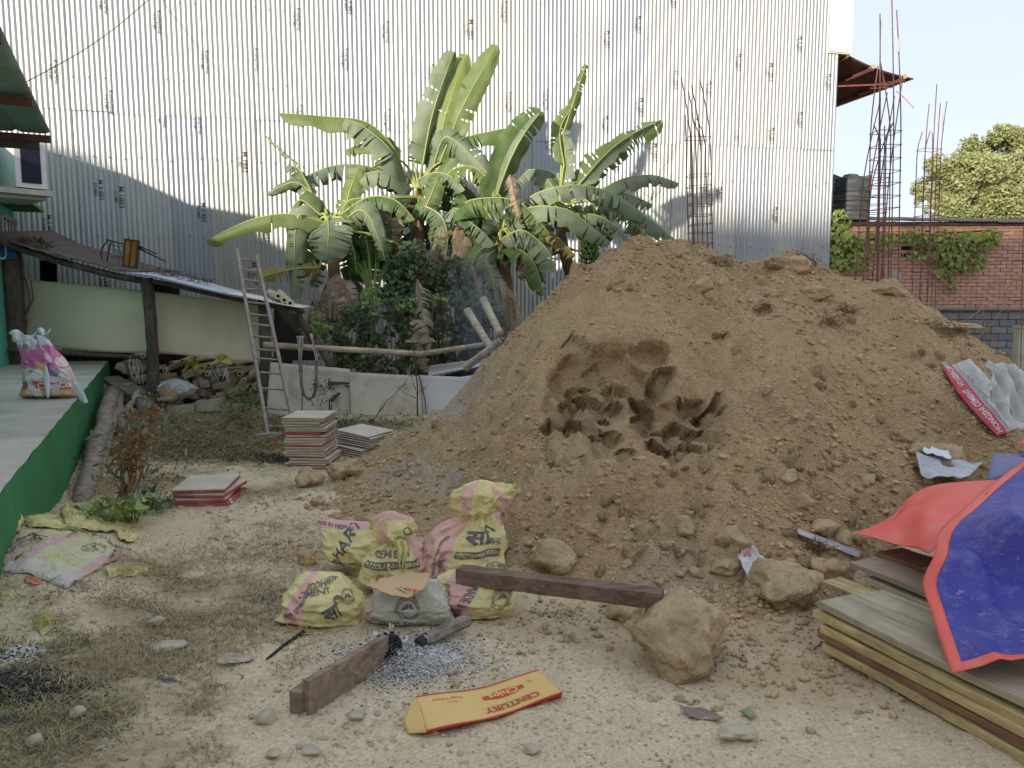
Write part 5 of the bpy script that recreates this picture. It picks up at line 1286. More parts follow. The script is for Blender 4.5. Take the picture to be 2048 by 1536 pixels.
B('b', [(810, 372, 0), (740, 334, -.2), (660, 333, -.3), (575, 372, -.4)], 66, .9, 'u', 10)
B('b', [(825, 378, 0), (775, 345, -.4), (725, 350, -.5), (690, 392, -.6)], 66, .8, 'u', 4)
B('b', [(862, 352, 0), (885, 280, -.2), (915, 285, -.3), (975, 345, -.4)], 78, .6, 'c', 7)
B('g', [(862, 360, 0), (915, 285, -.1), (985, 262, -.1), (1060, 250, 0)], 62, .8, 'u', 9)
B('b', [(835, 360, 0), (870, 345, -.3), (905, 355, -.4), (930, 380, -.5)], 48, .9, 'u', 3)
B('y', [(862, 392, 0), (905, 340, -.3), (955, 338, -.4), (1005, 398, -.5)], 78, .85, 'u', 14)
B('d', [(800, 352, 0), (760, 330, .1), (735, 340, .1)], 60, .8, 'u', 3)
B('g', [(838, 440, -.3), (858, 400, -.4), (878, 350, -.4)], 46, .3, 'c', 2)
B('y', [(800, 320, .1), (775, 275, .1), (690, 300, .1)], 60, .8, 'u', 3)
B('d', [(880, 420, 0), (900, 385, -.1), (960, 400, -.1), (985, 440, 0)], 60, .9, 'u', 8)
# ---- plant 2: right of centre, folded leaf and long arching ones
p2 = plant(1012, 800, 12.3, 'banana plant right of centre with long arching comb like leaves')
c2_ = stem(p2, [(1040, 800), (1022, 640), (1010, 540), (1003, 470)], .12, .07, 12.3)
B = lambda *a_, **k: banana_leaf(p2, *a_, Y=12.3, crown=c2_, **k)
B('g', [(985, 415, 0), (1010, 340, -.1), (1045, 270, -.1), (1083, 222, 0)], 78, .35, 'r', 2)
B('b', [(990, 400, -.05), (1020, 320, -.25), (1050, 265, -.25), (1080, 226, -.1)], 52, 1.0, (.2, -1, 0), 1, only=-1)
B('g', [(1000, 460, 0), (930, 412, -.4), (970, 396, -.5), (1040, 405, -.5), (1100, 468, -.5)], 88, 1.15, 'u', 26)
B('b', [(990, 455, 0), (945, 425, -.4), (905, 418, -.45), (955, 455, -.6), (990, 490, -.6)], 60, .8, 'u', 20)
B('b', [(1012, 450, 0), (1060, 415, -.4), (1130, 418, -.5), (1180, 450, -.5), (1222, 486, -.5)], 72, .95, 'u', 5)
B('b', [(1015, 440, 0), (1070, 388, -.2), (1160, 370, -.2), (1240, 395, -.2), (1300, 440, -.1)], 72, .95, 'u', 10)
B('b', [(1022, 470, 0), (1060, 470, -.3), (1095, 500, -.4), (1112, 542, -.4)], 82, .6, 'r', 9)
B('g', [(1008, 500, 0), (1040, 500, -.4), (1070, 530, -.5), (1088, 590, -.5)], 66, .8, 'r', 12)
B('b', [(990, 500, 0), (972, 520, -.5), (985, 560, -.6), (1000, 650, -.6)], 60, .8, 'c', 8)
B('g', [(995, 490, 0), (960, 500, -.3), (940, 540, -.4)], 60, .7, 'c', 5)
B('d', [(995, 480, 0), (940, 450, -.1), (890, 480, -.1)], 60, .8, 'u', 6)
B('o', [(1020, 480, 0), (1070, 455, .1), (1110, 470, .1), (1150, 510, 0)], 62, .9, 'u', 12)
B('y', [(1010, 430, .1), (1060, 400, .2), (1110, 400, .2), (1160, 430, .2)], 50, .9, 'u', 20)
banana_leaf(p2, 'n', [(1020, 350, -.5), (1028, 385, -.6), (1040, 435, -.6)], 66, 1.0, 'c', 16, Y=12.3, ragged=.1, name='dead_leaf')
# ---- plant 3: right, torn upright leaf, bunch of fruit
p3 = plant(1165, 800, 12.9, 'rightmost banana plant with a bunch of green fruit behind the soil heap')
c3_ = stem(p3, [(1190, 800), (1160, 620), (1128, 500), (1118, 425)], .13, .07, 12.9)
B = lambda *a_, **k: banana_leaf(p3, *a_, Y=12.9, crown=c3_, **k)
B('b', [(1125, 395, 0), (1130, 320, -.05), (1128, 260, 0)], 42, .5, 'l', 9)
B('g', [(1128, 262, -.02), (1150, 195, 0), (1172, 128, .05)], 34, .7, 'c', 4)
B('y', [(1128, 330, -.1), (1120, 260, -.1), (1148, 210, 0)], 36, .5, 'r', 3)
B('g', [(1150, 385, 0), (1200, 320, -.1), (1258, 275, -.1), (1325, 242, 0)], 74, .6, (.3, -1, .5), 9)
B('b', [(1155, 372, -.1), (1215, 305, -.3), (1265, 268, -.25), (1322, 240, -.1)], 46, 1.0, 'u', 3, only=-1)
B('b', [(1175, 400, 0), (1235, 362, -.2), (1300, 350, -.2), (1357, 366, -.1)], 56, .8, 'u', 4)
B('b', [(1190, 405, 0), (1235, 385, -.2), (1285, 400, -.2), (1305, 410, -.2)], 46, .8, 'u', 8)
B('g', [(1140, 440, 0), (1190, 408, -.1), (1250, 430, -.1), (1310, 486, 0)], 66, .9, 'u', 18)
B('b', [(1145, 445, .2), (1230, 410, .2), (1300, 440, .3), (1365, 492, .3)], 66, .8, 'u', 6)
B('b', [(1120, 400, 0), (1095, 360, .1), (1080, 375, .1)], 55, .7, 'c', 2)
B('b', [(1135, 430, 0), (1190, 430, -.3), (1235, 455, -.3), (1270, 500, -.3)], 60, .9, 'u', 20)
B('o', [(1120, 450, -.1), (1160, 450, -.2), (1175, 500, -.2)], 46, .8, 'c', 6)
B('d', [(1150, 420, .1), (1190, 440, .1), (1225, 480, .1)], 60, .7, 'c', 8)
# the bunch
bq = empty('fruit'); bpy.data.objects.remove(bq)
bc = P(1175, 525, 12.55); mb = MB(); rr = random.Random(8)
mb.tube([c3_-p3.location+Vector((0, -.05, -.25)), P(1105, 510, 12.6)-p3.location, P(1135, 497, 12.55)-p3.location, P(1168, 505, 12.55)-p3.location, P(1176, 570, 12.55)-p3.location], [.03, .03, .028, .025, .02], 8); mb.build('fruit_stalk', M['pseudostem'], p3, True)
mb = MB()
for hgt in range(8):
    z = 38-hgt*11
    for k in range(11):
        a_ = 2*math.pi*k/11+hgt*.3; r0 = .04; r1 = .16-.006*abs(hgt-3)
        pc = P(1178, 525-z, 12.55)-p3.location; d = Vector((math.cos(a_), math.sin(a_)*.9, 0))
        p0 = pc+d*r0; p1_ = pc+d*(r0+r1*.55)+Vector((0, 0, .03)); p2_ = pc+d*(r0+r1*.8)+Vector((0, 0, .11)); mb.tube([p0, p1_, p2_], [.012, .019, .008], 5)
M['fruit'] = simple('green_banana', (.045, .085, .02), .5, var=.3, nscale=9, bump=.1)
o = mb.build('fruit_bunch', M['fruit'], p3, True)
# ---- plant 4: left
p4 = plant(668, 820, 12.0, 'left banana plant with one long yellowing leaf reaching out to the left')
c4_ = stem(p4, [(690, 830), (678, 640), (668, 540), (660, 455)], .13, .07, 12.0)
B = lambda *a_, **k: banana_leaf(p4, *a_, Y=12.0, crown=c4_, **k)
B('y', [(650, 445, 0), (580, 428, -.2), (500, 440, -.3), (412, 482, -.3)], 60, .95, 'u', 1, asym=.6)
B('b', [(656, 440, -.4), (657, 470, -.6), (652, 520, -.6)], 92, .25, 'c', 7)
B('b', [(690, 440, 0), (720, 420, -.3), (742, 440, -.4), (765, 500, -.4)], 60, .7, 'c', 4)
B('d', [(680, 440, 0), (720, 430, 0), (755, 470, 0), (770, 520, 0)], 76, .6, 'c', 4)
B('g', [(640, 430, 0), (600, 400, -.1), (578, 440, -.1), (570, 540, -.1)], 46, .8, 'l', 3)
B('b', [(640, 440, 0), (600, 430, -.2), (590, 480, -.2), (590, 600, -.2)], 56, .5, 'c', 4)
B('g', [(655, 440, 0), (640, 430, .1), (590, 460, .1)], 66, .8, 'u', 5)
B('b', [(640, 420, .2), (600, 340, .1), (570, 310, .1), (530, 268, .1)], 22, .8, 'c', 9, ragged=.8)
B('b', [(640, 400, .2), (590, 365, .1), (535, 388, .1)], 44, .8, 'c', 2, ragged=.4)
B('y', [(690, 430, .1), (700, 380, .1), (720, 330, .2)], 50, .4, 'c', 3)
B('g', [(680, 440, .1), (700, 400, 0), (760, 400, 0)], 66, .8, 'u', 6)
B('d', [(690, 450, .1), (730, 470, .1), (740, 560, .1)], 70, .5, 'c', 4)
B('d', [(640, 500, .1), (690, 490, .2), (700, 560, .2)], 80, .5, 'c', 4)
B('o', [(640, 535, -.1), (590, 538, -.2), (545, 548, -.2), (505, 562, -.2)], 48, .6, 'c', 10, ragged=.35)
B('d', [(860, 520, .1), (830, 560, .1), (800, 640, .1)], 70, .5, 'c', 4)
B('b', [(665, 430, .2), (620, 385, .2), (600, 340, .2), (575, 330, .2)], 50, .8, 'u', 6)
B('b', [(650, 450, .1), (610, 450, 0), (585, 470, 0), (575, 520, 0)], 40, .8, 'l', 5)
B('g', [(680, 430, 0), (735, 395, -.1), (790, 400, -.1), (830, 440, -.1)], 64, .9, 'u', 9)
banana_leaf(p1, 'd', [(835, 400, .3), (780, 420, .3), (740, 480, .3)], 80, .8, 'c', 7, Y=12.7)
banana_leaf(p1, 'b', [(830, 395, -.2), (780, 400, -.5), (755, 440, -.6), (750, 490, -.6)], 62, .9, 'c', 7, Y=12.7, crown=c1_)
banana_leaf(p1, 'b', [(845, 410, -.3), (880, 430, -.6), (895, 470, -.6), (890, 520, -.6)], 62, .8, 'r', 12, Y=12.7)
banana_leaf(p2, 'b', [(1000, 480, -.2), (1040, 460, -.4), (1075, 480, -.4), (1095, 520, -.4)], 60, .9, 'u', 16, Y=12.3, crown=c2_)
banana_leaf(p2, 'd', [(1010, 460, .4), (1050, 480, .4), (1080, 530, .4)], 80, .6, 'c', 6, Y=12.3)
banana_leaf(p2, 'g', [(985, 440, .3), (940, 380, .3), (900, 370, .3), (870, 400, .3)], 66, .8, 'u', 9, Y=12.3)
banana_leaf(p3, 'b', [(1140, 400, .3), (1110, 350, .3), (1060, 340, .3), (1030, 370, .3)], 56, .8, 'u', 8, Y=12.9)
for (pl_, cx, cy, Y_, n_) in [(p4, 665, 470, 12.2, 6), (p1, 838, 420, 12.95, 9), (p2, 1004, 480, 12.6, 7), (p3, 1120, 440, 13.1, 4), (p4, 740, 500, 12.3, 5), (p1, 900, 470, 12.8, 4)]:
    for k in range(n_):
        a_ = lrnd.uniform(-1, 1); L_ = lrnd.uniform(80, 140); dr = lrnd.uniform(10, 110)
        banana_leaf(pl_, lrnd.choice('ddbdgb'), [(cx, cy, 0), (cx+a_*L_*.5, cy-lrnd.uniform(0, 30), lrnd.uniform(-.2, .3)), (cx+a_*L_*.85, cy+dr*.4, lrnd.uniform(-.3, .3)), (cx+a_*L_, cy+dr, lrnd.uniform(-.3, .2))], lrnd.uniform(46, 70), lrnd.uniform(.6, 1.0), 'u', lrnd.randint(4, 12), Y=Y_)
# dead leaves hanging round the stems
for (pl_, cx, cy, n, sp_, L, Y_) in [(p4, 672, 570, 11, 26, 90, 11.75), (p4, 640, 600, 5, 20, 80, 11.8), (p1, 850, 520, 14, 40, 120, 12.3), (p1, 900, 470, 9, 30, 110, 12.3), (p1, 770, 440, 6, 20, 70, 12.4), (p2, 1005, 570, 10, 26, 110, 12.0), (p2, 950, 540, 8, 24, 90, 12.1), (p3, 1060, 500, 4, 14, 60, 12.6)]:
    dead_strips(pl_, cx, cy, n, sp_, L, Y_, 1)
# broken dead frond hanging over the rail
banana_leaf(p1, 'n', [(835, 560, -1.6), (845, 630, -1.9), (840, 700, -2.1), (850, 745, -2.1)], 62, .9, 'c', 26, Y=12.3, ragged=.3, name='dead_frond')
banana_leaf(p1, 'n', [(838, 640, -1.8), (850, 650, -2.0), (862, 700, -2.1)], 50, .8, 'r', 14, Y=12.3, ragged=.3, name='dead_frond')

# ============================================================ leafy bush, weeds and twigs
M['bushleaf'] = leafmat('bush_leaf', (.055, .095, .04), (.13, .19, .075), .55, .2, 2.2)
M['bushlight'] = leafmat('bush_leaf_young', (.15, .24, .05), (.26, .34, .09), .5, .3, 2)
def bush(name, label, blobs, n, Y0, Y1, smin, smax, mat, seed, stems=10, cat='bush'):
    rs = np.random.RandomState(seed); pts = []; tot = sum(b[2]*b[3] for b in blobs); root = empty(name, (0, 0, 0)); tag(root, label, cat)
    for (px, py, rx, ry) in blobs:
        k = int(n*rx*ry/tot)
        for _ in range(k):
            a_, b_ = rs.uniform(-1, 1, 2)
            if a_*a_+b_*b_ > 1 or mnoise.noise(Vector(((px+a_*rx)*.035, (py+b_*ry)*.035, seed))) < -.18: continue
            y = py+b_*ry; Y_ = Y0+(Y1-Y0)*rs.rand()**1.5; p = P(px+a_*rx, y, Y_)
            if p.z > .02: pts.append(p[:])
    k = len(pts); e = [Euler((rs.normal(1.0, .5), rs.normal(0, .5), rs.normal(0, .9))) for _ in range(k)]
    o = leaf_cloud('foliage', pts, rs.uniform(smin, smax, k), np.array([np.array(q_.to_matrix()) for q_ in e]), mat, root); tag(o, kind='stuff')
    mb = MB()
    for _ in range(stems):
        b = blobs[rs.randint(len(blobs))]; x = b[0]+rs.uniform(-1, 1)*b[2]; q0 = P(x, 815, Y0+.2); q0.z = 0; q1 = P(x+rs.uniform(-20, 20), b[1]-b[3]*.5, Y0+.1); mb.tube([q0, q0.lerp(q1, .5)+Vector((rs.uniform(-.1, .1), 0, 0)), q1], .008, 4)
    o = mb.build('twigs', M['log'], root); tag(o, kind='stuff'); return root
bush('leafy_bush', 'dense dusty green bush filling the space behind the bamboo rail', [(700, 690, 60, 50), (760, 640, 60, 60), (830, 640, 60, 70), (900, 650, 60, 70), (950, 640, 40, 70), (790, 720, 120, 30), (900, 720, 70, 25), (720, 640, 40, 40)], 5200, 10.9, 11.9, .04, .085, M['bushleaf'], 31, 30)
bush('leafy_bush', 'dusty climbing bush rising between the centre and right banana stems', [(800, 530, 30, 50), (790, 580, 40, 40), (850, 560, 40, 50), (910, 560, 30, 50), (830, 500, 22, 26)], 2200, 11.6, 12.2, .04, .09, M['bushleaf'], 32, 12)
bush('leafy_bush', 'brighter young leafed bush at the right end of the woodshed roof', [(640, 650, 26, 22), (665, 665, 24, 18), (740, 600, 24, 30), (820, 610, 30, 14), (880, 600, 20, 14), (935, 600, 14, 12)], 520, 10.7, 11.3, .03, .06, M['bushlight'], 33, 6)
bush('leafy_bush', 'dark leafy bush behind the broken bamboo poles', [(985, 640, 20, 40), (960, 680, 30, 30)], 500, 10.7, 11.2, .04, .08, M['bushleaf'], 34, 4)
# grass clump in front of banana
mb = MB(); rr = random.Random(4)
for k in range(24):
    b_ = P(745+rr.uniform(-6, 6), 600, 11.5); x = 745+rr.uniform(-45, 45); t_ = P(x, 505+abs(x-745)*.7, 11.4); mb.tube([b_, b_.lerp(t_, .6)+Vector((0, 0, .08)), t_], [.012, .010, .002], 4)
o = mb.build('grass_clump', M['bushlight'], None); tag(o, 'pale spiky leaf clump sprouting in the middle of the dark bush', 'plant')
# bare sapling right of the bananas
def twig_tree(name, label, base, tip, Y, n, seed, r=.012, leaf=None, spread=40, cat='sapling'):
    rr = random.Random(seed); root = empty(name, P(*base, Y)); tag(root, label, cat); o0 = root.location; mb = MB()
    a_, b_ = P(*base, Y)-o0, P(*tip, Y)-o0; pts = [a_.lerp(b_, k/8)+Vector((rr.uniform(-.03, .03), 0, 0)) for k in range(9)]; mb.tube(pts, [r*(1-k/10) for k in range(9)], 5); mb.build('stem', M['log'], root); mb = MB(); tips = []
    for _ in range(n):
        t_ = rr.uniform(.25, .95); q0 = a_.lerp(b_, t_); L = spread*Y/FPX*(1.1-t_*.6)*rr.uniform(.6, 1.2); an = rr.uniform(.3, 1.2)*rr.choice([-1, 1]); d = Vector((math.sin(an), rr.uniform(-.4, .4), math.cos(an)*.8)); q1 = q0+d*L*.5; q2 = q1+(d+Vector((0, 0, .3)))*L*.5
        mb.tube([q0, q1, q2], [r*.45, r*.3, r*.15], 4)
        for _k in range(3): e_ = q1.lerp(q2, rr.random()); mb.tube([e_, e_+Vector((rr.uniform(-1, 1), rr.uniform(-.4, .4), rr.uniform(.2, 1)))*L*.3], r*.14, 3); tips.append(e_)
    mb.build('twigs', M['log'], root)
    if leaf:
        rs = np.random.RandomState(seed); k = len(tips)*leaf[1]; pts = np.array([tips[i % len(tips)][:] for i in range(k)])+rs.normal(size=(k, 3))*leaf[2]
        leaf_cloud('leaves', pts, rs.uniform(leaf[3], leaf[4], k), rand_rots(k, rs), leaf[0], root)
    return root
twig_tree('bare_sapling', 'thin leafless sapling standing up right of the banana leaves', (1270, 470), (1342, 300), 12.4, 15, 3, .010, None, 60)
twig_tree('bare_sapling', 'thin brown sapling rising in front of the white fence sheets', (834, 852), (826, 640), 10.1, 8, 5, .014, None, 50)
twig_tree('bare_sapling', 'slanting bare twig before the second pale fence panel', (736, 850), (818, 755), 10.2, 6, 6, .010, None, 30)
twig_tree('weedy_shrub', 'small leafy weed growing against the stained panel', (640, 850), (650, 770), 9.9, 12, 8, .007, (M['bushleaf'], 5, .04, .012, .03), 40, 'weed')
twig_tree('weedy_shrub', 'bright green weed growing by the last woodshed post', (480, 850), (484, 790), 10.2, 14, 9, .008, (M['bushlight'], 12, .06, .015, .035), 60, 'weed')
# dry reddish shrub beside the logs, with long grey green leaves
LONG = ([(0, 0, 0), (-.13, -.35, .03), (-.10, -.8, .0), (0, -1.1, -.06), (.10, -.8, 0), (.13, -.35, .03), (0, -.5, -.03)], [(0, 1, 6), (1, 2, 6), (2, 3, 6), (3, 4, 6), (4, 5, 6), (5, 0, 6)])
M['dryleaf'] = leafmat('dry_leaf', (.22, .12, .05), (.32, .20, .09), .8, .2, 4)
M['greyleaf'] = leafmat('grey_green_leaf', (.16, .20, .13), (.24, .28, .19), .7, .2, 4)
sb = hit(243, 1022); sh = empty('dry_shrub', sb); tag(sh, 'dry reddish brown shrub with a few grey green leaves beside the platform logs', 'shrub')
rs_ = np.random.RandomState(3); rr = random.Random(5); mb = MB(); tips = []
for k in range(13):
    x = 243+rr.uniform(-10, 14); tx, ty = rr.uniform(200, 320), rr.uniform(810, 900); a_ = P(x, 1020, sb.y+.02)-sb; a_.z = 0; Y_ = sb.y+rr.uniform(-.1, .5); b_ = P(tx, ty, Y_)-sb; pts = [a_.lerp(b_, j/6)+Vector((rr.uniform(-.02, .02), rr.uniform(-.02, .02), 0)) for j in range(7)]; mb.tube(pts, [.011*(1-j/7.5) for j in range(7)], 5)
    for _ in range(9):
        t_ = rr.uniform(.4, 1); q0 = a_.lerp(b_, t_); d = Vector((rr.uniform(-1, 1), rr.uniform(-.6, .6), rr.uniform(.1, 1)))*.10; mb.tube([q0, q0+d], [.004, .0015], 4); tips.append(q0+d)
mb.build('stems', simple('red_brown_stem', (.24, .13, .07), .9), sh)
k = len(tips)*9; pts = np.array([tips[i % len(tips)][:] for i in range(k)])+rs_.normal(size=(k, 3))*.03; leaf_cloud('dry_leaves', pts, rs_.uniform(.010, .028, k), rand_rots(k, rs_), M['dryleaf'], sh)
k = 90; pts = np.array([tips[rr.randrange(len(tips))][:] for i in range(k)])+rs_.normal(size=(k, 3))*.09; leaf_cloud('long_leaves', pts, rs_.uniform(.05, .13, k), rand_rots(k, rs_), M['greyleaf'], sh, LONG)
for (px, py, rx, n_, lab) in [(300, 1010, 40, 60, 'grey green broad leaved weed left of the nearest board stack'), (215, 1035, 45, 40, 'low yellow green weed sprawling at the foot of the dry shrub'), (265, 1035, 25, 30, 'rounded leafy weed between the shrub and the torn yellow sacking')]:
    b_ = hit(px, py+12); wr = empty('broadleaf_weed', b_); tag(wr, lab, 'weed'); mb = MB(); pts = []; es = []
    for k in range(n_):
        x = rr.uniform(-1, 1)*rx*b_.y/FPX; q0 = Vector((x*.3, 0, 0)); q1 = Vector((x, rr.uniform(-.15, .15), rr.uniform(.03, .2))); mb.tube([q0, q1], .003, 3); pts.append(q1[:]); es.append(np.array(Euler((rr.gauss(.5, .5), rr.gauss(0, .5), rr.uniform(0, 6.28))).to_matrix()))
    mb.build('stems', M['bushlight'], wr); leaf_cloud('leaves', pts, rs_.uniform(.035, .075, n_), np.array(es), M['greyleaf'] if px == 300 else M['bushlight'], wr)
# weeds as ground cover
def blades(name, label, lst, n, hmin, hmax, mats, seed, wdt=.0022, lean=.6, bare=-.05):
    rs = np.random.RandomState(seed); XY = []; tot = sum(a_[2]*a_[3] for a_ in lst)
    for (px, py, rx, ry, s_) in lst:
        k = int(n*rx*ry/tot*s_); c = gpx(px, py); r = rs.normal(size=(k, 2))*np.array([rx*.62, ry*.62]); XY.append(np.array(c)+r)
    XY = np.concatenate(XY); m_ = (mound_at(XY[:, 0], XY[:, 1]) < .03) & (fbm(XY[:, 0]*3.5, XY[:, 1]*3.5, 3, seed) > bare); XY = XY[m_]
    k = len(XY); Z = ground_h(XY[:, 0], XY[:, 1]); h = rs.uniform(hmin, hmax, k)*(.5+.5*rs.rand(k)); a_ = rs.uniform(0, 6.283, k); ln = rs.uniform(.15, 1, k)*lean*2
    d = np.stack([np.cos(a_), np.sin(a_)], -1); sd = np.stack([-np.sin(a_), np.cos(a_)], -1)*wdt*rs.uniform(.6, 1.6, (k, 1))
    b0 = np.concatenate([XY-sd, Z[:, None]-.003], 1); b1 = np.concatenate([XY+sd, Z[:, None]-.003], 1)
    mid_ = XY+d*(h*ln*.4)[:, None]; m0 = np.concatenate([mid_-sd*.8, (Z+h*.62)[:, None]], 1); m1 = np.concatenate([mid_+sd*.8, (Z+h*.62)[:, None]], 1); tp_ = np.concatenate([XY+d*(h*ln)[:, None], (Z+h*(1.0-.45*ln))[:, None]], 1)
    V = np.stack([b0, b1, m1, m0, tp_], 1).reshape(-1, 3); i = np.arange(k)*5; F = np.concatenate([np.stack([i, i+1, i+2], 1), np.stack([i, i+2, i+3], 1), np.stack([i+3, i+2, i+4], 1)])
    o = mesh(name, V, F, mats, None); tag(o, label, 'grass', kind='stuff'); return o
M['straw'] = leafmat('straw', (.32, .245, .13), (.50, .41, .235), .8, .25, 6)
M['grassg'] = leafmat('yard_grass', (.16, .16, .07), (.27, .26, .12), .7, .25, 5)
blades('straw', 'dry trodden straw lying over the yard', GRASS+[(600, 1100, .8, .35, .5), (150, 1250, .6, .35, .5), (480, 1330, .5, .3, .5), (90, 1480, .5, .2, .8)], 80000, .010, .05, M['straw'], 41, .0017, 2.6, bare=-.25)
blades('short_grass', 'short green grass growing in patches over the left of the yard', [(90, 1430, .5, .35, .7), (330, 1165, .28, .08, 1.6), (150, 1320, .5, .10, 1.2), (240, 1215, .25, .12, 1), (560, 1205, .3, .12, .6), (400, 1300, .5, .08, .5), (470, 880, 1.4, .7, 1.6), (690, 850, 1.2, .5, 1.3), (600, 860, 1.0, .5, 1.3), (420, 840, 1.4, .8, 1.6), (300, 920, .8, .7, 1.2), (20, 1480, .4, .2, .8)], 60000, .006, .032, M['grassg'], 42, .0016, 1.6)
def creeping(name, label, lst, n, seed, mat, smin, smax, hmax, cat='weeds'):
    rs = np.random.RandomState(seed); XY = []; tot = sum(a_[2]*a_[3] for a_ in lst)
    for (px, py, rx, ry) in lst:
        k = int(n*rx*ry/tot); c = gpx(px, py); XY.append(np.array(c)+rs.normal(size=(k, 2))*np.array([rx*.6, ry*.6]))
    XY = np.concatenate(XY); f_ = fbm(XY[:, 0]*2.6, XY[:, 1]*2.6, 3, seed); m_ = (mound_at(XY[:, 0], XY[:, 1]) < .05) & (f_ > -.2); XY = XY[m_]; f_ = f_[m_]
    k = len(XY); P3 = np.concatenate([XY, (ground_h(XY[:, 0], XY[:, 1])+rs.rand(k)*hmax*np.clip(.4+f_*2, .2, 1.3))[:, None]], 1)
    e = np.array([np.array(Euler((rs.normal(.3, .5), rs.normal(0, .5), rs.uniform(0, 6.28))).to_matrix()) for _ in range(k)])
    o = leaf_cloud(name, P3, rs.uniform(smin, smax, k), e, mat); tag(o, label, cat, kind='stuff'); return o
creeping('ground_weeds', 'low creeping green weeds in front of the woodshed', [(450, 850, 1.3, .5), (400, 880, 1.3, .8), (520, 870, .9, .5), (620, 850, .8, .3), (690, 855, 1.0, .35), (330, 900, .7, .7), (470, 920, .7, .3)], 9000, 51, M['bushleaf'], .014, .035, .13)
creeping('dry_weeds', 'withered brown weeds mixed through the ground cover', [(400, 860, 1.2, .6), (330, 900, .8, .8), (300, 960, .5, .4), (520, 900, .8, .4)], 6500, 52, M['dryleaf'], .010, .028, .12)
mb = MB(); rr = random.Random(6)
for k in range(900):
    c = gpx(rr.uniform(300, 520), rr.uniform(835, 930)); x, y = c; a_ = rr.uniform(0, 6.28); L = rr.uniform(.08, .3); z = rr.uniform(.01, .06)
    if mound_at(x, y) > 0: continue
    mb.tube([(x, y, z), (x+math.cos(a_)*L*.5, y+math.sin(a_)*L*.5, z+L*.35), (x+math.cos(a_)*L, y+math.sin(a_)*L, z+L*.25)], .0025, 3, cap=False)
o = mb.build('dry_stalks', M['straw'], None); tag(o, 'tangled dry stalks arching out of the weeds', 'weeds', kind='stuff')
# ============================================================ formwork panels (each panel is a thing)
M['ply'] = wood('panel_ply', (.46, .37, .25), (.34, .26, .17), .8, axis=0, dirt=(.28, .22, .16), dirt_amt=.5)
M['plyface'] = simple('cement_stained_ply', (.58, .52, .43), .75, var=.15, nscale=4, bump=.15, dirt=(.42, .31, .25), dirt_amt=.5, orand=.1)
M['plyred'] = simple('red_edge_paint', (.36, .09, .08), .7, var=.3, nscale=6, bump=.2, dirt=(.35, .22, .16), dirt_amt=.6, orand=.15)
def panel(loc, w_, d_, h_, rz, style, label, group=None, tilt=(0, 0)):
    o = empty('formwork_panel', loc, (tilt[0], tilt[1], rz)); tag(o, label, 'formwork panel', group)
    t_ = .010
    MB().box((0, 0, h_-t_/2), (w_, d_, t_), jit=.002).build('face_sheet', M['plyface'] if style != 'red' else M['plyred'], o)
    em = M['plyred'] if style in ('red', 'rededge') else M['ply']; z = (h_-t_)/2; bh = h_-t_-.002
    if h_ > .02:
        for s_ in (-1, 1):
            MB().box((0, s_*(d_/2-.016), z), (w_*.998, .03, bh), jit=.002).build('rail', em, o)
            MB().box((s_*(w_/2-.016), 0, z), (.03, d_-.066, bh), jit=.002).build('rail', em, o)
        MB().box((0, 0, z), (.03, d_-.066, bh)).build('rail', M['ply'], o)
    return o
rr = random.Random(15)
ORD = ['lowest', 'second', 'third', 'fourth', 'fifth', 'sixth', 'seventh', 'eighth', 'ninth', 'tenth', 'eleventh', 'twelfth', 'thirteenth', 'fourteenth', 'fifteenth', 'sixteenth', 'seventeenth']
b1 = hit(610, 938); w1 = 78*(b1-CAM).length/FPX; zc = 0.0; H1 = P(605, 836, b1.y).z; n1 = 17; hs = []
zl = b1.z-.01
for k in range(n1):
    h_ = (.060 if k in (n1-1, n1-4) else .034 if k % 4 else .042); hs.append(h_)
tot = sum(hs)+.004*n1; sc_ = (H1-zl)/tot
for k, h_ in enumerate(hs):
    h2 = h_*sc_; st = 'rededge' if k in (0, 1, 4, 8, 11) else 'red' if k == 12 else 'plain'
    lab = {n1-1: 'topmost grey faced panel of the tallest formwork stack', n1-4: 'thick pale yellow framed panel in the upper part of the tallest formwork stack', n1-5: 'red faced panel just below the thick yellow one in the tallest stack', 0: 'red edged panel at the very bottom of the tallest formwork stack'}.get(k, ORD[k]+' panel from the bottom of the tallest formwork stack')
    g_ = 'panels in the tallest formwork stack'
    dx = rr.uniform(-.018, .018)+(.0 if k > 3 else .03)
    panel((b1.x+dx, b1.y+.24, zl), w1*rr.uniform(.95, 1.05), .44, h2, R(-3)+rr.uniform(-.06, .06), st, lab, g_)
    zl += h2+.003
b2 = hit(704, 916); H2 = P(700, 868, b2.y).z; n2 = 12; zl = b2.z-.03; dz = (H2-zl)/n2
for k in range(n2):
    st = ['plain', 'plain', 'rededge', 'plain', 'plain', 'rededge', 'plain', 'rededge', 'plain', 'rededge', 'plain', 'rededge'][k]
    up_ = k > 5; lab = 'topmost grey pink panel of the low stack beside the soil heap' if k == n2-1 else ORD[k]+' panel from the bottom of the low stack beside the soil heap'
    panel((b2.x+.03+(.06 if up_ else .0)+rr.uniform(-.012, .012), b2.y+.22+(.04 if up_ else 0), zl), .42, .42, dz-.003, R(-28)+rr.uniform(-.05, .05)+(.05 if up_ else 0), st, lab, 'panels in the low formwork stack', tilt=(0, R(5)))
    zl += dz
b3 = hit(408, 1016); zl = b3.z-.005
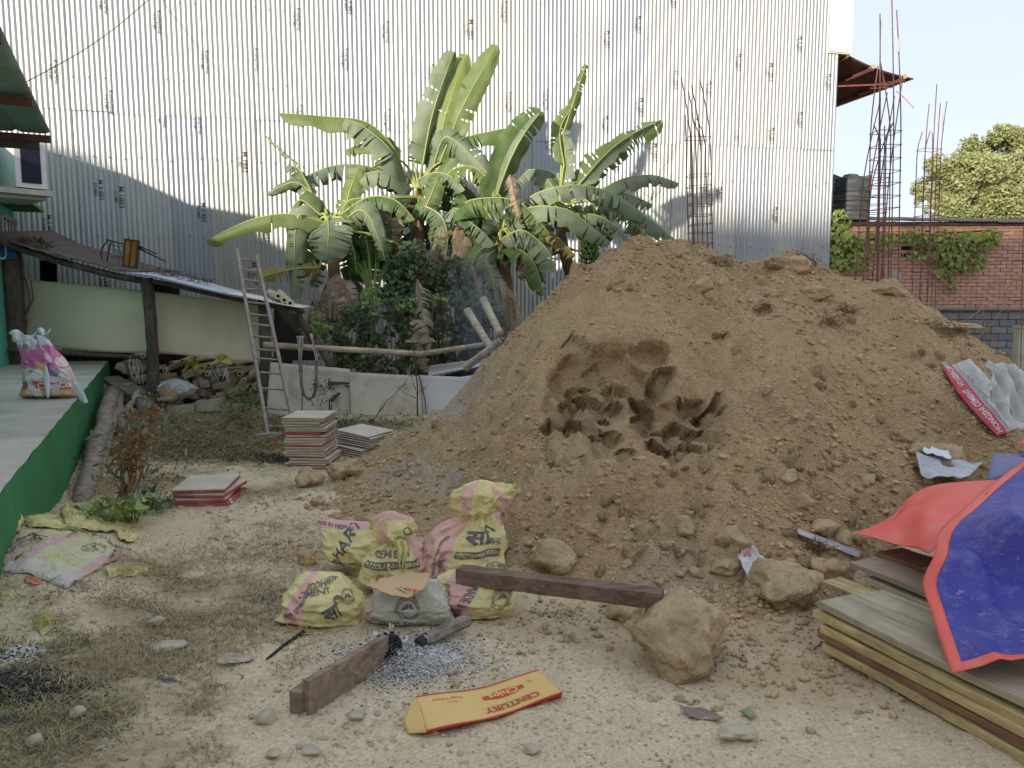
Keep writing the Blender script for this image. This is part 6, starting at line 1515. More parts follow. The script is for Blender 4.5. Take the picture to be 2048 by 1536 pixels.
for k in range(4):
    h_ = .034; st = ['red', 'rededge', 'rededge', 'rededge'][k]; lab = ['red panel at the bottom of the nearest formwork stack', 'second panel from the ground in the nearest formwork stack', 'panel just under the top one in the nearest formwork stack, skewed a little', 'topmost pale faced panel of the nearest formwork stack'][k]
    panel((b3.x-.065+[.03, .0, .02, -.01][k], b3.y+.27, zl), .39, .50, h_, R([4, 8, -2, 6][k]), st, lab, 'panels in the nearest formwork stack'); zl += h_+.003
# ============================================================ cement bags
YB, PB_ = (.78, .67, .30), (.74, .42, .37)
def bagmat(name, bands, **k): return sack_mat(name, YB, PB_, bands, **k)
def bag(name, px, pyb, wpx, hpx, lab, mat, W_, T_, seed, rz=0, ry=0.0, rx=0.0, dy=0.0, dz=0.0, base=None, **k):
    """front bottom centre seen at px, pyb; wpx, hpx its size in photo pixels"""
    b = base or hit(px, pyb); s_ = (b-CAM).length/FPX; o = empty('cement_bag', (b.x, b.y+dy, b.z+dz-.012), (rx, ry, rz)); tag(o, lab, 'cement bag', 'yellow cement bags heaped beside the ash')
    sk = Sack(hpx*s_, [(q, w_*wpx*s_/2) for q, w_ in W_], T_, seed, **k); sk.build('bag_body', mat, o, 110, 90); return o, sk, s_
def prn(o, sk, geo, *a_, **k):
    V, F = sk.wrap(geo, *a_, **k); return mesh('print', V, F, PRINT, o)
FLAT = [(0, .90), (.04, .97), (.25, 1.0), (.6, .95), (.85, .8), (1, .62)]; TH = [(0, .02), (.07, .11), (.3, .15), (.7, .11), (.95, .03), (1, .012)]
T = {k: text_sub(k, .016) for k in ('SIDDHARTHA', 'MADE IN NEPAL', 'ISO 9001:2015 CERTIFIED', 'ISO 9001:2015', 'CERTIFIED', 'SIDDHARTHA CEMENT UDHYOG', 'CEMENT', 'TIPAI', 'सिद्धार्थ', 'पोर्टल्याण्ड पोजोलाना', 'सिमेन्ट', 'उच्च गुणस्तर')}
def label_plate(txt, w_, h_):
    """a dark strip with the letters left open is printed as strip plus pale letters"""
    V = [(-w_/2, -h_/2), (w_/2, -h_/2), (w_/2, h_/2), (-w_/2, h_/2)]; return subdiv_tris(V, [(0, 1, 2), (0, 2, 3)], .12)
PALE = simple('pale_bag_letter', (.62, .55, .30), .7, bump=0)
# E: tall upright bag with knotted top (stands behind)
zb = hit(915, 1195); oE, sE, s_ = bag('e', 915, 1205, 172, 140, 'tallest upright yellow cement bag with a knotted top', bagmat('bag_upright', [(.0, .10), (.13, .36)], dust_amt=.45), [(0, .95), (.15, 1.0), (.5, .98), (.72, .86), (.88, .60), (.96, .36), (1, .28)], [(0, .10), (.15, .17), (.6, .15), (.85, .10), (1, .06)], 3, rz=R(6), dy=.26, dz=.02, neck=[(.97, .12, 9)], lean=(.085, .0))
prn(oE, sE, T['ISO 9001:2015 CERTIFIED'], .20, .50, .06, .055*1.0, rot=R(90)) if False else None
def vert_print(o, sk, geo, u0, v0, size_u, size_v, **k):
    V, F = geo; return prn(o, sk, ([(-y*1.0, x) for x, y in V], F), u0, v0, size_u, size_v, **k)
vert_print(oE, sE, T['ISO 9001:2015 CERTIFIED'], .19, .48, .085, .058); vert_print(oE, sE, T['उच्च गुणस्तर'], .29, .34, .09, .09)
(pv, pf_), tg = label_plate('', 5.4, 1.25), T['पोर्टल्याण्ड पोजोलाना']
V, F = sE.wrap((pv, pf_), .66, .55, .095, .085, off=.003); mesh('print_strip', V, F, PRINT, oE); V, F = sE.wrap(tg, .66, .55, .058, .085, off=.005); mesh('print', V, F, PALE, oE)
prn(oE, sE, text_sub('सि', .03), .60, .76, .30, .24); prn(oE, sE, T['सिमेन्ट'], .78, .70, .09, .10); prn(oE, sE, emblem(), .80, .26, .17, .17)
# knot above: neck, tie and crumpled head
kn = Sack(84*s_, [(0, .030), (.1, .055), (.35, .115), (.65, .115), (.9, .085), (1, .03)], [(0, .03), (.3, .08), (.7, .075), (1, .02)], 41, neck=[(.1, .35, 9), (.6, .5, 5)], spow=1.0, lean=(.03, 0)); k1 = kn.build('knotted_top', bagmat('bag_knot', [(.1, .35)], dust_amt=.25), oE, 72, 50); k1.location = sE.pt(-1.57, 1.0)+Vector((.0, .04, -.03))
kn2 = Sack(50*s_, [(0, .03), (.3, .085), (.7, .095), (1, .05)], [(0, .03), (.4, .07), (1, .03)], 47, neck=[(.3, .5, 6), (.8, .3, 8)], spow=1.0); k2 = kn2.build('folded_tail', bagmat('bag_knot2', [(.3, .5)], dust_amt=.2, top=.78), oE, 60, 40); k2.location = k1.location+Vector((.085, -.02, 74*s_)); k2.rotation_euler = (0, R(150), 0)
mb = MB(); c = k1.location+Vector((0, 0, .025)); mb.tube([c+Vector((math.cos(a_)*.05, math.sin(a_)*.045, .006*math.sin(a_*3))) for a_ in [6.283*j/16 for j in range(17)]], .006, 5); mb.build('tie', M['straw'], oE)
# G: leaning bag behind right
oG, sG, s_ = bag('g', 968, 1165, 92, 104, 'yellow cement bag with a pink corner half hidden behind the tallest bag', bagmat('bag_behind', [(.35, .85)], dust_amt=.4, top=.5), FLAT, TH, 13, rz=R(-8), ry=R(-10), dy=.42, dz=.04); vert_print(oG, sG, T['SIDDHARTHA CEMENT UDHYOG'], .62, .62, .16, .055)
# B: bag behind left with big letters
oB, sB, s_ = bag('b', 690, 1178, 128, 84, 'yellow cement bag printed SIDDHARTHA leaning at the back left of the group', bagmat('bag_siddhartha', [(.0, .12)], dust_amt=.35, top=.86), [(0, .8), (.3, .98), (.7, 1.0), (.92, 1.08), (1, 1.1)], [(0, .06), (.2, .15), (.6, .12), (.95, .03), (1, .015)], 23, rz=R(-10), dy=.30, dz=.06, lean=(-.05, 0))
prn(oB, sB, T['SIDDHARTHA'], .48, .52, .165, .40, rot=R(52)); prn(oB, sB, T['MADE IN NEPAL'], .33, .93, .075, .10, rot=R(-8))
# C: middle bag with tied top
oC, sC, s_ = bag('c', 778, 1204, 128, 92, 'yellow cement bag with a loose bunched top in the middle of the group', bagmat('bag_middle', [(.86, 1.0)], dust_amt=.35), [(0, .9), (.15, 1.0), (.55, .96), (.85, .75), (1, .45)], [(0, .08), (.15, .15), (.6, .13), (1, .06)], 33, rz=R(2), dy=.20, dz=.03, neck=[(.98, .14, 9)])
(pv, pf_), tg = label_plate('', 7.6, 1.4), text_sub('POZZOLANA CEMENT', .02)
V, F = sC.wrap((pv, pf_), .50, .60, .112, .10, off=.003); mesh('print_strip', V, F, PRINT, oC); V, F = sC.wrap(tg, .50, .595, .092, .11, off=.005); mesh('print', V, F, PALE, oC)
prn(oC, sC, T['CEMENT'], .5, .80, .16, .19); prn(oC, sC, emblem(), .42, .30, .16, .17)
kc_ = Sack(72*s_, [(0, .035), (.2, .075), (.5, .11), (.8, .095), (1, .03)], [(0, .03), (.4, .07), (1, .015)], 55, neck=[(.25, .4, 7), (.8, .3, 5)], spow=1.0, lean=(-.02, 0)); k3 = kc_.build('bunched_top', bagmat('bag_knot3', [(.15, .4)], dust_amt=.2, top=.80), oC, 66, 46); k3.location = sC.pt(-1.57, 1.0)+Vector((.0, .03, -.035))
def f_tail(u, v): return (.035+(u-.5)*.07*(1.1-v)+.05*v+.012*math.sin(v*7), -.085-.03*math.sin(v*3)+.016*math.sin(u*12+v*4), .07-.21*v)
t_ = sheet('hanging_tail', f_tail, 16, 26, bagmat('bag_tail', [], dust_amt=.25), oC, thick=.002); t_.location = k3.location
mb = MB(); mb.tube([Vector((.0+math.cos(a_)*.020, -.01, math.sin(a_)*.020)) for a_ in [6.283*j/16 for j in range(17)]], .003, 5); rg = mb.build('ring', M['blacksteel'], oC); rg.location = k3.location+Vector((.085, -.06, .11))
# A: front left slumped bag
oA, sA, s_ = bag('a', 632, 1250, 160, 90, 'slumped yellow cement bag at the front left of the group', bagmat('bag_front_left', [(.12, .34)], dust_amt=.3), [(0, 1.02), (.1, 1.0), (.45, .90), (.8, .66), (1, .42)], [(0, .03), (.1, .14), (.45, .16), (.85, .08), (1, .03)], 61, rz=R(8), dy=.10, ry=R(5))
prn(oA, sA, text_sub('सि', .03), .64, .40, .22, .38, rot=R(24)); prn(oA, sA, T['CEMENT'], .40, .72, .11, .15, rot=R(12)); prn(oA, sA, T['SIDDHARTHA'], .56, .90, .09, .16, rot=R(12)); prn(oA, sA, emblem(), .86, .66, .09, .14); prn(oA, sA, T['उच्च गुणस्तर'], .24, .42, .07, .12, rot=R(55))
# D: dusty grey lying bag in front centre
oD, sD, s_ = bag('d', 815, 1254, 165, 86, 'dust grey cement bag lying flat at the front centre of the group', sack_mat('bag_dusty', (.60, .57, .46), (.58, .34, .26), [(.0, .10)], dust=(.50, .48, .44), dust_amt=.9, low=.02), [(0, 1.06), (.06, 1.04), (.5, .92), (1, .72)], [(0, .012), (.12, .09), (.5, .12), (.9, .06), (1, .02)], 71, rz=R(-3), dy=.08)
prn(oD, sD, T['SIDDHARTHA CEMENT UDHYOG'], .54, .17, .058, .12, rot=R(-3)); prn(oD, sD, emblem(), .53, .55, .13, .26)
# F: front right bag
oF, sF, s_ = bag('f', 950, 1240, 150, 82, 'yellow cement bag with a broad pink band at the front right of the group', bagmat('bag_front_right', [(.16, .52)], dust_amt=.35), [(0, .72), (.12, .92), (.5, 1.04), (.85, .94), (1, .75)], [(0, .02), (.12, .13), (.5, .17), (.9, .08), (1, .03)], 83, rz=R(-12), dy=.12)
V_, F_ = T['ISO 9001:2015']; prn(oF, sF, ([(-y, x) for x, y in V_], F_), .26, .50, .13, .11, rot=R(12)); V_, F_ = T['MADE IN NEPAL']; prn(oF, sF, ([(-y, x) for x, y in V_], F_), .44, .46, .13, .105, rot=R(168)); prn(oF, sF, emblem(), .88, .6, .13, .22)
# bits of twine fraying off
mb = MB()
for k in range(90):
    c_ = random.choice([P(640, 1120, 4.0), P(760, 1060, 4.0), P(600, 1245, 3.55), P(935, 1040, 4.0), P(720, 1145, 3.8)]); a_ = c_+Vector((rr.gauss(0, .03), rr.gauss(0, .02), rr.gauss(0, .02))); mb.tube([a_, a_+Vector((rr.gauss(0, .02), -.01, rr.gauss(0, .02))), a_+Vector((rr.gauss(0, .04), -.01, rr.gauss(0, .03)))], .0012, 3, cap=False)
o = mb.build('frayed_twine', M['yellowbag'], None); tag(o, 'frayed yellow threads sticking out of the cement bags', 'thread', kind='stuff')

# ============================================================ torn cardboard on the bags
M['card'] = simple('plain_cardboard', (.55, .36, .20), .85, var=.08, nscale=3, bump=.1, bscale=60)
M['cardy'] = simple('printed_yellow_card', (.70, .47, .17), .65, var=.07, nscale=3, bump=.08, bscale=60)
M['cardred'] = simple('red_card_print', (.55, .07, .05), .7, var=.1, bump=0); M['cardgreen'] = simple('green_card_print', (.06, .28, .08), .7, bump=0)
def polysheet(name, outline, inner, mat, thick, label=None, cat=None, parent=None, extra=None):
    V = [tuple(v) for v in outline]+[tuple(v) for v in inner]; return None
cb = empty('cardboard_scrap', P(812, 1160, 3.55)); tag(cb, 'torn piece of cardboard with red and green print lying on the dusty bag', 'cardboard')
CC = [P(735, 1172, 3.50), P(815, 1195, 3.36), P(850, 1180, 3.42), P(862, 1152, 3.58), P(812, 1142, 3.72), P(770, 1155, 3.66)]
mid_ = sum(CC, Vector())/6+Vector((0, 0, .006)); V = []; F = []
RG = 8
for r in range(RG+1):
    for j in range(48):
        t_ = j/48*6; i = int(t_); f = t_-i; e_ = CC[i % 6].lerp(CC[(i+1) % 6], f); rad = r/RG; jg = 1+(.03*math.sin(j*2.7)+.02*math.sin(j*5.1) if r == RG else 0); V.append(mid_.lerp(e_, rad*jg)-cb.location+Vector((0, 0, .012*math.sin(e_.x*14)*rad)))
for r in range(RG):
    for j in range(48): F.append((r*48+j, r*48+(j+1) % 48, (r+1)*48+(j+1) % 48, (r+1)*48+j))
o = mesh('card', V, F, M['card'], cb, False); md = o.modifiers.new('t', 'SOLIDIFY'); md.thickness = .005; md.offset = -1
def plane_print(parent, geo, O_, X_, Y_, size, mat, off=.003, name='print'):
    n_ = X_.cross(Y_).normalized(); V, F = geo; return mesh(name, [O_+X_*(x*size)+Y_*(y*size)+n_*off-parent.location for x, y in V], F, mat, parent)
Xc = (CC[2]-CC[5]).normalized(); nrm_ = (CC[1]-CC[4]).cross(Xc).normalized(); nrm_ = nrm_ if nrm_.z > 0 else -nrm_; Yc = nrm_.cross(Xc)
Oc = mid_.lerp(CC[1].lerp(CC[2], .45), .62)
plane_print(cb, text_geo('NTU', 1.0, .03), Oc, -Xc, -Yc, .055, M['cardred'], .006)
sw1 = [(-1.7, .5), (-.5, .82), (1.0, .62), (1.9, .9), (1.0, .74), (-.4, .95)]; plane_print(cb, (sw1, [(0, 1, 5), (1, 2, 4, 5), (2, 3, 4)]), Oc, -Xc, -Yc, .05, M['cardgreen'], .006, 'print_swoosh'); plane_print(cb, ([(x, -y) for x, y in sw1], [(5, 1, 0), (5, 4, 2, 1), (4, 3, 2)]), Oc, -Xc, -Yc, .05, M['cardgreen'], .006, 'print_swoosh')

# ============================================================ folded snack carton
cf = [P(925, 1386, 3.0), P(1078, 1343, 3.2), P(1125, 1392, 3.0), P(985, 1452, 2.78)]
def gz(px, py, z): return G(px, py, z)
K0, K1, K2, K3 = gz(831, 1395, .05), gz(1076, 1342, .09), gz(1124, 1386, .035), gz(854, 1462, .03)
bx = empty('snack_carton', G(985, 1430, 0)); tag(bx, 'flattened orange yellow snack carton printed CENTURY Chips lying on the ground', 'cardboard box')
L0 = bx.location
def f_c(u, v):
    a_ = K0.lerp(K1, u); b_ = K3.lerp(K2, u); s_ = -.018*math.sin(u*3.14)
    return a_.lerp(b_, v)+Vector((0, 0, s_-.010*math.sin(v*3.14)*0+.004*math.sin(u*9)))-L0
sheet('top_panel', f_c, 40, 12, M['cardy'], bx, smooth=True, thick=.004)
K4, K5 = gz(812, 1462, .0), gz(885, 1466, .0); K4 = gz(820, 1465, 0)
def f_e(u, v): a_ = K0.lerp(K3, u); b_ = gz(802, 1458, .0).lerp(gz(838, 1462, .0), min(1, u*1.2)) if False else G(830, 1400, .05).lerp(G(803, 1455, .005), u) if False else G(829, 1397, .045).lerp(G(800, 1460, .004), u**.6).lerp(G(838, 1472, .004), max(0, u-.6)*1.2); return a_.lerp(b_, v)-L0+Vector((0, 0, .006*math.sin(u*4)))
sheet('end_flap', f_e, 14, 8, M['cardy'], bx, thick=.004)
def f_s(u, v): a_ = K3.lerp(K2, u); b_ = Vector((a_.x, a_.y+.035, -.002)); return a_.lerp(b_, v)-L0+Vector((0, -.0, -.018*math.sin(u*3.14)*(1-v)))
sheet('side_panel', f_s, 40, 5, M['cardred'], bx, thick=.004)
def f_s2(u, v): a_ = K0.lerp(K1, u)+Vector((0, .006, 0)); b_ = Vector((a_.x, a_.y+.02, -.002)); return a_.lerp(b_, v)-L0+Vector((0, 0, -.018*math.sin(u*3.14)*(1-v)))
sheet('back_panel', f_s2, 30, 5, M['card'], bx, thick=.004)
mb = MB(); q0 = G(838, 1462, .002); mb.add([q0-L0, G(850, 1475, .0)-L0+Vector((0, 0, .003)), G(880, 1470, .0)-L0+Vector((0, 0, .004)), G(865, 1455, .02)-L0], [(0, 1, 2, 3)]); mb.build('torn_corner', simple('torn_card', (.6, .5, .33)), bx)
Xb = (K1-K0).normalized(); Yb = ((K0-K3)-Xb*(K0-K3).dot(Xb)).normalized()
def cprint(geo, u, v, size, mat, flip=True, off=.0045, sy=1.0, name='print'):
    V, F = geo; s_ = -1 if flip else 1; out = []; Lx = (K1-K0).length; Ly = (K0-K3).length
    for x, y in V:
        uu = u+s_*x*size/Lx; vv = v-s_*y*size*sy/Ly; q_ = f_c(min(1, max(0, uu)), min(1, max(0, vv))); n_ = Vector((0, -.3, 1)).normalized(); out.append(q_+n_*off)
    return mesh(name, out, F, mat, bx)
cprint(text_sub('CENTURY', .03), .655, .77, .046, M['cardred']); 
oval = [(math.cos(6.283*k/40)*(1.7+.10*(k % 2)), math.sin(6.283*k/40)*(.62+.08*(k % 2))) for k in range(40)]; cprint(subdiv_tris(oval+[(0, 0)], [(k, (k+1) % 40, 40) for k in range(40)], .3), .645, .37, .040, M['cardred'], off=.0040)
bar = [(-2.0, -.32), (2.0, -.32), (2.0, .32), (-2.0, .32)]; cprint(subdiv_tris(bar, [(0, 1, 2), (0, 2, 3)], .4), .645, .37, .040, M['cardred'], off=.0044)
cprint(text_sub('Chips', .03), .645, .37, .050, M['cardy'], off=.0055)
for vv, sg_ in ((.62, 1), (.91, -1)): cprint(subdiv_tris([(x*1.7, y*.5*sg_) for x, y in sw1], [(0, 1, 5), (1, 2, 4), (1, 4, 5), (2, 3, 4)], .3), .655, vv, .042, M['cardgreen'], name='print_swoosh')
cprint(text_sub('Tangy Tomato', 0), .23, .20, .020, M['cardred']); cprint(text_sub('Flavour', 0), .25, .32, .014, M['cardred'])
sq = [(-.6, -.6), (.6, -.6), (.6, .6), (-.6, .6), (-.5, -.5), (.5, -.5), (.5, .5), (-.5, .5)]; cprint((sq, [(0, 1, 5, 4), (2, 3, 7, 6)]), .87, .30, .017, M['cardgreen'], name='print_mark'); cprint(([(math.cos(6.283*k/12)*.2, math.sin(6.283*k/12)*.2) for k in range(12)], [tuple(range(12))]), .87, .30, .017, M['cardgreen'], name='print_mark')
V = []; 
for e0, e1 in ((0, 1),):
    mb = MB(); mb.tube([f_c(k/12, 0)+Vector((0, 0, .002)) for k in range(13)], .0028, 4); mb.tube([f_c(k/12, 1)+Vector((0, 0, .001)) for k in range(13)], .0032, 4); mb.build('red_edge', M['cardred'], bx)

# ============================================================ fire place
def ashmat():
    m, t, b = nodes('ash'); g = N(t); oi = g.new('ShaderNodeNewGeometry').outputs['Random Per Island']
    c = g.ramp(oi, [(0, (.05, .05, .055)), (.13, (.12, .12, .125)), (.2, (.48, .46, .43)), (.6, (.60, .575, .54)), (1, (.74, .715, .68))]); g.set(b, 'Base Color', c); g.set(b, 'Roughness', .95); return m
M['ash'] = ashmat()
M['soot'] = simple('black_soot', (.045, .043, .045), .95, var=.5, nscale=30, bump=.5, dirt=(.25, .24, .24), dirt_amt=.4)
rs = np.random.RandomState(8)
def ashpile(name, label, c, rx, ry, n, hmax, smin, smax, cat='ash', mat=None):
    XY = rs.normal(size=(n, 2))*np.array([rx*.5, ry*.5])+np.array(c); d = np.hypot((XY[:, 0]-c[0])/rx, (XY[:, 1]-c[1])/ry)
    Z = ground_h(XY[:, 0], XY[:, 1])+hmax*np.exp(-d*d*3)*rs.rand(n); s = rs.uniform(smin, smax, n)*(.4+rs.rand(n))
    o = scatter(name, np.stack([XY[:, 0], XY[:, 1], Z+s*.3], 1), s, PROTO1, mat or M['ash'], None, 9, .5); tag(o, label, cat, kind='stuff')
ashpile('ash_heap', 'pale grey ash and charcoal bits of the burnt out fire', gpx(812, 1326), .33, .22, 10000, .045, .0015, .0055)
ax0, ay0 = gpx(812, 1322); V = []; F = []
for r_ in range(13):
    for j_ in range(60):
        a_ = 6.283*j_/60; rr0 = r_/12*(1+.25*mnoise.noise(Vector((math.cos(a_)*1.5, math.sin(a_)*1.5, 4)))); x_, y_ = ax0+math.cos(a_)*.25*rr0, ay0+math.sin(a_)*.17*rr0
        V.append((x_-ax0, y_-ay0, surf(x_, y_)+.032*(1-(r_/12)**1.5)-.004+.010*mnoise.noise(Vector((x_*30, y_*30, 1)))))
F = [(i_*60+j_, i_*60+(j_+1) % 60, (i_+1)*60+(j_+1) % 60, (i_+1)*60+j_) for i_ in range(12) for j_ in range(60)]
o = mesh('ash_bed', V, F, simple('powder_ash', (.58, .56, .53), .95, var=.35, nscale=14, bump=1.0, bscale=60, bdist=.02, dirt=(.16, .16, .165), dirt_amt=.6), None, True); o.location = (ax0, ay0, 0); tag(o, 'low bed of pale powdery ash round the charred plank', 'ash', kind='stuff')
ashpile('ash_scatter', 'scattered charcoal flakes round the dead fire', gpx(800, 1330), .48, .36, 900, .006, .002, .006, mat=M['soot'])
ashpile('ash_scatter', 'small ash patch at the left edge beside a pebble', gpx(50, 1338), .10, .07, 700, .02, .003, .008)
ashpile('ash_scatter', 'charred scraps in the black patch at lower left', gpx(60, 1395), .24, .12, 1500, .012, .003, .009, mat=M['soot'])
ashpile('ash_scatter', 'burnt litter in front of the tallest formwork stack', gpx(520, 915), .5, .2, 1300, .02, .005, .016, mat=M['soot'])
ashpile('ash_scatter', 'thin charcoal crumbs under the dark beam', gpx(1130, 1225), .25, .10, 260, .004, .002, .005, mat=M['soot'])
# flaky burnt log head
M['char'] = simple('charred_wood', (.035, .032, .032), .9, var=.5, nscale=20, bump=.8, bscale=60)
M['plank'] = wood('brown_plank', (.34, .25, .17), (.24, .17, .11), .8, axis=0, dirt=(.20, .17, .14), dirt_amt=.6)
def gb_(px, py, z): return G(px, py, z)
pa, pb_ = gb_(612, 1395, .075), gb_(772, 1300, .07)
fp = empty('charred_plank', (pa+pb_)/2); tag(fp, 'brown plank standing on edge with its far end burnt away in the ash', 'plank')
mb = MB(); mb.beam(pa-fp.location, pb_-fp.location, .032, .135, ); mb.build('board', M['plank'], fp)
mb = MB(); d = (pb_-pa).normalized(); 
for k in range(60):
    p = pb_-fp.location+d*rr.uniform(-.01, .05)+Vector((rr.gauss(0, .02), rr.gauss(0, .02), rr.uniform(-.06, .05))); mb.box(p, (rr.uniform(.01, .035), .006, rr.uniform(.008, .03)), Euler((rr.gauss(0, .5), rr.gauss(0, .5), rr.uniform(0, 3))).to_matrix())
o = mb.build('charred_flakes', M['char'], fp); tag(o, kind='stuff')
mb = MB(); mb.tube([pb_-fp.location+d*.04+Vector((math.cos(a_)*.035, 0, math.sin(a_)*.05)) for a_ in [k*.5 for k in range(10)]], .012, 5); mb.build('charred_rim', M['char'], fp)
p2a, p2b = gb_(590, 1415, .055), gb_(640, 1380, .055); o = MB().beam((p2a-p2b)/2, (p2b-p2a)/2, .05, .10).build('timber_offcut', M['plank'], None); o.location = (p2a+p2b)/2+Vector((-.01, .03, -.005)); tag(o, 'short timber offcut wedged behind the near end of the charred plank', 'timber')
sa, sb_ = gb_(846, 1282, .07), gb_(935, 1240, .075); fs = empty('burnt_stick', sa); tag(fs, 'split stick with a blackened end lying over the ash', 'stick')
mb = MB(); mb.tube([(sa-fs.location), (sa.lerp(sb_, .5)-fs.location)+Vector((0, 0, .004)), sb_-fs.location], [.030, .032, .030], 7, wob=.12); mb.build('wood', wood('split_stick', (.40, .33, .26), (.26, .2, .15), axis=0), fs); mb = MB(); d = (sb_-sa).normalized(); mb.tube([-d*.035, d*.02], [.024, .0325], 7, wob=.2); mb.build('burnt_end', M['char'], fs)
# flaking ash leaves at the head
mb = MB(); hc = gb_(790, 1300, .03)
for k in range(220):
    p = hc+Vector((rr.gauss(0, .05), rr.gauss(0, .035), abs(rr.gauss(0, .03)))); mb.box(p-hc, (rr.uniform(.01, .035), .002, rr.uniform(.006, .02)), Euler((rr.gauss(0, .7), rr.gauss(0, .7), rr.uniform(0, 3))).to_matrix())
o = mb.build('ash_flakes', M['ash'], None); o.location = hc; tag(o, 'curled pale ash flakes at the head of the burnt plank', 'ash', kind='stuff')
a_, b_ = gb_(533, 1318, .008), gb_(607, 1264, .008); mb = MB(); mb.tube([a_-a_, a_.lerp(b_, .5)-a_+Vector((0, 0, .004)), b_-a_], [.005, .009, .010], 6, wob=.2); o = mb.build('dark_stick', M['char'], None); o.location = a_; tag(o, 'thin dark burnt stick on the ground below the front left bag', 'stick')

# ============================================================ dark beam from the bags to the boulder
M['beam'] = wood('dark_beam', (.20, .125, .085), (.12, .07, .05), .7, axis=0, dirt=(.33, .26, .20), dirt_amt=.35)
A0, A1 = P(918, 1148, 3.78), P(1325, 1198, 3.40); dirb = (A1-A0).normalized(); L_ = (A1-A0).length
bmo = empty('dark_timber_beam', A0, ); V = []; F = []; tag(bmo, 'long dark brown squared timber resting on the cement bags and a boulder', 'timber')
mb = MB(); NN = 26
side = dirb.cross(Vector((0, 0, 1))).normalized(); upb = side.cross(dirb)
for i in range(NN+1):
    c_ = dirb*(L_*i/NN); w0 = .042+.003*mnoise.noise(Vector((i*.4, 0, 0))); h0 = .038+.004*mnoise.noise(Vector((i*.4, 5, 0)))
    for sx, sz in ((-1, -1), (1, -1), (1, 1), (-1, 1)): V.append(c_+side*(sx*w0)+upb*(sz*h0)+Vector([mnoise.noise(Vector((i*1.3, sx, sz)))*.0025]*3))
F = [(i*4+j, i*4+(j+1) % 4, (i+1)*4+(j+1) % 4, (i+1)*4+j) for i in range(NN) for j in range(4)]+[(3, 2, 1, 0), tuple(NN*4+j for j in range(4))]
o = mesh('beam_body', V, F, M['beam'], bmo); md = o.modifiers.new('b', 'BEVEL'); md.width = .004; md.segments = 2; md.limit_method = 'ANGLE'

# ============================================================ flattened sacks at left
def ground_cloth(name, outline, label, cat, mat, nr=10, nj=72, amp=.02, seed=0, lift=.012, parent=None, uvmap=True, thick=.002):
    """a sheet lying on the ground, outline in photo pixels"""
    O_ = [hit(x, y) for x, y in outline]; k = len(O_); c = sum(O_, Vector())/k; V = []; UV = []; F = []
    xs = [p.x for p in O_]; ys = [p.y for p in O_]; x0, x1, y0, y1 = min(xs), max(xs), min(ys), max(ys)
    for r in range(nr+1):
        for j in range(nj):
            t_ = j/nj*k; i = int(t_) % k; f = t_-int(t_); e_ = O_[i].lerp(O_[(i+1) % k], f); p = c.lerp(e_, r/nr); z = surf(p.x, p.y)
            h = lift*(.35+.65*(1-(r/nr)**4))+amp*max(-.3, mnoise.noise(Vector((p.x*9+seed, p.y*14, 0))))+amp*.4*abs(mnoise.noise(Vector((p.x*24+seed, p.y*30, 0))))
            V.append((p.x-c.x, p.y-c.y, max(0, z)+h-0)); UV.append(((p.x-x0)/(x1-x0), (p.y-y0)/(y1-y0)))
    for r in range(nr):
        for j in range(nj): F.append((r*nj+j, r*nj+(j+1) % nj, (r+1)*nj+(j+1) % nj, (r+1)*nj+j))
    root = empty(name, (c.x, c.y, 0)) if parent is None else parent
    if parent is None: tag(root, label, cat)
    off = Vector((c.x, c.y, 0))-root.location; V = [Vector(v)+off for v in V]
    o = mesh('cloth', V, F, mat, root, True, uv=np.array(UV)); o.modifiers.new('t', 'SOLIDIFY').thickness = thick
    def prt(geo, u, v, su, sv, mat2, rot=0.0, nm='print'):
        ca, sa = math.cos(rot), math.sin(rot); out = []
        for x, y in geo[0]:
            xx, yy = x*ca-y*sa, x*sa+y*ca; X_ = x0+(x1-x0)*(u)+xx*su; Y_ = y0+(y1-y0)*v+yy*sv; z = surf(X_, Y_)
            h = lift+amp*max(-.3, mnoise.noise(Vector((X_*9+seed, Y_*14, 0))))+amp*.4*abs(mnoise.noise(Vector((X_*24+seed, Y_*30, 0)))); out.append((X_-root.location.x, Y_-root.location.y, max(0, z)+h+.005))
        return mesh(nm, out, geo[1], mat2, root)
    return root, prt
FADE = simple('faded_print', (.24, .22, .17), .8, var=.3, nscale=20, bump=0)
gm = sack_mat('flat_sack', (.60, .55, .30), (.60, .36, .33), [(.30, .41), (.88, 1.0)], dust=(.56, .55, .53), dust_amt=.45, low=.12)
r_, prt = ground_cloth('flattened_cement_sack', [(0, 1146), (30, 1118), (50, 1085), (88, 1060), (112, 1062), (160, 1070), (200, 1080), (242, 1090), (238, 1120), (200, 1140), (150, 1168), (133, 1177), (100, 1168), (60, 1152), (25, 1152)], 'empty cement sack spread flat on the sand with a yellow upper half and pink edge', 'sack', gm, amp=.022, seed=3, lift=.02)
em = emblem(); prt(em, .72, .62, .055, .09, FADE); prt(T['SIDDHARTHA CEMENT UDHYOG'], .62, .86, .030, .045, FADE, R(-6)); prt(T['MADE IN NEPAL'], .945, .62, .030, .02, FADE, R(-80)); prt(T['ISO 9001:2015'], .355, .72, .030, .02, FADE, R(-85))
pm = simple('pinkish_brown_sack', (.40, .30, .25), .75, var=.15, nscale=6, bump=.5, bscale=20, dirt=(.3, .22, .18))
r_, prt = ground_cloth('pinkish_sack', [(-40, 1120), (0, 1092), (30, 1075), (52, 1078), (62, 1095), (40, 1118), (20, 1135), (-30, 1145)], 'pinkish brown printed sack half under the flattened cement sack at the left edge', 'sack', pm, amp=.03, seed=8, lift=.03)
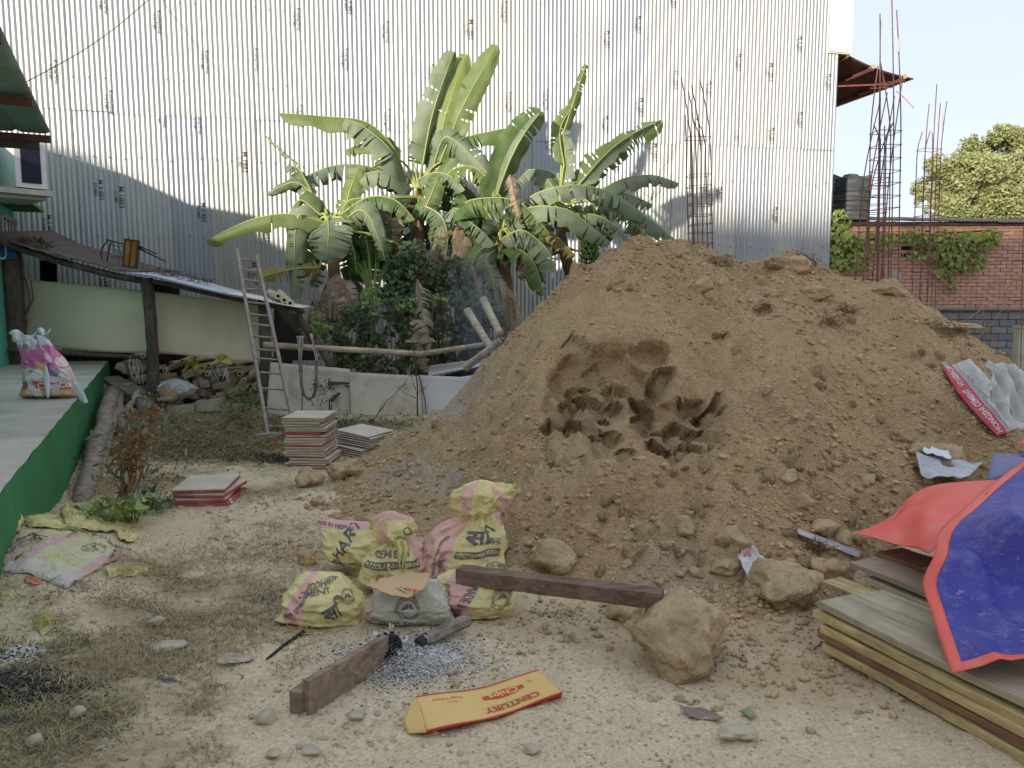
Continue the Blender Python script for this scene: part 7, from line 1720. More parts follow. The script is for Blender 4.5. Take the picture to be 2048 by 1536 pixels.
prt(text_sub('का सिमेन्ट', .02), .52, .78, .06, .09, simple('maroon_print', (.14, .05, .05), .8, bump=0)); prt(([(x*.7, y*.7) for x, y in em[0]], em[1]), .66, .30, .06, .10, simple('maroon_print2', (.14, .05, .05), .8, bump=0))
ym = simple('torn_yellow_weave', (.60, .52, .22), .75, var=.25, nscale=12, bump=.7, bscale=35, bdist=.015, dirt=(.50, .45, .36), dirt_amt=.7)
for k, (ol, lab, a_, lf_) in enumerate([([(5, 1055), (2, 1035), (20, 1024), (42, 1030), (50, 1050), (40, 1075), (20, 1072)], 'crumpled yellow sack head against the green platform side', .06, .05),
    ([(40, 1040), (80, 1030), (120, 1042), (160, 1040), (200, 1038), (240, 1042), (262, 1058), (230, 1066), (180, 1062), (120, 1060), (60, 1058)], 'torn yellow sacking strewn along the foot of the platform', .035, .02),
    ([(232, 1068), (262, 1060), (278, 1072), (262, 1088), (240, 1082)], 'pale scrap of torn sacking right of the flattened sack', .03, .01),
    ([(120, 1035), (140, 1024), (165, 1030), (175, 1050), (150, 1066), (130, 1055)], 'frayed yellow tuft of sacking rising behind the flattened sack', .06, .05),
    ([(70, 1230), (100, 1225), (112, 1250), (85, 1275), (75, 1260)], 'frayed yellow shred on the bare ground at the left', .012, .004),
    ([(210, 1142), (262, 1132), (300, 1140), (270, 1152), (220, 1158)], 'yellow fringe of sacking in the grass beside the flattened sack', .02, .006),
    ([(0, 1185), (20, 1188), (30, 1200), (0, 1210)], 'yellow and white wrapper at the left edge', .015, .006)]):
    ground_cloth('torn_sacking', ol, lab, 'sacking', ym, nr=7, nj=48, amp=a_, seed=20+k*3, lift=lf_)
mb = MB()
for k in range(420):
    x, y = random.choice([(50, 1045), (150, 1040), (225, 1045), (255, 1060), (95, 1245), (240, 1145), (260, 1150), (140, 1060)]); q = hit(x+rr.gauss(0, 18), y+rr.gauss(0, 6)); mb.tube([q, q+Vector((rr.gauss(0, .03), rr.gauss(0, .02), rr.uniform(.005, .04))), q+Vector((rr.gauss(0, .06), rr.gauss(0, .03), rr.uniform(.0, .03)))], .0013, 3, cap=False)
o = mb.build('yellow_fibres', ym, None); tag(o, 'loose yellow woven fibres frayed from the sacking', 'fibres', kind='stuff')
# small litter
ground_cloth('orange_rag', [(48, 1162), (62, 1157), (80, 1160), (86, 1168), (70, 1174), (52, 1172)], 'small orange rag poking out from under the flattened sack', 'rag', simple('orange_rag', (.55, .22, .12)), nr=5, nj=30, amp=.02, lift=.012)
ground_cloth('yellow_scrap', [(196, 1420), (222, 1413), (222, 1424), (205, 1427)], 'small bright yellow scrap in the grass at lower left', 'scrap', simple('bright_yellow', (.70, .55, .08)), nr=4, nj=20, amp=.01, lift=.006)
ground_cloth('white_scrap', [(448, 998), (462, 994), (466, 1008), (452, 1010)], 'white plastic scrap at the corner of the nearest formwork stack', 'scrap', M['film'], nr=4, nj=20, amp=.02, lift=.02)
ground_cloth('brown_leaf', [(1357, 1424), (1400, 1420), (1430, 1432), (1448, 1446), (1420, 1448), (1380, 1442)], 'curled dry brown leaf left of the pale stone at lower right', 'leaf', simple('brown_leaf', (.24, .18, .15)), nr=5, nj=30, amp=.03, lift=.010)
ground_cloth('green_leaf', [(1478, 1432), (1500, 1424), (1512, 1440), (1500, 1448)], 'dull green leaf behind the pale stone at lower right', 'leaf', simple('dull_green', (.26, .28, .16)), nr=4, nj=20, amp=.015, lift=.02)
# ============================================================ boulders and single stones
rr = random.Random(77)
M['palestone'] = simple('pale_sandstone', (.50, .43, .30), .9, var=.2, nscale=6, bump=.8, bscale=30, bdist=.01, dirt=(.36, .29, .19))
for (px, py, r, lab, fl, asp, mt, lv, sk_) in [
    (1368, 1288, 102, 'biggest tan boulder of hard clay under the free end of the dark beam', .78, 1.18, 'boulder', 5, .28),
    (1568, 1180, 62, 'second largest tan boulder left of the plank stack', .85, 1.15, 'boulder', 5, .25),
    (1252, 1222, 36, 'brown clay lump half under the dark beam beside the biggest boulder', .8, 1.2, 'boulder', 4, .3),
    (1122, 1122, 46, 'broad dusty grey tan stone behind the dark beam', .75, 1.25, 'boulder', 4, .35),
    (1450, 1142, 28, 'angular tan stone touching the white and pink paper scrap', .8, 1.15, 'boulder', 4, .3),
    (1392, 1150, 16, 'fist sized pale stone left of the angular stone', .85, 1.1, 'boulder', 3, .3),
    (1479, 1467, 28, 'pale wedge shaped stone alone at lower right', .5, 1.35, 'palestone', 4, .2),
    (1882, 905, 46, 'big flat tan rock on the heap behind the white plastic', .6, 1.5, 'boulder', 4, .4),
    (1655, 1058, 30, 'dark grey brown rock left of the red tarpaulin tip', .75, 1.2, 'clod', 4, .35),
    (1690, 1080, 22, 'dark clod under the tip of the red tarpaulin', .8, 1.2, 'clod', 3, .3),
    (1718, 1078, 20, 'second dark clod under the red tarpaulin', .8, 1.2, 'clod', 3, .3),
    (1675, 1150, 34, 'dark lump of earth behind the upper end of the plank stack', .8, 1.2, 'clod', 4, .3),
    (1640, 1140, 26, 'tuft bound clod between second boulder and planks', .8, 1.0, 'clod', 3, .3),
    (1470, 1090, 34, 'large clod on the slope above the white and pink scrap', .85, 1.0, 'boulder', 4, .35),
    (1370, 1060, 26, 'rough lump on the lower slope of the heap', .8, 1.2, 'boulder', 3, .35),
    (1610, 1005, 26, 'pale lump on the right foot of the heap', .8, 1.1, 'boulder', 3, .35),
    (1580, 955, 18, 'small rounded lump high on the right slope', .8, 1.1, 'boulder', 3, .35),
    (1800, 875, 22, 'greyish rock on the slope below the white cement bag', .8, 1.3, 'boulder', 3, .35),
    (1740, 960, 18, 'round clod left of the torn white plastic', .8, 1.2, 'boulder', 3, .35),
    (1408, 572, 24, 'dark cleft boulder near the crest of the heap', 1.0, .9, 'clod', 4, .3),
    (1630, 585, 30, 'large pale slab of clay near the top right of the heap', .6, 1.5, 'boulder', 4, .3),
    (1590, 520, 40, 'dark rounded lump forming the second crest', .55, 1.3, 'clod', 4, .45),
    (1780, 578, 24, 'tan slab on the right shoulder of the heap', .6, 1.4, 'boulder', 4, .4),
    (1900, 640, 34, 'long flat slab sticking out of the right shoulder', .3, 1.8, 'boulder', 4, .4),
    (610, 955, 20, 'leftmost round brown stone in the row before the tallest stack', .85, 1.1, 'boulder', 3, .25),
    (600, 965, 17, 'brown stone touching the leftmost round stone', .85, 1.0, 'clod', 3, .25),
    (630, 962, 19, 'round brown stone directly before the tallest formwork stack', .9, 1.0, 'boulder', 3, .25),
    (672, 950, 24, 'large brown stone at the right of the tallest formwork stack', .85, 1.1, 'boulder', 4, .3),
    (700, 945, 18, 'brown stone under the low formwork stack', .8, 1.2, 'boulder', 3, .3),
    (630, 1005, 15, 'dusty cobble at the left toe of the heap', .8, 1.1, 'boulder', 3, .3),
    (745, 1040, 26, 'grey brown stone behind the yellow cement bags', .7, 1.3, 'boulder', 4, .35),
    (690, 1050, 26, 'reddish stone left of the bunched bag', .7, 1.2, 'boulder', 4, .35),
    (612, 1115, 22, 'reddish brown clod left of the SIDDHARTHA bag', .7, 1.1, 'clod', 3, .3),
    (330, 1290, 22, 'flat pale stone in the yard grass', .4, 1.4, 'pebble', 3, .3),
    (308, 1247, 13, 'cream coloured stone in the grass at the left', .8, 1.2, 'pebble', 3, .2),
    (530, 1437, 20, 'grey rounded stone below the charred plank', .6, 1.1, 'pebble', 3, .3),
    (712, 1434, 14, 'egg shaped grey pebble right of the grey rounded stone', .6, 1.2, 'pebble', 3, .2),
    (462, 1312, 26, 'broad flat greenish stone bedded in the yard', .2, 1.4, 'pebble', 3, .3),
    (620, 1502, 18, 'flat grey pebble at the bottom left of centre', .4, 1.2, 'pebble', 3, .2),
    (545, 1510, 12, 'rounded pebble at the bottom edge left of centre', .6, 1.2, 'pebble', 3, .2),
    (1065, 1500, 15, 'pale pebble at the bottom edge right of the carton', .5, 1.2, 'pebble', 3, .2),
    (152, 1430, 14, 'cream pebble in the grass at lower left', .7, 1.2, 'pebble', 3, .2),
    (68, 1485, 14, 'dull stone in the grass at the lower left corner', .7, 1.1, 'pebble', 3, .2),
    (1125, 1262, 8, 'small pebble left of a touching pair below the beam', .8, 1.1, 'pebble', 2, .2),
    (1135, 1270, 9, 'small pebble right of a touching pair below the beam', .8, 1.1, 'pebble', 2, .2),
    (1190, 1256, 9, 'single rounded pebble under the dark beam', .8, 1.1, 'pebble', 2, .2),
    (905, 1345, 11, 'yellowish pebble at the right edge of the ash', .8, 1.1, 'pebble', 2, .2)]:
    rock_at(px, py, r, lab, mt, lv, fl, seed=1, sink=sk_, asp=asp, rough=.38 if mt != 'pebble' else .2, ang=1.0 if mt != 'pebble' else .3)
# countable larger clods on the slope: each a thing
cl_me = [mkmesh(*rock_verts(3, 200+s_, .42, 1.0, 1.7), M['clod'], False) for s_ in range(9)]
rs = np.random.RandomState(21); cnt = 0; tries = 0
while cnt < 230 and tries < 6000:
    tries += 1; px = rs.uniform(700, 2040); py = rs.uniform(500, 1180)
    if math.hypot((px-1270)/210, (py-790)/130) < 1: continue
    w_ = .25+.6*(py > 900)+.5*(px > 1540)*(py > 680)+.5*(py < 600)
    if rs.rand() > w_: continue
    p = hit(px, py)
    if mound_at(p.x, p.y) < .03: continue
    r = rs.uniform(.018, .034)+.05*rs.rand()**5
    o = bpy.data.objects.new('clod', cl_me[rs.randint(9)]); COL.objects.link(o); o.location = p+Vector((0, 0, r*.3)); o.rotation_euler = tuple(rs.uniform(0, 6.28, 3)); o.scale = (r*rs.uniform(.8, 1.4), r*rs.uniform(.8, 1.3), r*rs.uniform(.6, .9))
    zn = ('near the crest' if py < 600 else 'left of the dug hollow' if px < 1060 and py < 900 else 'above the dug hollow' if px < 1500 and py < 700 else 'on the upper right slope' if py < 760 else 'right of the dug hollow' if py < 930 and px > 1450 else 'on the left foot of the heap' if px < 1060 else 'on the lower middle slope' if px < 1450 else 'on the lower right slope')
    tag(o, ('large ' if r > .038 else 'small ' if r < .022 else 'middling ')+'loose clod of brown soil '+zn, 'clod', 'loose clods on the soil heap'); cnt += 1
cnt = 0; pb_me = [mkmesh(*rock_verts(2, 300+s_, .15, .15), M['pebble'], True) for s_ in range(5)]
while cnt < 150:
    px = rs.uniform(0, 2048); py = rs.uniform(1150, 1530); p = hit(px, py)
    if mound_at(p.x, p.y) > .0: continue
    if fbm(np.array([p.x*2]), np.array([p.y*2]), 2, 5)[0] < -.1: continue
    r = rs.uniform(.007, .017); o = bpy.data.objects.new('pebble', pb_me[rs.randint(5)]); COL.objects.link(o); o.location = p+Vector((0, 0, r*.1)); o.rotation_euler = (0, 0, rs.uniform(0, 6.28)); o.scale = (r*1.3, r, r*.55)
    zn = ('in the grassy left of the yard' if px < 500 else 'near the ash and the carton' if px < 1180 else 'between carton and boulders' if px < 1500 else 'before the plank stack')
    tag(o, ('larger' if r > .0125 else 'tiny')+' rounded pebble lying '+zn, 'pebble', 'pebbles on the yard'); cnt += 1
# rooty turf tufts caught in the heap
M['roots'] = simple('dry_roots', (.17, .105, .05), .95, var=.3)
for k, (px, py, r, lab) in enumerate([(1660, 650, 34, 'mat of dry roots hanging from a clod high on the heap'), (1880, 665, 40, 'tuft of dry grass roots on the right shoulder of the heap'), (1690, 625, 20, 'small root mat beside the larger one'), (1440, 530, 24, 'thin root tuft at the crest of the heap'), (1610, 525, 26, 'root tuft on the second crest'), (1525, 625, 22, 'dark root pocket in the upper slope'), (1630, 1100, 22, 'root tuft between the boulder and the red tarpaulin')]):
    p = hit(px, py); s_ = (p-CAM).length/FPX; mb = MB()
    for _ in range(170):
        a_ = Vector((rr.gauss(0, r*.5), rr.gauss(0, r*.3), rr.gauss(0, r*.3)))*s_; d = Vector((rr.gauss(0, 1), rr.gauss(-.4, .6), rr.gauss(-.1, .7)))*r*.35*s_; mb.tube([a_, a_+d*.5+Vector((0, 0, r*.05*s_)), a_+d], .0022, 3, cap=False)
    o = mb.build('root_tuft', M['roots'], None); o.location = p+Vector((0, -.01, .02)); tag(o, lab, 'roots', kind='stuff')

# ============================================================ stack of planks at lower right
M['pl_y'] = wood('yellow_plank', (.56, .43, .20), (.42, .31, .14), .8, axis=0, dirt=(.20, .14, .09), dirt_amt=.6)
M['pl_g'] = wood('grey_plank', (.52, .44, .30), (.50, .42, .285), .85, axis=0, dirt=(.24, .17, .11), dirt_amt=.5)
M['pl_r'] = wood('brown_red_plank', (.30, .16, .09), (.20, .10, .06), .85, axis=0, dirt=(.35, .27, .17), dirt_amt=.5)
def plankobj(p, q, wd, th_, mat, label, group='planks in the stack at lower right', roll=0.0, nseg=18, seed=0):
    p, q = Vector(p), Vector(q); c = (p+q)/2; d = (q-p).normalized(); L = (q-p).length; sd = d.cross(Vector((0, 0, 1))).normalized(); up = sd.cross(d)
    if roll: rm = Matrix.Rotation(roll, 3, d); sd = rm @ sd; up = rm @ up
    V = []; F = []
    # local x along the plank so that the grain follows it
    for i in range(nseg+1):
        x = -L/2+L*i/nseg; b_ = .004*math.sin(i*.5+seed)
        for sy, sz in ((-1, -1), (1, -1), (1, 1), (-1, 1)):
            e_ = (mnoise.noise(Vector((i*.9+seed, sy*2, sz)))*.004, mnoise.noise(Vector((i*1.7, sy+seed, sz*2)))*.003)
            xe = x+(mnoise.noise(Vector((seed, sy*3, sz)))*.025 if i in (0, nseg) else 0); V.append((xe, sy*wd/2+e_[0], sz*th_/2+e_[1]+b_))
    F = [(i*4+j, i*4+(j+1) % 4, (i+1)*4+(j+1) % 4, (i+1)*4+j) for i in range(nseg) for j in range(4)]+[(3, 2, 1, 0), tuple(nseg*4+j for j in range(4))]
    o = mesh('plank', V, F, mat, None); o.location = c; o.rotation_euler = Matrix((d, -sd, up)).transposed().to_euler(); md = o.modifiers.new('b', 'BEVEL'); md.width = .003; md.segments = 2; tag(o, label, 'plank', group); return o
# left stack, front edges in photo pixels: (left end, right end)
dS = (G(2048, 1528, 0)-G(1645, 1302, 0)).normalized(); sdS = Vector((-dS.y, dS.x, 0))   # sdS points away from the camera
base = G(1643, 1303, 0); th0 = .036; wd0 = .17
lay = [(0.0, M['pl_y'], 'lowest plank of the stack, splintered along its front edge', .0, 0), (-.045, M['pl_r'], 'red brown stained plank second from the bottom of the stack', .012, .0), (-.02, M['pl_y'], 'yellow plank third from the bottom of the stack', .0, .01), (-.075, M['pl_y'], 'bright yellow plank just under the wide grey one', .008, -.02)]
z = .022
for k, (dx, mt, lab, fy, rz) in enumerate(lay):
    p = base+dS*(dx)+Vector((0, 0, z))+sdS*(wd0/2+fy); plankobj(p, p+dS*2.3, wd0, th0, mt, lab, seed=k*2.3); z += th0+.006
p = base-dS*.06+Vector((0, 0, z+.006))+sdS*(wd0/2+.055); plankobj(p, p+dS*2.2+Vector((0, 0, .01)), .23, .032, M['pl_g'], 'wide grey plank on top of the front of the stack, its end split', seed=9); 
p = base+dS*.0+Vector((0, 0, z+.01))+sdS*(wd0/2+.25); plankobj(p-dS*.05, p+dS*2.2, .16, .028, M['pl_g'], 'grey plank lying behind the wide top plank', seed=12)
# second row behind
for k, (px, py, z_) in enumerate([(1738, 1200, .035), (1732, 1180, .075), (1728, 1160, .115)]):
    p = G(px, py, z_)+sdS*.085; plankobj(p, p+dS*1.7, .17, .032, [M['pl_g'], M['pl_y'], M['pl_g']][k], ['lowest plank of the rear row beside the tarpaulin', 'middle plank of the rear row beside the tarpaulin', 'upper plank of the rear row with a yellow edge'][k], seed=20+k)
p = G(1700, 1128, .165)+sdS*.13; plankobj(p, p+dS*1.3, .27, .030, wood('reddish_board', (.46, .29, .20), (.40, .35, .26), .85, axis=0, dirt=(.42, .36, .26)), 'broad reddish board with a torn end reaching under the tarpaulin', seed=31)
p = G(1745, 1108, .19)+sdS*.12; plankobj(p, p+dS*.8+Vector((0, 0, .03)), .2, .025, M['pl_r'], 'dark red board wedged under the red tarpaulin flap', seed=35)
p = G(1634, 1165, .19)+sdS*.09; plankobj(p, p+dS*.9, .13, .02, M['pl_y'], 'pale split board end resting behind the wide grey plank', seed=37)
for k in range(3):
    p = base+sdS*(.2+.2*k)+dS*.5+Vector((0, 0, .008)); q_ = p+sdS*.16; o = MB().beam(p-(p+q_)/2, q_-(p+q_)/2, .05, .03).build('bearer', M['pl_r'], None); o.location = (p+q_)/2; tag(o, ['nearest short bearer under the plank stack', 'middle short bearer under the plank stack', 'rear short bearer under the plank stack'][k], 'timber')
# splinters along the lowest edge
mb = MB()
for k in range(260):
    t_ = rr.uniform(.05, 1.6); p = base+dS*t_+Vector((0, -.004, rr.choice([.006, .006, .04, .19]))) - sdS*.004; d_ = (dS*rr.uniform(-1, 1)+Vector((0, 0, -.8))-sdS*.4)*rr.uniform(.006, .02); mb.tube([p, p+d_], .0009, 3, cap=False)
o = mb.build('splinters', M['pl_y'], None); tag(o, 'fine splinters hanging from the plank edges', 'splinters', kind='stuff')

# ============================================================ tarpaulin
def tarp_mat():
    m, t, b = nodes('blue_tarpaulin'); g = N(t); p = g.pos(); uv = g.coord('UV')
    c = g.mix(g.noise(p, 2.5, 3), (.028, .024, .22), (.05, .045, .33))
    sm = g.noise(g.scale(p, (3, 3, 3)), 2.2, 7, .72, .5); c = g.mix(g.ramp(sm, [(.50, 0.0), (.75, .45)]), c, (.34, .32, .40))
    sc_ = g.noise(g.scale(p, (14, 2.5, 14)), 3, 6, .75, 1.5); c = g.mix(g.ramp(sc_, [(.60, 0.0), (.68, .6)]), c, (.42, .39, .38))
    sp = g.noise(p, 26, 5, .8); c = g.mix(g.ramp(sp, [(.62, 0.0), (.68, .55)]), c, (.46, .43, .40))
    g.set(b, 'Base Color', c); g.set(b, 'Roughness', .5); g.set(b, 'Specular IOR Level', .4); wv = g.new('ShaderNodeTexWave'); 
    g.set(b, 'Normal', g.bump(g.noise(p, 14, 6, .65, .6), .45, .012)); return m
M['tarpb'] = tarp_mat()
M['tarpr'] = simple('red_tarpaulin', (.78, .115, .085), .5, var=.10, nscale=3, bump=.3, bscale=22, bdist=.008, dirt=(.50, .25, .19), dirt_amt=.45, spec=.4)
tr = empty('tarpaulin', P(1950, 1150, 3.6)); tag(tr, 'blue tarpaulin with red hem and red underside thrown over the plank stack', 'tarpaulin'); O_ = tr.location
# blue face: left border curve (top to bottom) and right border beyond the frame
LBd = [P(2060, 912, 5.0), P(1985, 968, 4.45), P(1925, 1020, 3.9), P(1880, 1062, 3.55), P(1868, 1110, 3.35), P(1845, 1165, 3.25), P(1862, 1225, 3.07), P(1880, 1285, 2.87), P(1902, 1347, 2.67)]
RBd = [P(2330, 930, 4.97), P(2330, 985, 4.35), P(2330, 1030, 3.9), P(2330, 1080, 3.45), P(2330, 1120, 3.2), P(2330, 1165, 3.0), P(2330, 1200, 2.85), P(2330, 1240, 2.72), P(2330, 1275, 2.6)]
def f_blue(u, v):
    a_ = bez(LBd, v); b_ = bez(RBd, v); p = a_.lerp(b_, u); e = min(1, u*5)
    w_ = mnoise.noise(Vector((u*3.1+.3, v*3.3, 1)))*.075 + (1-abs(mnoise.noise(Vector((u*3.2-v*2.5, v*2.2+u, 7))))*2)*.035 + mnoise.noise(Vector((u*9, v*10, 2)))*.016
    fold = .10*math.exp(-((v-.30-.35*u)/.07)**2)*min(1, u*4)-.06*math.exp(-((v-.42-.35*u)/.06)**2)*min(1, u*4)
    return p+Vector((0, -.5, .85))*(w_*e+fold)-O_
HW = .055; HWu = HW/((RBd[4]-LBd[4]).length)
sheet('blue_face', lambda u, v: f_blue(HWu*.9+(1-HWu*.9)*u, v*.962), 90, 90, M['tarpb'], tr, thick=.003)
def f_hem(u, v): q = f_blue(HWu*u, v); return q+Vector((0, -.003, .003))+Vector((0, -.004, .003))*math.sin(u*3.14)
sheet('side_hem', f_hem, 5, 80, M['tarpr'], tr, thick=.003)
def f_hemb(u, v): q = f_blue(u, .958+.042*v); return q+Vector((0, -.003, .003))
sheet('bottom_hem', f_hemb, 70, 5, M['tarpr'], tr, thick=.003)
ec = f_blue(HWu*.42, .978)+Vector((0, -.006, .005)); nrm = (f_blue(.02, .978)-f_blue(0, .978)).cross(f_blue(0, .99)-f_blue(0, .96)).normalized(); nrm = nrm if nrm.y < 0 else -nrm
X_ = nrm.orthogonal().normalized(); Y_ = nrm.cross(X_); mb = MB(); mb.tube([ec+X_*(math.cos(a_)*.010)+Y_*(math.sin(a_)*.010)+nrm*.002 for a_ in [6.283*j/14 for j in range(15)]], .0035, 6); mb.build('eyelet', simple('eyelet_brass', (.5, .48, .42), .35, 1.0), tr)
mb = MB(); mb.add([ec+X_*(math.cos(a_)*.0085)+Y_*(math.sin(a_)*.0085)+nrm*.0015 for a_ in [6.283*j/14 for j in range(14)]], [tuple(range(14))]); mb.build('eyelet_hole', M['void'], tr)
# red underside flap reaching left over the stones
RF_top = [P(1712, 1066, 4.25), P(1780, 1035, 4.38), P(1822, 992, 4.55), P(1870, 970, 4.62), P(1950, 962, 4.62), P(2010, 960, 4.6)]
RF_bot = [P(1712, 1067, 4.24), P(1760, 1080, 4.06), P(1800, 1090, 3.88), P(1830, 1096, 3.7), P(1862, 1104, 3.45), P(1885, 1065, 3.6)]
def f_red(u, v):
    a_ = bez(RF_top, u); b_ = bez(RF_bot, u); p = a_.lerp(b_, v); w_ = mnoise.noise(Vector((u*4, v*3, 5)))*.05+.03*math.exp(-((v-.45+.1*u)/.12)**2)
    return p+Vector((0, -.3, .8))*w_*min(1, u*3)*math.sin(v*3.14)**.5-O_
sheet('red_flap', f_red, 60, 40, M['tarpr'], tr, thick=.003)
# greyish lining and upper folds
def f_up(u, v): a_ = P(1975, 962, 4.75).lerp(P(2300, 930, 4.75), u); b_ = P(1985, 918, 5.0).lerp(P(2300, 890, 5.0), u); p = a_.lerp(b_, v); return p+Vector((0, 0, .04*math.sin(u*5+v*2)))-O_
sheet('lining_fold', f_up, 24, 12, simple('grey_blue_lining', (.20, .20, .32), .6, bump=.4, bscale=18), tr, thick=.003)
def f_up2(u, v): a_ = P(2002, 922, 4.95).lerp(P(2300, 900, 4.95), u); b_ = P(2045, 905, 5.05).lerp(P(2300, 860, 5.05), u); p = a_.lerp(b_, v); return p+Vector((0, 0, .02*math.sin(u*7)))-O_
sheet('upper_fold', f_up2, 20, 8, M['tarpb'], tr, thick=.003)
def f_up3(u, v): a_ = P(2033, 890, 4.7).lerp(P(2300, 860, 4.7), u); b_ = P(2048, 862, 4.85).lerp(P(2300, 820, 4.85), u); return a_.lerp(b_, v)+Vector((0, -.03*math.sin(v*3), 0))-O_
sheet('rolled_edge', f_up3, 16, 8, M['tarpr'], tr, thick=.003)

# ============================================================ white cement bag on the heap
HB = [hit(1885, 735), hit(1895, 728), hit(1960, 722), hit(2040, 780), hit(2048, 840), hit(2010, 872), hit(1985, 872)]
hb = empty('white_cement_bag', hit(1960, 800)); tag(hb, 'half empty white cement bag with a red band on the right slope of the heap', 'cement bag')
q00, q10, q11, q01 = hit(1884, 742), hit(1992, 876), hit(2056, 862), hit(1938, 722)   # band edge low, right
O2 = hb.location
wbm = sack_mat('white_bag', (.58, .56, .52), (.60, .06, .10), [(-.1, .30)], dust=(.42, .38, .32), dust_amt=.35)
upn = Vector((-.1, -.5, .85)).normalized()
def f_hb(u, v):
    p = q00.lerp(q01, u).lerp(q10.lerp(q11, u), v); e = (math.sin(min(1, max(0, u))*3.14)*math.sin(min(1, max(0, v))*3.14))**.5
    w_ = .055*e+.03*(mnoise.noise(Vector((u*2.5, v*2.5, 3))))*e+(.05*(1-abs(mnoise.noise(Vector((u*4+v*1.5, v*3, 6))))*2.4)*e if u > .35 else 0)+.012*mnoise.noise(Vector((u*9, v*9, 3)))
    bow = Vector((-.02, 0, 0))*math.sin(v*3.14)*(1-u)*2
    return p+upn*(w_+.025)+bow-O2
sheet('bag_body', f_hb, 60, 60, wbm, hb, thick=.004)
def hbp(geo, u0, v0, su, sv, mat, rot=0.0):
    ca, sa = math.cos(rot), math.sin(rot); out = []
    for x, y in geo[0]:
        xx, yy = x*ca-y*sa, x*sa+y*ca; out.append(f_hb(u0+yy*su, v0+xx*sv)+upn*.006)
    mesh('print', out, geo[1], mat, hb)
WL = simple('white_band_letter', (.72, .66, .62), .7, bump=0)
def flipg(g_): return ([(-x, y) for x, y in g_[0]], g_[1])
hg = text_sub('HONGSHI CEMENT', .02); hbp(([(-x, -y) for x, y in hg[0]], hg[1]), .15, .70, .19, .066, WL); hbp(([(-x, -y) for x, y in hg[0]], hg[1]), .15, .14, .19, .052, WL)
hg = text_sub('HONGSHI', .0); hbp(([(-x, -y) for x, y in hg[0]], hg[1]), .45, .5, .08, .05, PRINT); hg = text_sub('OPC 43', .0); hbp(([(-x, -y) for x, y in hg[0]], hg[1]), .36, .35, .06, .04, PRINT)
def f_cr(u, v):
    a_ = P(1958, 726, 6.35); p = P(1962+78*u+10*math.sin(v*3), 728+120*v*(.5+.5*u)+14*u, 6.25-.5*v)
    return p+Vector((0, -.09, .05))*(1-abs(mnoise.noise(Vector((u*2.2, v*2.4-u*1.6, 4))))*2)+Vector((0, -.02, .01))*mnoise.noise(Vector((u*7, v*6, 2)))-O2
cr_loc = sheet('crumpled_neck', f_cr, 40, 40, simple('grey_white_weave', (.50, .49, .46), .7, var=.12, nscale=6, bump=.5, bscale=25, bdist=.015, dirt=(.35, .32, .28)), hb, thick=.003)

# white plastic, strips and scraps
def lying(name, label, cat, quad, mat, amp=.02, seed=0, lift=.02):
    q = [hit(*z) for z in quad]; c = sum(q, Vector())/4; root = empty(name, c); tag(root, label, cat)
    def f(u, v): p = q[0].lerp(q[1], u).lerp(q[3].lerp(q[2], u), v); return p+Vector((0, -.3, .9))*(lift+amp*(1-abs(mnoise.noise(Vector((u*3+seed, v*3, seed))))*2))-c
    sheet('film', f, 24, 18, mat, root, thick=.002); return root
lying('torn_white_plastic', 'torn sheet of dirty white plastic on the heap behind the red tarpaulin', 'plastic', [(1826, 925), (1960, 945), (1930, 975), (1838, 975)], M['dirtywhite'], .03, 3, .07)
lying('torn_white_plastic', 'bright white folded plastic edge above the dirty sheet', 'plastic', [(1842, 912), (1888, 928), (1896, 946), (1838, 930)], M['film'], .02, 5, .11)
lying('white_paper_scrap', 'white and pink paper scrap propped between two stones', 'paper', [(1472, 1125), (1502, 1108), (1532, 1140), (1494, 1176)], simple('white_paper', (.66, .63, .62), .7, var=.06, bump=.2), .03, 7, .04)
r_ = lying('pink_paper_patch', 'pink patch of print on the white paper scrap', 'paper', [(1482, 1122), (1498, 1117), (1498, 1132), (1484, 1134)], simple('pink_print', (.62, .30, .32), .7, bump=0), .01, 7, .075)
a_, b_ = hit(1592, 1072), hit(1722, 1116)
o = lying('pale_strip', 'narrow pale board strip buried in clods at the head of the plank stack', 'strip', [(1594, 1066), (1720, 1112), (1716, 1124), (1592, 1076)], simple('pale_strip', (.52, .50, .52), .6, bump=.2), .006, 2, .03)
# rusty starter bars and columns of reinforcement behind the heap
def rebar_column(label, basepx, Y, toppx, w_m, bars, ties, zbase=0.0, lean=(0, 0)):
    """bars: list of (fx, fy, photo y of the tip, photo x of the tip)"""
    c = P(basepx, 700, Y); root = empty('rebar_column', (c.x, c.y, zbase)); tag(root, label, 'reinforcement'); o_ = root.location
    tp_ = P(toppx[0], toppx[1], Y); ax = lambda z: Vector((o_.x+(tp_.x-o_.x)*(z-zbase)/(tp_.z-zbase), o_.y, z))
    for fx, fy, yt, xt in bars:
        te = P(xt, yt, Y); z1 = te.z; n = 20; pts = []
        for k in range(n+1):
            z = zbase+(z1-zbase)*k/n; q = ax(z)+Vector((fx*w_m/2, fy*w_m/2, 0)); 
            zt = ax(z1).x+fx*w_m/2; off = (te.x-zt); f = max(0, (z-ztie)/(z1-ztie))**1.4 if z1 > ztie else 0; q.x += off*f; pts.append(q-o_)
        mb = MB(); mb.tube(pts, .008, 6); mb.build('bar', M['rustrod'], root)
    for yt in ties:
        z = P(toppx[0], yt, Y).z; c_ = ax(z)-o_; h = w_m/2+.012; j_ = rr.uniform(-.012, .012)
        mb = MB(); mb.tube([c_+Vector((-h, -h, j_)), c_+Vector((h, -h, -j_)), c_+Vector((h, h, -j_)), c_+Vector((-h, h, j_)), c_+Vector((-h, -h, j_))], .005, 5); mb.build('stirrup', M['rustred'], root)
    return root
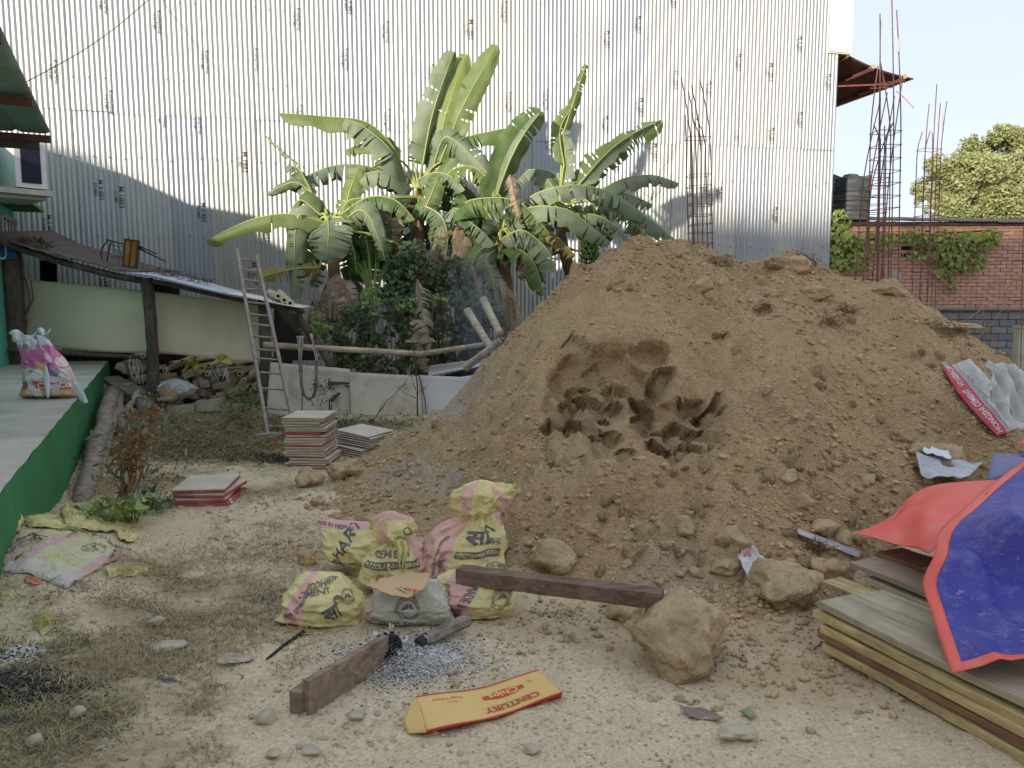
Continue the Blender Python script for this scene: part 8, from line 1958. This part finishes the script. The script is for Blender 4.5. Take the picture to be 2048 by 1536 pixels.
ztie = P(1400, 280, 10.6).z
A_b = [(-1, -1, 160, 1358), (1, -1, 168, 1396), (0, -1, 176, 1378), (-1, 1, 225, 1375), (1, 1, 232, 1398), (-.4, 1, 236, 1380), (.5, 1, 240, 1394), (0, 1, 178, 1382)]
rebar_column('leaning rusty reinforcement cage before the tin wall, left of the others', 1412, 10.6, (1396, 280), .26, A_b, [277, 351, 373, 391, 410, 431, 449, 466, 486])
ztie = P(1770, 270, 10.8).z
Bb = [(-1, -1, 35, 1750), (-.9, -.6, 44, 1755), (1, -1, 28, 1783), (.3, -1, -40, 1772), (-1, 1, 125, 1766), (1, 1, 115, 1770), (0, 1, 245, 1757), (.4, 1, 247, 1779), (-.4, -1, 250, 1776)]
rebar_column('tallest upright rusty reinforcement cage beside the brick wall', 1768, 10.8, (1771, 265), .28, Bb, [170, 265, 293, 318, 343, 368, 393, 418, 443, 470, 500, 530, 560])
ztie = P(1740, 380, 11.6).z
rebar_column('reinforcement cage leaning right, just behind the tallest cage', 1722, 11.6, (1752, 350), .26, [(-1, -1, 190, 1766), (1, -1, 157, 1797), (-1, 1, 192, 1770), (1, 1, 187, 1798), (0, 1, 245, 1790)], [358, 375, 392, 410, 427, 445, 465, 490, 515, 540])
ztie = P(1850, 300, 13.2).z
rebar_column('rusty reinforcement cage standing before the green creeper', 1845, 13.2, (1858, 300), .26, [(-1, -1, 211, 1850), (0, -1, 173, 1865), (.5, -1, 210, 1872), (1, -1, 206, 1885), (-1, 1, 261, 1853), (1, 1, 262, 1873), (0, 1, 258, 1869)], [300, 365, 382, 397, 414, 432, 450, 470, 492, 520, 545])
ztie = P(2040, 450, 13.0).z
rebar_column('rusty reinforcement cage cut by the right edge of the view', 2052, 13.0, (2052, 450), .26, [(-1, -1, 443, 2042), (1, -1, 440, 2070), (0, -1, 460, 2046)], [520, 560, 600, 625, 650])
mb = MB(); p = P(1778, 32, 10.75); mb.tube([p, P(1783, 55, 10.7), P(1796, 80, 10.6), P(1797, 104, 10.6)], .008, 5); o = mb.build('cloth_streamer', simple('pale_rag', (.5, .48, .46)), None); tag(o, 'pale rag streamer tied high on the tallest reinforcement bar', 'rag')
mb = MB(); mb.tube([P(1792, 182, 11.5), P(1805, 192, 11.5), P(1818, 206, 11.5), P(1828, 216, 11.5)], .007, 5); o = mb.build('cloth_streamer', simple('pink_rag', (.6, .25, .25)), None); tag(o, 'thin pink streamer tied to the leaning cage', 'rag')
mb = MB(); mb.tube([P(1884, 220, 13.1), P(1886, 240, 13.1), P(1887, 262, 13.1)], .008, 5); o = mb.build('cloth_streamer', simple('pink_rag2', (.5, .3, .3)), None); tag(o, 'short rag hanging from the top of the cage before the creeper', 'rag')
# bent loose bars near the wall
M['orangerod'] = simple('orange_rust', (.36, .20, .08), .85, var=.3, nscale=12)
for k, (pts, lab) in enumerate([([(1700, 545, 10.9), (1770, 505, 10.9)], 'orange rusted bar rising to the left cages'), ([(1660, 548, 11), (1712, 518, 11), (1745, 498, 11)], 'second orange rusted bar near the left cages'), ([(1860, 600, 12.2), (1950, 582, 12.2), (2060, 555, 12.2)], 'long rusty bar slanting across the brickwork at the right'), ([(1925, 645, 12.4), (2000, 590, 12.4), (2060, 530, 12.4)], 'bent bar crossing before the grey block wall'),
    ([(1945, 685, 12.4), (1990, 640, 12.4), (2050, 540, 12.4)], 'lower bent bar before the grey block wall'), ([(1965, 620, 12.4), (1972, 660, 12.4), (1995, 695, 12.4)], 'curved orange bar drooping before the grey wall'), ([(1838, 520, 12.8), (1880, 555, 12.8), (1940, 610, 12.8)], 'bar slanting down from the creeper cage'), ([(1729, 560, 11), (1729, 498, 11)], 'short upright orange bar beside the left cages'), ([(1805, 570, 11), (1806, 500, 11)], 'short upright orange bar right of the tallest cage'), ([(1560, 440, 40), (1561, 441, 40)], '')]):
    if not lab: continue
    Q = [P(*z_) for z_ in pts]; mb = MB(); mb.tube([bez(Q, j/8) for j in range(9)], .007, 5); o = mb.build('loose_rebar', M['orangerod'], None); tag(o, lab, 'steel bar')
# grey satellite dish like lid behind the cages
c_ = P(1792, 553, 12.5); mb = MB(); o = lathe('round_lid', [(.01, .02), (.07, .012), (.085, 0), (.07, -.01), (.01, -.012)], 24, simple('grey_lid', (.30, .30, .28)), None); o.location = c_; o.rotation_euler = (R(80), 0, 0); tag(o, 'small grey round lid hanging behind the tallest cage', 'lid')
# smoke drifting from the smouldering patch
mv = bpy.data.materials.new('thin_blue_smoke'); mv.use_nodes = True; t = mv.node_tree; t.nodes.clear(); g = N(t); om = g.new('ShaderNodeOutputMaterial'); pv_ = g.new('ShaderNodeVolumePrincipled')
pv_.inputs['Color'].default_value = (.75, .82, 1, 1); dn = g.ramp(g.noise(g.coord('Object'), 3.0, 4, .6, .8), [(.40, 0.0), (.75, 1.3)])
gr = g.new('ShaderNodeTexGradient', gradient_type='SPHERICAL'); t.links.new(g.coord('Object'), gr.inputs[0]); t.links.new(g.math('MULTIPLY', dn, gr.outputs[1]), pv_.inputs['Density']); t.links.new(pv_.outputs[0], om.inputs['Volume'])
V, F = ICO[3]; sm = mesh('smoke', V, F, mv, None); sm.location = P(955, 640, 9.3); sm.scale = (.45, .5, 1.1); tag(sm, 'thin bluish smoke drifting up left of the soil heap', 'smoke', kind='stuff')
